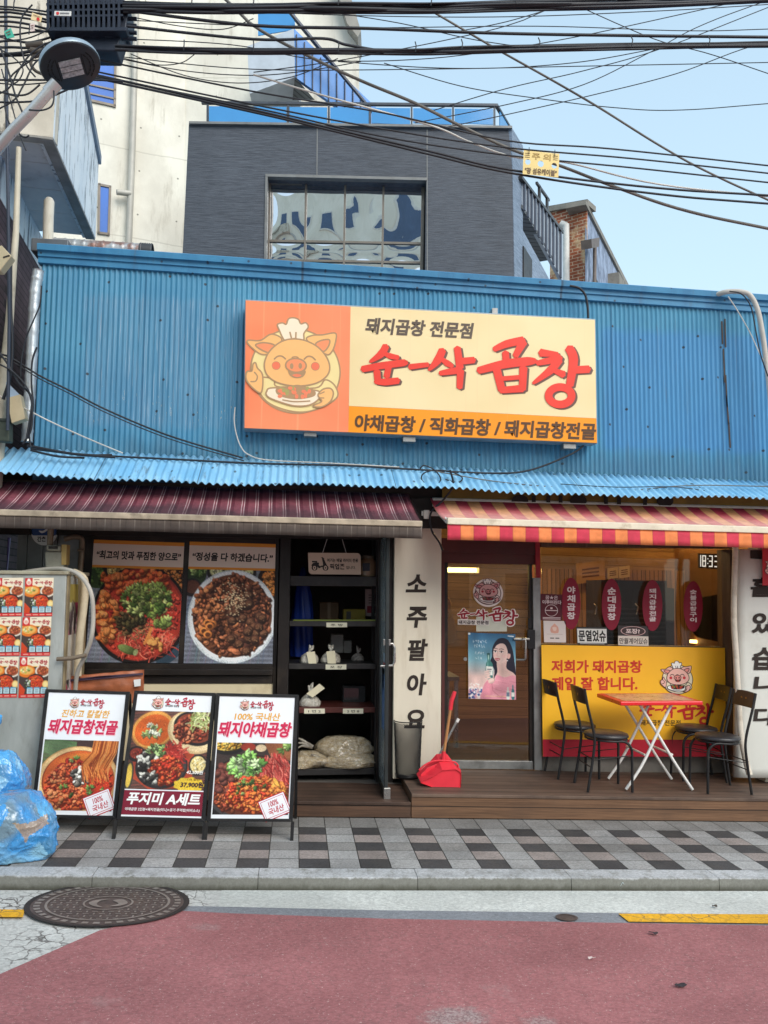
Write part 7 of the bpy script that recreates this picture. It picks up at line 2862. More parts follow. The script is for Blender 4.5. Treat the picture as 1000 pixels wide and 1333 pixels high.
back = [(p[0] + d, p[1] + .20, p[2] + e) for p, d, e in zip(front, (-.01, -.03, -.05, -.05, -.05, -.02, -.03), (.03, .0, .0, .075, .10, .10, .06))]
b = MB()
k = len(front)
b.add(list(front) + list(back), [(i, (i + 1) % k, k + (i + 1) % k, k + i) for i in range(k)] + [tuple(range(k, 2 * k))[::-1]])
b.add([tuple(np.array(p) + (.0, .012, 0)) for p in front], [tuple(range(k))])
hood = b.build('scoop', M_REDP, dp, bevel=.012)
b = MB()
rim = [tuple(pd.pt(x, y, .004)) for x, y in ((548, 1006), (556, 999), (568, 994), (584, 993.5), (596, 996), (600, 1001))]
b.tube(curve3([np.array(p) + (0, .1, .0) for p in rim], 4), .008, 8)
b.prism([pd.pt(548, 1008, -.1), pd.pt(556, 1000, -.1), pd.pt(568, 995, -.1), pd.pt(584, 994.5, -.1), pd.pt(596, 997, -.1), pd.pt(600, 1002, -.1), pd.pt(601, 1015, -.1), pd.pt(547, 1017, -.1)], (0, .02, 0))
b.build('back_plate', M_REDP, dp, bevel=.006)
b = MB()
ps_ = FACE(yp0 + .11)
b.tube([tuple(ps_.pt(577, 997)), tuple(ps_.pt(578, 978))], [.022, .016], 10)
b.build('socket', M_REDP, dp)
b = MB()
b.tube([tuple(ps_.pt(578, 980)), tuple(ps_.pt(587, 920))], .0125, 10)
b.build('handle', mat('tan_handle', (176, 122, 76), .5, 0, .15, 10), dp)
b = MB()
b.tube([tuple(ps_.pt(586.4, 924)), tuple(ps_.pt(588, 912)), tuple(ps_.pt(591, 904)), tuple(ps_.pt(592, 900))], [.017, .019, .018, .016], 10)
b.build('grip', M_REDP, dp)
b = MB()
br = thing('broom', 'broom with a grey metal stick leaning behind the red dustpan', 'broom', tuple(FACE(yp0 + .22).pt(560, 1012)))
pb_ = FACE(yp0 + .2)
b.tube([tuple(pb_.pt(560, 1006)), tuple(pb_.pt(595.5, 938))], .0105, 10)
b.build('stick', STEEL, br)
b = MB()
b.tube([tuple(pb_.pt(594.8, 940)), tuple(pb_.pt(597, 935.5))], .014, 8)
b.build('end_cap', mat('white_cap', (220, 218, 214), .4), br)
b = MB()
b.tube([tuple(pb_.pt(560, 1004)), tuple(pb_.pt(553, 1010)), tuple(pb_.pt(545, 1013))], [.016, .03, .018], 8)
b.build('brush_head', mat('white_bristles', (214, 210, 204), .8, 0, .1, 20, .4, 90), br)

# ------------------------------------------------------------------ table and chairs
zf = lambda x: gz(x) + .195
YT0, YT1 = 6.86, 7.42
pT = FACE(YT0)
a0, a1 = pT.pt(808, 915), pT.pt(915.5, 915)
ztp = (a0[2] + a1[2]) / 2 + .012
tx0, tx1 = a0[0], a1[0]
tc = (tx0 + tx1) / 2
tb = thing('folding_table', 'red square folding table with white crossed legs on the deck', 'table', (tc, (YT0 + YT1) / 2, zf(tc)))
b = MB()
b.box(tx0, tx1, YT0, YT1, ztp - .035, ztp)
b.build('table_top', mat('red_table_edge', (220, 34, 40), .3, 0, .06, 5, spec=.6), tb, bevel=.008)
b = MB()
b.box(tx0 + .05, tx1 - .05, YT0 + .05, YT1 - .05, ztp + .0005, ztp + .002)
tp_ = b.build('printed_top', mat('beige_print', (206, 160, 120), .3, 0, .3, 9, 0, 60, .7, (180, 60, 50), 7, spec=.6), tb)
M_WL = mat('white_steel_tube', (232, 228, 222), .35, .1, .05, 8, .05, 60, .2, (150, 140, 130), 8)
for yy, sgn in ((YT0 + .09, 1), (YT1 - .07, 1)):
    for s in (-1, 1):
        top = (tc - s * (.155 if s > 0 else .12), yy + .012 * s, ztp - .035)
        mid = (tc + s * .16, yy + .012 * s, zf(tc) + .21)
        foot = (tc + s * .30, yy + .012 * s, zf(tc + s * .3) + .012)
        P = curve3([np.array(top), np.array(top) * .5 + np.array(mid) * .5, np.array(mid), np.array(foot)], 6)
        MB().tube([tuple(p) for p in P], .0125, 10).build('leg', M_WL, tb)
b = MB()
for s in (-1, 1):
    x = tc + s * .12
    b.tube([(x, YT0 + .09, zf(tc) + .30 - .0), (x, YT1 - .07, zf(tc) + .30)], .010, 8)
b.tube([(tc - .15, YT0 + .09, ztp - .045), (tc - .15, YT1 - .07, ztp - .045)], .010, 8)
b.tube([(tc + .13, YT0 + .09, ztp - .045), (tc + .13, YT1 - .07, ztp - .045)], .010, 8)
b.build('cross_tube', M_WL, tb)

M_SEAT = mat('black_vinyl_seat', (46, 44, 46), .38, 0, .15, 6, .12, 50, .25, (96, 90, 86), 5, spec=.5)
M_CHW = mat('dark_wood_back', (38, 24, 20), .35, 0, .3, 7, .1, 60, stretch=(1, 6, 1), spec=.5)
CHL = ['black metal chair with its back to the entrance, nearer the window, left of the table', 'black metal chair left of the table, nearest the street', 'black metal chair right of the table, nearer the window', 'black metal chair right of the table, nearest the street']


def make_chair(label):
    """faces local +x; back at -x"""
    t = thing('chair', label, 'chair', (0, 0, 0), 'chairs around the red table')
    sz = .445
    b = MB()
    prof = [(0, -.022), (.165, -.022), (.185, -.012), (.19, .0), (.182, .016), (.15, .026), (0, .03)]
    b.lathe(prof, (0, 0, sz), 36, cap=False)
    b.build('seat', M_SEAT, t)
    b = MB()
    b.tube([(.175 * math.cos(a), .175 * math.sin(a), sz - .03) for a in np.linspace(0, 6.283, 33)], .009, 8)
    b.build('seat_ring', BLACKM, t)
    for s in (-1, 1):
        P = curve3([np.array(p) for p in ((-.255, s * .165, .845), (-.225, s * .165, .70), (-.165, s * .165, .46), (-.17, s * .165, .30), (-.215, s * .168, .0))], 6)
        MB().tube([tuple(p) for p in P], .0115, 10).build('leg', BLACKM, t)
        P = curve3([np.array(p) for p in ((.02, s * .165, sz - .03), (.11, s * .155, sz - .035), (.165, s * .150, sz - .09), (.172, s * .150, .25), (.175, s * .155, .0))], 6)
        MB().tube([tuple(p) for p in P], .0115, 10).build('leg', BLACKM, t)
    b = MB()
    for zz in (.20, .27):
        b.tube([(-.185, -.166, zz), (-.185, .166, zz)], .005, 6)
    b.tube([(.168, -.15, .30), (-.17, -.166, .26)], .004, 6)
    b.tube([(.168, .15, .30), (-.17, .166, .26)], .004, 6)
    b.build('stretcher', BLACKM, t)
    b = MB()
    nu, nv = 15, 7

    def fb(off):
        return lambda u, v: (-.232 - .024 * v + off - .012 * math.sin(3.14 * u), -.172 + .344 * u, .715 + .125 * v + .008 * math.sin(3.14 * u) * v)
    b.grid(nu, nv, fb(.009)); b.grid(nu, nv, fb(-.009))
    rim1 = [fb(.009)(u, 1) for u in np.linspace(0, 1, nu)] + [fb(.009)(u, 0) for u in np.linspace(1, 0, nu)]
    rim2 = [fb(-.009)(u, 1) for u in np.linspace(0, 1, nu)] + [fb(-.009)(u, 0) for u in np.linspace(1, 0, nu)]
    k = len(rim1)
    b.add(rim1 + rim2, [(i, (i + 1) % k, k + (i + 1) % k, k + i) for i in range(k)])
    bk = b.build('backrest', M_CHW, t)
    b = MB()
    for y in (-.035, .035):
        for s in (1, -1):
            x = -.232 - .013 - .012 + s * .0105
            b.add([(x, y + .013 * math.cos(a), .785 + .013 * math.sin(a)) for a in np.linspace(0, 6.283, 17)[:-1]], [tuple(range(16))])
    b.build('grip_hole', mat('hole_tan', (150, 110, 40), .6), bk)
    return t


ch0 = make_chair(CHL[0])
spots = [(2.545, 7.50, .05), (2.66, 7.03, .0), (3.69, 7.47, math.pi - .10), (3.66, 7.02, math.pi + .03)]
for i, (x, y, a) in enumerate(spots):
    o = ch0 if i == 0 else copy_tree(ch0)
    o.location = (x, y, zf(x) + .003)
    o.rotation_euler = (0, math.radians(1.7), a) if abs(a) < 1 else (0, math.radians(-1.7), a)
    o['label'] = CHL[i]

# ------------------------------------------------------------------ white drain pipe, small red sign on the right
P = [at(958, 690, 7.2), at(957, 735, 7.18), at(955.5, 800, 7.17), at(958, 850, 7.17), at(961, 900, 7.16), at(964, 950, 7.15), at(970, 985, 7.12), at(976, 1009, 7.08)]
b = MB()
b.tube([tuple(p) for p in curve3(P, 5)], .026, 12)
tag(b.build('drain_pipe', mat('wrapped_white_pipe', (206, 196, 180), .6, 0, .12, 8, .3, 30, .5, (140, 120, 96), 6)), 'bent white drain pipe ending on the deck beside the white banner wall', 'pipe')
prd = FACE(YW - .16)
t = thing('hanging_banner', 'small red banner with the chef pig at the right edge under the striped awning', 'banner', tuple(prd.pt(1000, 762)))
MB().slab(prd, [(993, 700), (1030, 701), (1030, 763), (993, 762)], .004).build('cloth', mat('red_banner', (190, 36, 48), .6, 0, .08, 4), t)
b = MB()
chef_pig(b, quadmap(prd, [(996, 722), (1028, 723), (1028, 756), (996, 755)]), PAL_COL, (0, 0, 1, 1), .001, .0001, 18)
b.build('chef_emblem', PRINT, t, fix=False)

# ------------------------------------------------------------------ inside the eating room
WARM = (255, 205, 130)
t = thing('tube_light', 'lit warm tube light on the room wall seen through the entrance door', 'lamp', tuple(at(590, 742, 9.6)))
b = MB()
b.tube([tuple(at(560, 741.5, 9.6)), tuple(at(620, 742.5, 9.6))], .024, 10)
b.build('tube', emitmat('warm_tube', (255, 214, 120), 7.0), t)
MB().slab(FACE(9.66), [(556, 738), (624, 739), (624, 746), (556, 745)], .04).build('fitting', WHITEP, t)
t = thing('wall_strip_light', 'lit warm strip light along the top of the slatted wall', 'lamp', (5.2, 9.0, 2.6))
MB().box(5.12, 5.2, 8.0, 11.0, 2.66, 2.70).build('strip', emitmat('warm_strip', WARM, 9.0), t)
t = thing('wall_strip_light', 'lit warm strip light low behind the round black screen', 'lamp', tuple(at(925, 838, 10.6)))
MB().slab(FACE(10.6), [(900, 833), (950, 836), (950, 840), (900, 837)], .04).build('strip', emitmat('warm_strip_low', WARM, 5.0), t)
t = thing('ceiling_emitter', 'lit warm ceiling panel in the middle of the eating room', 'lamp', (2.9, 9.4, 2.73))
MB().box(2.0, 3.6, 9.3, 9.5, 2.72, 2.745).build('panel', emitmat('warm_panel', (255, 214, 150), 17.0), t)
b = MB()
b.slab(FACE(10.9), [(690, 740), (962, 744), (962, 845), (690, 842)], .06)
tag(b.build('slatted_screen', M_SLAT), 'warm slatted wood partition at the back of the eating room', 'partition')
kb_ = thing('counter_cabinet', 'tall black louvred cabinet standing inside behind the shop window', 'cabinet', tuple(at(820, 850, 9.2)))
pk2 = FACE(9.2)
MB().slab(pk2, [(783, 755), (868, 756), (868, 900), (783, 900)], .5).build('body', mat('black_cabinet', (40, 38, 40), .4, 0, .15, 5), kb_)
MB().slab(pk2, [(868, 765), (878, 766), (878, 900), (868, 900)], .4, off=-.02).build('side_unit', mat('brown_black_unit', (58, 48, 42), .5), kb_)
b = MB()
for k in range(9):
    y = 792 + k * 6
    b.slab(pk2, [(787, y), (866, y), (866, y + 2), (787, y + 2)], .02, off=.012)
b.build('louvre', mat('charcoal_louvre', (60, 58, 60), .35), kb_)
b = MB()
for x in (775, 829):
    b.tube([tuple(at(x, 800, 9.0)), tuple(at(x + 2, 790, 9.0)), tuple(at(x - 2, 786, 9.0))], .008, 6)
b.build('tap', STEEL, kb_)
t = thing('round_screen', 'big black rounded screen on the right wall inside', 'screen', tuple(at(928, 838, 9.9)))
pr2 = FACE(9.9)
mm2 = quadmap(pr2, [(904, 772), (952, 774), (952, 837), (904, 836)])
pts = []
for cx_, cy_, a0_ in ((.7, .22, -1.57), (.78, .78, 0), (.3, .7, 1.57), (.3, .3, 3.14)):
    for a in np.linspace(a0_, a0_ + 1.57, 6):
        pts.append(mm2(cx_ + .22 * math.cos(a) + (.0 if cx_ > .5 else -.06), cy_ + .22 * math.sin(a)))
MB().prism(pts, (0, .08, 0)).build('panel', mat('gloss_black', (16, 15, 16), .15, spec=.6), t)
for nm, lab, q, c in (('wall_board', 'brown printed notice board high on the back wall inside', [(750, 734), (787, 729), (788, 756), (751, 760)], (150, 110, 62)),
                      ('wall_notice', 'small pale notice on the back wall, left of two', [(791, 740), (805, 738), (805, 752), (791, 754)], (170, 140, 96)),
                      ('wall_notice', 'small pale notice on the back wall, right of two', [(806, 738), (820, 736), (820, 751), (806, 753)], (176, 148, 104))):
    pw_ = FACE(10.7)
    t = thing(nm, lab, 'notice', tuple(pw_.pt(*q[3])))
    MB().slab(pw_, q, .01).build('sheet', mat(nm + '_paper', c, .6), t)
    m = quadmap(pw_, q, .004)
    b = MB()
    for k in range(3):
        b.poly([m(.2, .3 + k * .18, .001), m(.8, .3 + k * .18, .001), m(.8, .38 + k * .18, .001), m(.2, .38 + k * .18, .001)], L((96, 60, 34)))
    b.build('print', PRINTM, t)
t = thing('ceiling_emitter', 'added warm fill panel on the ceiling just inside the entrance door', 'lamp', (1.7, 8.5, 2.73))
MB().box(1.35, 2.15, 8.4, 8.6, 2.72, 2.745).build('panel', bpy.data.materials['warm_panel'], t)  # added glowing panel, brightens the room behind the entrance door
t = thing('led_clock', 'white LED clock showing 18:33 in the shop window corner', 'clock', tuple(at(923, 738, 7.9)))
pc_ = FACE(8.0)
mc = quadmap(pc_, [(911, 722.5), (935.5, 723.5), (935, 738.5), (911, 737.5)])
MB().prism([mc(-.06, -.15), mc(1.06, -.15), mc(1.06, 1.15), mc(-.06, 1.15)], (0, .02, 0)).build('case', mat('clock_case', (84, 62, 40), .5), t)
b = MB()
EM = emitmat('clock_digits', (255, 250, 240), .45)
SEG = {'1': 'bc', '8': 'abcdefg', '3': 'abgcd'}
for k, ch in enumerate('18:33'):
    x0 = (-.12, .14, .40, .50, .80)[k]
    w = .2
    if ch == ':':
        for v in (.3, .7):
            b.poly([mc(x0 + .02, v - .05, .002), mc(x0 + .07, v - .05, .002), mc(x0 + .06, v + .05, .002), mc(x0 + .01, v + .05, .002)])
        continue
    S = {'a': (x0, 0, x0 + w, .1), 'g': (x0, .45, x0 + w, .55), 'd': (x0, .9, x0 + w, 1), 'f': (x0, 0, x0 + .05, .5), 'b': (x0 + w - .05, 0, x0 + w, .5), 'e': (x0, .5, x0 + .05, 1), 'c': (x0 + w - .05, .5, x0 + w, 1)}
    for i, q in enumerate(SEG[ch]):
        u0, v0, u1, v1 = S[q]
        b.poly([mc(u0, v0, .002 + i * .0002), mc(u1, v0, .002 + i * .0002), mc(u1, v1, .002 + i * .0002), mc(u0, v1, .002 + i * .0002)])
b.build('digits', EM, t, fix=False)
t = thing('apron', 'pale apron hanging on the wall seen through the entrance door', 'apron', tuple(at(588, 835, 8.6)))
pa = FACE(8.6)
ma = lambda x, y, o: pa.pt(x, y, o)
b = MB()
b.prism([pa.pt(*p) for p in smooth_closed([(577, 786), (582, 782), (587, 784), (588, 800), (593, 812), (593, 834), (584, 838), (575, 836), (574, 800)], 4)], (0, .012, 0))
b.build('cloth', mat('apron_cloth', (186, 150, 100), .9, 0, .1, 6, .2, 40), t)
b = MB()
b.tube([tuple(p) for p in curve3([pa.pt(576, 788), pa.pt(579, 780), pa.pt(584, 779), pa.pt(587, 786)], 5)], .008, 6)
b.build('neck_loop', mat('apron_strap', (160, 124, 80), .9), t)
t = thing('side_table', 'dim grey side table standing inside near the entrance door', 'table', tuple(at(588, 960, 8.9)))
b = MB()
x0, x1 = at(560, 870, 8.9)[0], at(596, 870, 8.9)[0]
b.box(x0, x1, 8.8, 9.4, .86, .9)
b.build('top', mat('grey_top', (120, 124, 126), .4), t)
b = MB()
for x in (x0 + .03, x1 - .03):
    for y in (8.84, 9.36):
        b.box(x - .02, x + .02, y - .02, y + .02, .16, .86)
b.build('leg', STEEL, t)
# ------------------------------------------------------------------ pipes, posts and boxes at the upper left
b = MB()
b.tube([tuple(at(24.5, 192, 7.1)), tuple(at(21, 300, 7.1)), tuple(at(12, 420, 7.1)), tuple(at(5, 500, 7.1)), tuple(at(-6, 640, 7.1))], [.022, .026, .034, .044, .05], 12)
tag(b.build('post', mat('pale_steel_post', (196, 188, 168), .6, .1, .15, 4, .15, 40, .5, (120, 108, 92), 5)), 'pale tapering post holding up the overhanging balcony', 'post')
b = MB()
b.tube([tuple(at(7, -30, 6.9)), tuple(at(9, 150, 6.9)), tuple(at(11, 300, 6.9)), tuple(at(12, 420, 6.9)), tuple(at(10, 560, 6.9))], .014, 8)
tag(b.build('conduit', mat('dark_blue_conduit', (52, 60, 74), .5, .2, .15, 4)), 'thin dark blue conduit running down the left edge past the balcony', 'conduit')
b = MB()
b.tube([tuple(at(62, 330, 7.75)), tuple(at(63, 285, 7.75)), tuple(at(64, 262, 7.75)), tuple(at(64.2, 258, 7.75))], [.047, .047, .047, .03], 16)
tag(b.build('vent_pipe', mat('stained_white_pipe', (206, 200, 184), .6, 0, .12, 5, .2, 40, .6, (150, 130, 84), 5, stretch=(3, 3, .8))), 'capped white vent pipe standing on the shop roof corner', 'vent pipe')
dt = thing('roof_duct', 'silver ribbed duct with rust patches lying along the shop roof', 'duct', tuple(at(130, 330, 7.8)))
M_DUCT = mat('silver_duct', (176, 178, 178), .4, .5, .15, 8, .2, 30, .75, (132, 72, 40), 2.2, dlo=.52, dhi=.6)
b = MB()
A, Bp = at(60, 320, 7.8), at(185, 328, 7.8)
k = 60
b.tube([tuple(A * (1 - i / k) + Bp * (i / k)) for i in range(k + 1)], [.078 + (.006 if i % 6 == 0 else 0) for i in range(k + 1)], 20)
b.build('tube', M_DUCT, dt)
b = MB()
d = (Bp - A) / np.linalg.norm(Bp - A)
b.tube([tuple(Bp + d * t) for t in np.linspace(-.02, .1, 13)], [.08 + .007 * (i % 2) for i in range(13)], 20, None, False)
b.build('flexible_end', mat('dark_flex', (70, 72, 74), .5, .3, .2, 9), dt)
b = MB()
b.box(XL - .12, XL + .2, YW + .04, YW + .3, ztop(XL) - .02, ztop(XL) + .10)
tag(b.build('roof_flashing', mat('bent_grey_flashing', (96, 100, 104), .5, .4, .2, 6, .2, 30), bevel=.01), 'bent grey metal flashing at the left end of the shop roof', 'flashing')
b = MB()
P = [at(50, 352, 7.2), at(46, 380, 7.2), at(43, 430, 7.2), at(40, 490, 7.2), at(37, 540, 7.2), at(35, 575, 7.2)]
P = curve3(P, 14)
b.tube([tuple(p) for p in P], [.046 + (.004 if i % 7 == 0 else 0) for i in range(len(P))], 16)
tag(b.build('insulated_duct', mat('foil_wrapped_duct', (196, 202, 206), .35, .55, .2, 12, .5, 22, .4, (176, 160, 120), 6)), 'vertical foil wrapped duct at the left corner of the blue wall', 'duct')
bx_ = thing('junction_box', 'beige junction box hanging crooked among cables left of the blue wall', 'junction box', tuple(at(20, 548, 6.95)))
pj = FACE(6.95)
MB().slab(pj, [(8, 518), (26, 513), (33, 545), (15, 551)], .09).build('body', mat('beige_box', (196, 180, 146), .55, 0, .1, 6, .1, 50, .4, (130, 110, 84), 5), bx_, bevel=.006)
MB().slab(pj, [(7, 518), (8, 497), (22, 511), (26, 514)], .06, off=-.01).build('rain_cover', mat('clear_blue_cover', (170, 190, 210), .2, 0, .1, 6, spec=.7), bx_)
bx2 = thing('junction_box', 'dark green junction box low at the left edge above the corrugated eave', 'junction box', tuple(at(4, 585, 6.95)))
MB().slab(pj, [(-14, 545), (12, 547), (12, 575), (-14, 573)], .1).build('body', mat('dark_green_box', (62, 70, 60), .6, 0, .2, 6, .2, 40, .5, (50, 46, 42), 5), bx2, bevel=.01)
MB().slab(pj, [(-14, 543), (13, 545), (13, 548.5), (-14, 546.5)], .12, off=.01).build('lid', mat('dark_green_lid', (52, 58, 52), .5), bx2, bevel=.004)
bx3 = thing('junction_box', 'beige box corner cut by the left edge beside the post', 'junction box', tuple(at(2, 348, 6.6)))
pj3 = FACE(6.6)
MB().slab(pj3, [(-26, 328), (2, 319), (15, 333), (0, 352), (-24, 350)], .1).build('body', bpy.data.materials['beige_box'], bx3, bevel=.006)
MB().slab(pj3, [(4, 334), (12, 331.5), (13, 333), (4, 336)], .01, off=.004).build('latch', DARKF, bx3)
b = MB()
P = [at(932, 384, 7.28), at(945, 380, 7.2), at(962, 379.5, 7.15), at(976, 384, 7.12), at(986, 402, 7.1), at(992, 430, 7.1), at(997, 465, 7.1), at(1003, 520, 7.1), at(1010, 640, 7.1)]
b.tube([tuple(p) for p in curve3(P, 6)], .024, 12)
tag(b.build('conduit', mat('grey_flex_conduit', (196, 190, 180), .55, 0, .12, 10, .3, 60)), 'thick pale flexible conduit bending over the roof edge at the right', 'conduit')

# ------------------------------------------------------------------ street lamp
LC = at(92, 86, 4.6)
lamp = thing('street_lamp', 'round dark street lamp head on a shiny steel arm at the upper left', 'street lamp', tuple(LC))
_v = Vector(ray(92, 86)).normalized()
_r, _d = Vector(MC[:, 0]), Vector(MC[:, 1])


def _perp(a, n):
    return (a - n * a.dot(n)).normalized()


nrm = (-_v * .70 + _perp(_r * .36 + _d * .93, _v) * .71).normalized()          # the way the lens looks: down to the street
ex = _perp(_r * .93 + _d * .40, nrm)
ey = nrm.cross(ex)
MT4 = Matrix((ex, ey, nrm)).transposed()
R0 = .168
b = MB()
b.lathe([(.0, -.075), (R0 * .5, -.07), (R0 * .85, -.055), (R0 * .99, -.03), (R0 * 1.01, -.008), (R0, .0)], tuple(LC), 44, MT4, cap=False)
b.build('housing', mat('lamp_grey_shell', (150, 166, 178), .35, .3, .08, 5, spec=.6), lamp)
b = MB()
b.lathe([(R0 * .995, -.002), (R0 * .985, .006), (R0 * .95, .01), (.0, .012)], tuple(LC), 44, MT4, cap=False)
b.build('underside', mat('lamp_dark_plate', (42, 46, 52), .45, .2, .12, 6, .1, 60), lamp)
lm = lambda x, y, o: tuple(Vector(LC) + MT4 @ Vector((x * R0, y * R0, .0125 + o)))
for k in (-1, 0, 1):
    b = MB()
    y = k * .24
    for sx, sy, th, mm_ in ((.36, .10, 0, None),):
        b.prism([lm(-sx, y - sy, 0), lm(sx, y - sy, 0), lm(sx, y + sy, 0), lm(-sx, y + sy, 0)], tuple(nrm * .006))
    b.build('led_panel', mat('led_lens', (172, 174, 176), .3, 0, .45, 60, .4, 90, spec=.7) if k == -1 else bpy.data.materials['led_lens'], lamp)
b = MB()
for sgn in (-1, 1):
    for r in (.62, .74):
        for i in range(6):
            a = (-.75 + i * .25) + (0 if sgn > 0 else math.pi)
            q = [(r * math.cos(a), r * math.sin(a)), (r * math.cos(a + .2), r * math.sin(a + .2)), ((r + .04) * math.cos(a + .2), (r + .04) * math.sin(a + .2)), ((r + .04) * math.cos(a), (r + .04) * math.sin(a))]
            b.poly([lm(x, y_, .001) for x, y_ in q])
for x in (-.45, .42):
    b.poly([lm(x, -.46, .0005), lm(x + .03, -.46, .0005), lm(x + .03, .46, .0005), lm(x, .46, .0005)])
b.build('vent_slots', mat('lamp_slots', (16, 17, 20), .7), lamp)
b = MB()
a0 = at(70, 112, 4.58)
P = [a0, at(40, 146, 4.6), at(8, 180, 4.65), at(-20, 222, 4.75), at(-60, 330, 4.9)]
b.tube([tuple(p) for p in curve3(P, 6)], .030, 14)
b.tube([tuple(at(74, 108, 4.58)), tuple(at(62, 121, 4.59))], .036, 14)
b.build('arm', mat('polished_steel', (196, 196, 194), .3, .5, .05, 4), lamp)
b = MB()
P = [at(70, 118, 4.5), at(70, 130, 4.5), at(66, 139, 4.5), at(54, 143.5, 4.5), at(38, 143, 4.55)]
b.tube([tuple(p) for p in curve3(P, 6)], .0045, 6)
b.build('lead', CABLE, lamp)

# ------------------------------------------------------------------ finned amplifier box on the cables
YAM = 5.0
am = thing('cable_amplifier', 'big dark finned cable amplifier box hung on the overhead cables behind the lamp', 'amplifier box', tuple(at(112, 66, YAM)))
pa_ = FACE(YAM)
M_AMP = mat('navy_amp_metal', (38, 46, 60), .45, .3, .12, 6, .1, 60, .2, (90, 90, 90), 6)
b = MB()
b.slab(pa_, [(62, -4), (158, -6), (168, 6), (164, 38), (60, 38)], .20, off=-.02)
b.slab(pa_, [(68, 38), (160, 38), (152, 66), (74, 64)], .16, off=-.03)
b.build('body', M_AMP, am, bevel=.008)
b = MB()
for i in range(15):
    x = 61 + i * 6.6
    b.slab(pa_, [(x, -4), (x + 2.6, -4), (x + 3.4, 35), (x - .4, 36)], .05, off=.02)
for yy in (4, 12, 20):
    b.slab(pa_, [(60, yy), (160, yy - 2), (160, yy + .6), (60, yy + 2.6)], .03, off=.015)
b.build('fin', M_AMP, am)
b = MB()
b.slab(pa_, [(59, 35), (166, 35), (164, 40), (61, 40)], .10, off=.03)
for i in range(4):
    b.slab(pa_, [(76 + i * 20, 44), (88 + i * 20, 44), (87 + i * 20, 48), (77 + i * 20, 48)], .02, off=-.02)
b.build('flange', M_AMP, am, bevel=.003)
b = MB()
b.slab(pa_, [(71, 14), (93, 14.5), (92.5, 20.5), (70.5, 20)], .004, L((214, 214, 210)), .075)
b.ell(lambda x, y, o: pa_.pt(x, y, o), 75, 17, 2, 2, L((200, 50, 50)), .077)
b.slab(pa_, [(78, 16), (90, 16.2), (90, 18), (78, 17.8)], .001, L((120, 120, 122)), .077)
b.build('label', PRINT, am)
b = MB()
for y in (14, 24, 33, 42, 50):
    b.tube([tuple(pa_.pt(160, y, -.05)), tuple(pa_.pt(178, y + .6, -.05))], .013, 10)
b.build('connector', M_AMP, am)

# ------------------------------------------------------------------ overhead cables


def runon(P, pts):
    """cables leaving the frame go on along the street"""
    if pts[-1][0] > 1040 or pts[-1][1] < -5:
        d = P[-1] - P[-2]
        P = P + [P[-1] + d / np.linalg.norm(d) * 3.5]
    if pts[0][0] < -25 or pts[0][1] < -5:
        d = P[0] - P[1]
        P = [P[0] + d / np.linalg.norm(d) * 2.5] + P
    return P


def cable(label, pts, r, Y=5.0, m=CABLE, name='overhead_cable', group='overhead cables', Y1=None, n=7):
    k = len(pts)
    Y1 = Y if Y1 is None else Y1
    P = runon([at(x, y, Y + (Y1 - Y) * i / (k - 1)) for i, (x, y) in enumerate(pts)], pts)
    b = MB()
    b.tube([tuple(p) for p in curve3(P, n)], r, 7)
    return tag(b.build(name, m), label, 'cable', group)


def bundle(label, strands, Y, name='cable_bundle'):
    b = MB()
    rr_ = random.Random(len(strands))
    for pts, r in strands:
        P = runon([at(x, y, Y + rr_.uniform(-.03, .03)) for x, y in pts], pts)
        b.tube([tuple(p) for p in curve3(P, 6)], r * .8, 7)
    x0 = strands[0][0]
    for i in range(1, len(x0) - 1):                      # lashing ties
        for s in (0,):
            p = at(x0[i][0], x0[i][1], Y)
            b.tube([(p[0], p[1] - .03, p[2] - .035), (p[0] + .004, p[1] - .04, p[2]), (p[0], p[1] - .02, p[2] + .04)], .004, 5)
    return tag(b.build(name, CABLE), label, 'cable bundle', 'overhead cables')


rb_ = random.Random(12)


def jit(pts, dy, a=1.6):
    return [(x, y + dy + rb_.uniform(-a, a)) for x, y in pts]


T = [(160, 10), (250, 11), (330, 11), (440, 10), (560, 11), (670, 8), (800, 5), (900, 1), (1060, -6)]
bundle('thick black cable bundle along the top edge of the sky', [(jit(T, d, 1.2), r) for d, r in ((-5, .011), (-2, .014), (1, .016), (4, .013), (6, .009), (-7, .007), (3, .012))], 5.0)
T = [(150, 62), (240, 66), (330, 67), (440, 67), (540, 67), (600, 65), (700, 62), (820, 60.5), (920, 59), (1060, 57)]
bundle('black cable bundle with spliced grey sleeves crossing below the topmost bundle', [(jit(T, d, 1.0), r) for d, r in ((-3, .009), (-1, .012), (1.5, .013), (3.6, .009))], 5.0)
T = [(-60, 14), (20, 18), (70, 26)]
bundle('bundle of black cables entering the amplifier box from the upper left', [(jit(T, d, 2.5), r) for d, r in ((-10, .007), (-5, .008), (0, .009), (6, .008), (12, .009), (16, .007))], 5.05)
T = [(-60, 66), (10, 62), (40, 58), (76, 52)]
bundle('tangle of black cables entering the amplifier box low on the left', [(jit(T, d, 4), r) for d, r in ((-14, .007), (-6, .009), (0, .010), (5, .012), (10, .008), (22, .006))], 5.05)
cable('dark cable running level between the two thick bundles', [(168, 14), (330, 33), (480, 37), (640, 43), (800, 46), (1060, 49)], .010)
cable('dark cable just below the level one, joining the lower bundle', [(165, 34), (330, 51), (420, 50), (450, 58), (500, 67)], .009)
cable('heavy grey cable slanting down to the yellow warning tag and on to the right', [(280, -14), (330, 33), (400, 72), (470, 105), (540, 134), (600, 164), (665, 194), (730, 216), (800, 243), (900, 276), (1070, 312)], .0105, 5.2, CABLEG)
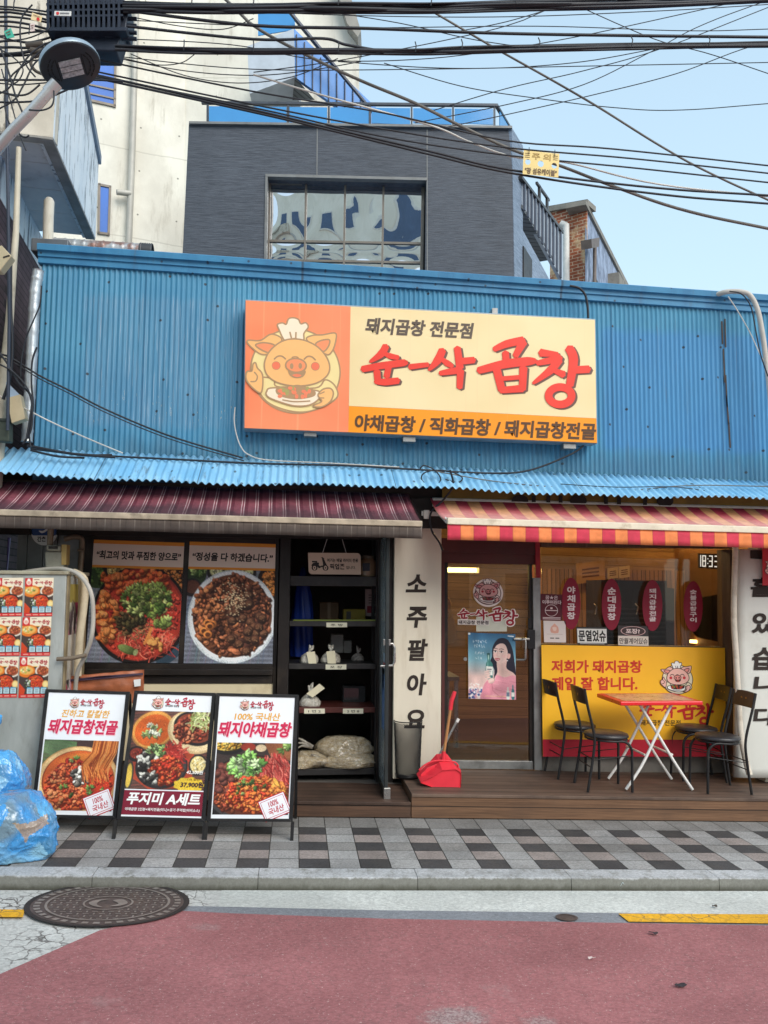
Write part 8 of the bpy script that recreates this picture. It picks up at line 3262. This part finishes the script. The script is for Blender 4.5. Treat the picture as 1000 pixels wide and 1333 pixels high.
cable('twisted cable slanting across the sky to the lower right', [(565, 16), (640, 60), (670, 77), (720, 105), (780, 140), (860, 190), (930, 228), (1070, 292)], .0075, 5.3, CABLEG)
LT = ['uppermost', 'second', 'third', 'fourth', 'lowest']
for i, pts in enumerate(([(130, 78), (330, 119), (500, 147), (660, 183), (800, 194), (1060, 222)],
                         [(120, 92), (330, 136), (500, 168), (660, 192), (830, 207), (1060, 232)],
                         [(110, 96), (330, 140), (500, 178), (660, 202), (830, 219), (1060, 244)],
                         [(100, 92), (330, 143), (432, 167), (560, 197), (670, 222), (860, 245), (1060, 258)],
                         [(100, 96), (330, 146), (432, 170), (560, 201), (670, 226), (860, 253), (1060, 270)])):
    cable(LT[i] + ' of the five black cables fanning from the lamp past the yellow tag', pts, .0055 if i < 3 else .0075, 5.1)
cable('white cable crossing the dark stone wall above the big window', [(330, 97), (420, 124), (560, 163), (610, 184), (668, 204), (740, 212), (860, 240), (1060, 262)], .006, 5.15, CABLEW)
thin = [('thin wire running level along the very top of the sky', [(160, 4), (400, 18), (640, 22), (860, 14), (1060, 2)]),
        ('thin wire crossing between the two bundles toward the right edge', [(160, 26), (420, 36), (700, 34), (900, 40), (1060, 36)]),
        ('thin wire dropping from the topmost bundle into the lower one', [(420, 14), (520, 30), (620, 52), (720, 66)]),
        ('thin wire rising from the lower bundle to the topmost one on the right', [(660, 64), (760, 46), (880, 20), (960, 2)]),
        ('thin wire crossing the stair glazing from the lamp side', [(150, 50), (300, 58), (420, 78), (560, 76), (700, 58)]),
        ('thin wire sagging across the cream wall under the lower bundle', [(170, 70), (240, 98), (310, 108), (380, 100), (440, 76)]),
        ('thin wire rising to the right from the upper bundle near the middle', [(600, 40), (660, 28), (735, 6), (800, -12)]),
        ('thin wire falling right from the topmost bundle', [(740, 2), (850, 50), (930, 72), (1060, 116)]),
        ('thin wire sagging under the lower bundle at the centre', [(440, 80), (560, 88), (660, 88), (760, 80), (850, 64)]),
        ('thin wire rising steeply to the top right corner', [(560, 145), (660, 115), (760, 92), (870, 60), (1060, -14)]),
        ('thin wire rising to the right from the roof balustrade', [(540, 160), (660, 136), (760, 110), (850, 66), (920, 30), (1060, -22)]),
        ('long thin wire crossing the sky above the balustrade', [(560, 170), (660, 149), (770, 124), (880, 96), (980, 60), (1060, 50)]),
        ('thin slack wire dipping across the middle of the sky', [(500, 82), (600, 112), (700, 128), (800, 140), (890, 143), (1060, 130)]),
        ('thin wire running level under the lower bundle on the left', [(160, 74), (330, 90), (550, 90), (760, 86), (1060, 80)]),
        ('thin wire crossing the cream wall from the lamp to the bay', [(135, 72), (240, 92), (330, 98), (400, 92), (470, 80)]),
        ('thin looping wire hanging from the upper bundle over the cream wall', [(172, 22), (235, 34), (290, 38), (330, 24)]),
        ('thin loose wire curling over the cream wall right of the lamp', [(150, 73), (200, 84), (235, 82), (254, 70)]),
        ('thin wire crossing the balcony glass from the lower bundle', [(330, 94), (420, 82), (500, 68), (590, 50), (670, 30), (760, -8)])]
for lab, pts in thin:
    cable(lab, pts, .0032, 5.3)
left = [('thin black cable sagging across the far top left corner', [(-40, 40), (20, 52), (60, 40), (64, 30)], .004),
        ('thin black cable curling below the green tag', [(-10, 60), (14, 72), (30, 90), (20, 108), (4, 100)], .004),
        ('thin black wire falling beside the dark blue conduit', [(2, 90), (16, 140), (26, 176), (34, 196)], .004),
        ('thin black wire crossing low over the stained balcony front', [(-30, 106), (20, 110), (56, 108), (90, 104)], .004),
        ('black cable looping behind the lamp arm', [(-20, 150), (16, 132), (30, 112), (44, 84), (60, 70)], .005),
        ('black cable crossing from the left edge behind the lamp head', [(-60, 104), (40, 104), (120, 104), (160, 106)], .006),
        ('black cable crossing the stained balcony below the lamp', [(-60, 132), (20, 133), (60, 128), (110, 106)], .006),
        ('black cable hanging in a curl in front of the stained balcony', [(42, 6), (28, 24), (27, 56), (34, 84), (46, 100)], .005),
        ('slack black cable looping down the left edge', [(-20, 128), (10, 116), (24, 92), (40, 70), (60, 56)], .005),
        ('black cable dropping from the amplifier box toward the left edge', [(64, 56), (40, 78), (14, 100), (6, 128), (12, 160), (30, 178), (38, 176)], .005),
        ('black cable falling along the stained balcony edge', [(0, 60), (12, 96), (20, 124), (30, 148)], .006),
        ('black cable sagging under the lamp from the left', [(-30, 112), (10, 122), (34, 123), (52, 110)], .0055)]
for lab, pts, r in left:
    cable(lab, pts, r, 4.9)
GB = 'cables on the shop front'
cable('double black cable slanting down across the left of the blue wall', [(-40, 448), (10, 464), (50, 488), (90, 508), (140, 534), (220, 567), (316, 596)], .008, 6.9, CABLE, 'wall_cable', GB, 7.2)
cable('thin black cable beside the double one on the blue wall', [(-40, 452), (10, 468), (50, 492), (90, 512), (140, 538), (220, 571), (318, 600)], .005, 6.9, CABLE, 'wall_cable', GB, 7.2)
cable('white cable slanting down the lower left of the blue wall', [(-40, 498), (10, 520), (60, 546), (110, 569), (160, 590)], .006, 6.9, CABLEW, 'wall_cable', GB, 7.15)
cable('long dark cable lying along the top of the light blue eave', [(40, 584), (90, 590), (150, 594), (230, 598), (330, 603), (450, 606), (540, 611), (640, 616), (690, 612), (742, 592), (760, 580)], .009, 7.18, CABLE, 'wall_cable', GB)
cable('white cable hanging from the left end of the signboard to the eave', [(306, 530), (305, 548), (308, 566), (314, 582), (324, 592), (350, 599), (430, 603), (520, 608)], .0055, 7.2, CABLEW, 'wall_cable', GB)
cable('dark cable running from the roof edge to the top of the signboard', [(742, 372), (754, 375), (762, 384), (765, 398), (766, 414)], .011, 7.2, CABLE, 'wall_cable', GB)
cable('grey cable sagging along the right part of the light blue eave', [(560, 612), (640, 626), (720, 634), (800, 640), (900, 632), (1050, 634)], .005, 7.02, CABLEG, 'wall_cable', GB)
cable('thin dark cable crossing the eave on the far right', [(730, 630), (800, 634), (880, 634), (950, 643), (1050, 646)], .004, 7.0, CABLE, 'wall_cable', GB)
cable('coiled dark cable loop resting on the middle of the eave', [(546, 612), (552, 606), (566, 612), (574, 624), (566, 632), (552, 628), (549, 620), (556, 614), (572, 612), (590, 615), (602, 622), (596, 628), (580, 624)], .006, 6.98, CABLE, 'wall_cable', GB)
cable('black cable dropping between the two awnings beside the pillar', [(586, 612), (590, 632), (578, 650), (561, 668), (562, 690), (572, 706), (576, 716)], .009, 6.95, CABLE, 'wall_cable', GB, 7.2)
cable('pale cable over the roof edge beside the thick conduit', [(948, 386), (960, 404), (976, 432), (990, 462), (1004, 486)], .005, 7.1, CABLEW, 'wall_cable', GB)
cable('black cable hugging the thick pale conduit at the right', [(950, 379), (966, 383), (978, 400), (984, 430), (990, 460), (1000, 490)], .006, 7.04, CABLE, 'wall_cable', GB)
cable('curved black cable in front of the foil wrapped duct', [(54, 372), (52, 396), (44, 416), (34, 440), (28, 468), (27, 490)], .006, 6.95, CABLE, 'wall_cable', GB)
cable('black cable bundle strand beside the junction box', [(-20, 440), (6, 468), (24, 498), (38, 512), (42, 534), (40, 560), (30, 578)], .009, 6.9, CABLE, 'wall_cable', GB)
cable('black cable hanging over the beige junction box', [(-10, 470), (14, 482), (32, 500), (41, 520), (38, 548), (34, 572)], .007, 6.88, CABLE, 'wall_cable', GB)
cable('black cable curling up the lower corner of the blue wall', [(48, 452), (42, 470), (41, 500), (43, 530), (38, 562), (40, 582)], .008, 6.95, CABLE, 'wall_cable', GB)
cable('thick black cable along the pale post', [(14, 340), (14, 400), (16, 450), (13, 490), (4, 520)], .013, 6.95, CABLE, 'wall_cable', GB)
b = MB()
for (xa, ya, xb, yb, r) in ((36, 580, 150, 595, .02), (40, 586, 110, 596, .016), (60, 586, 146, 592, .014)):
    P = curve3([at(xa, ya, 7.05), at((xa + xb) / 2, (ya + yb) / 2 + 3, 7.03), at(xb, yb, 7.05)], 6)
    b.tube([tuple(p) for p in P], r * .6, 7)
tag(b.build('cable_bundle', CABLE), 'dark bundle of old cables lying on the left end of the eave', 'cable bundle', GB)
b = MB()
for (x0_, y0_, x1_, y1_) in ((944, 415, 945, 452), (940, 418, 941, 448), (942, 454, 944, 498), (945, 488, 947, 530), (946, 515, 949, 552), (949, 550, 951, 583)):
    b.slab(FACE(YW - .012), [(x0_ - .9, y0_), (x0_ + .9, y0_), (x1_ + .9, y1_), (x1_ - .9, y1_)], .004)
tag(b.build('metal_strip', mat('old_bracket_strip', (74, 66, 60), .7, .2, .3, 12)), 'broken row of rusty vertical strips left on the right of the blue wall', 'strips')

# warning tag and small tags on the cables
pt5 = FACE(5.05)
wt = thing('warning_tag', 'yellow plastic cable warning tag with three holes hanging on the heavy cable', 'tag', tuple(pt5.pt(704, 231)))
QT = [(682, 195.5), (728.5, 200), (727, 231), (680.5, 226.5)]
mt = quadmap(pt5, QT)
hol = [(.13, .47, .075, .12), (.49, .50, .085, .13), (.87, .52, .075, .12)]
b = MB()
nn = 24
# plate built as strips around the three holes
cuts = [(0, .31), (.31, .68), (.68, 1)]
for (ua, ub), (hx, hy, hrx, hry) in zip(cuts, hol):
    ringp = [(hx + hrx * math.cos(a), hy + hry * math.sin(a)) for a in np.linspace(0, 2 * math.pi, nn + 1)[:-1]]
    outp = []
    for (x, y) in ringp:
        dx, dy = x - hx, y - hy
        tx = ((ub - hx) / dx) if dx > 1e-9 else ((ua - hx) / dx if dx < -1e-9 else 1e9)
        ty = ((1 - hy) / dy) if dy > 1e-9 else ((0 - hy) / dy if dy < -1e-9 else 1e9)
        t_ = min(tx, ty)
        outp.append((hx + dx * t_, hy + dy * t_))
    for cx_, cy_ in ((ua, 0), (ub, 0), (ub, 1), (ua, 1)):
        j = min(range(nn), key=lambda i: (outp[i][0] - cx_) ** 2 + (outp[i][1] - cy_) ** 2)
        outp[j] = (cx_, cy_)
    for off in (0, -.004):
        vs = [mt(x, y, off) for x, y in ringp + outp]
        b.add(vs, [(i, (i + 1) % nn, nn + (i + 1) % nn, nn + i) for i in range(nn)])
b.build('plate', mat('yellow_tag_plastic', (226, 200, 128), .5, 0, .06, 6), wt)
b = MB()
TG = L((96, 70, 30))
text(b, '"광 섬유케이블"', mt, TG, .035, .002, 0, (.06, .70, .95, .96))
text(b, '주 의', mt, L((206, 176, 96)), .06, .0015, 0, (.24, .06, .76, .34))
text(b, '주 의', mt, L((150, 116, 50)), .0, .002, 0, (.24, .06, .76, .34))
for (u, w) in ((.04, .14), (.83, .13)):
    for k in range(3):
        b.poly([mt(u, .1 + k * .08, .002), mt(u + w, .1 + k * .08, .002), mt(u + w, .12 + k * .08, .002), mt(u, .12 + k * .08, .002)], TG)
b.build('lettering', PRINT, wt, fix=False)
b = MB()
for u in (.14, .86):
    p = np.array(mt(u, .04))
    b.tube([tuple(p + (0, -.008, -.02)), tuple(p + (0, -.012, .02)), tuple(p + (.006, .01, .035))], .0025, 5)
b.build('cable_tie', CABLE, wt)
for lab, q, c, k in (('small beige warning tag with a red dot beside the amplifier box', [(42, 16), (55, 21), (53, 29), (40, 25)], (232, 208, 160), 1),
                     ('small green cable tag at the left edge', [(5, 41), (14, 36), (19, 48), (9, 50)], (70, 176, 150), 2),
                     ('small faded pinkish tag hanging left of the amplifier box', [(39, 31), (45, 30), (45, 40), (40, 41)], (216, 196, 190), 3)):
    pt4 = FACE(4.85)
    t = thing('cable_tag', lab, 'tag', tuple(pt4.pt(*q[3])))
    MB().slab(pt4, q, .003).build('plate', mat('tag_plastic', c, .5, 0, .06, 8), t)
    b = MB()
    m = quadmap(pt4, q, .003)
    b.poly([m(.15, .2, .001), m(.8, .2, .001), m(.8, .3, .001), m(.15, .3, .001)], L((120, 80, 60)))
    if k == 1:
        b.ell(m, .68, .62, .16, .22, L((206, 50, 50)), .001)
    else:
        b.poly([m(.2, .5, .001), m(.7, .5, .001), m(.7, .6, .001), m(.2, .6, .001)], L((90, 70, 60)))
    b.build('print', PRINT, t, fix=False)
cl = MB()
for (xa, ya, xb, yb, r) in ((34, 60, 56, 57, .02), (40, 66, 58, 68, .022), (44, 74, 56, 70, .012)):
    cl.tube([tuple(at(xa, ya, 4.95)), tuple(at(xb, yb, 4.95))], r, 9)
P = curve3([at(44, 72, 4.95), at(40, 82, 4.95), at(46, 92, 4.95), at(58, 97, 4.95)], 6)
cl.tube([tuple(p) for p in P], .010, 8)
tag(cl.build('splice_clamp', mat('brown_grey_clamp', (96, 88, 80), .6, .3, .3, 12)), 'brownish splice clamp with a bent hook left of the lamp head', 'clamp')
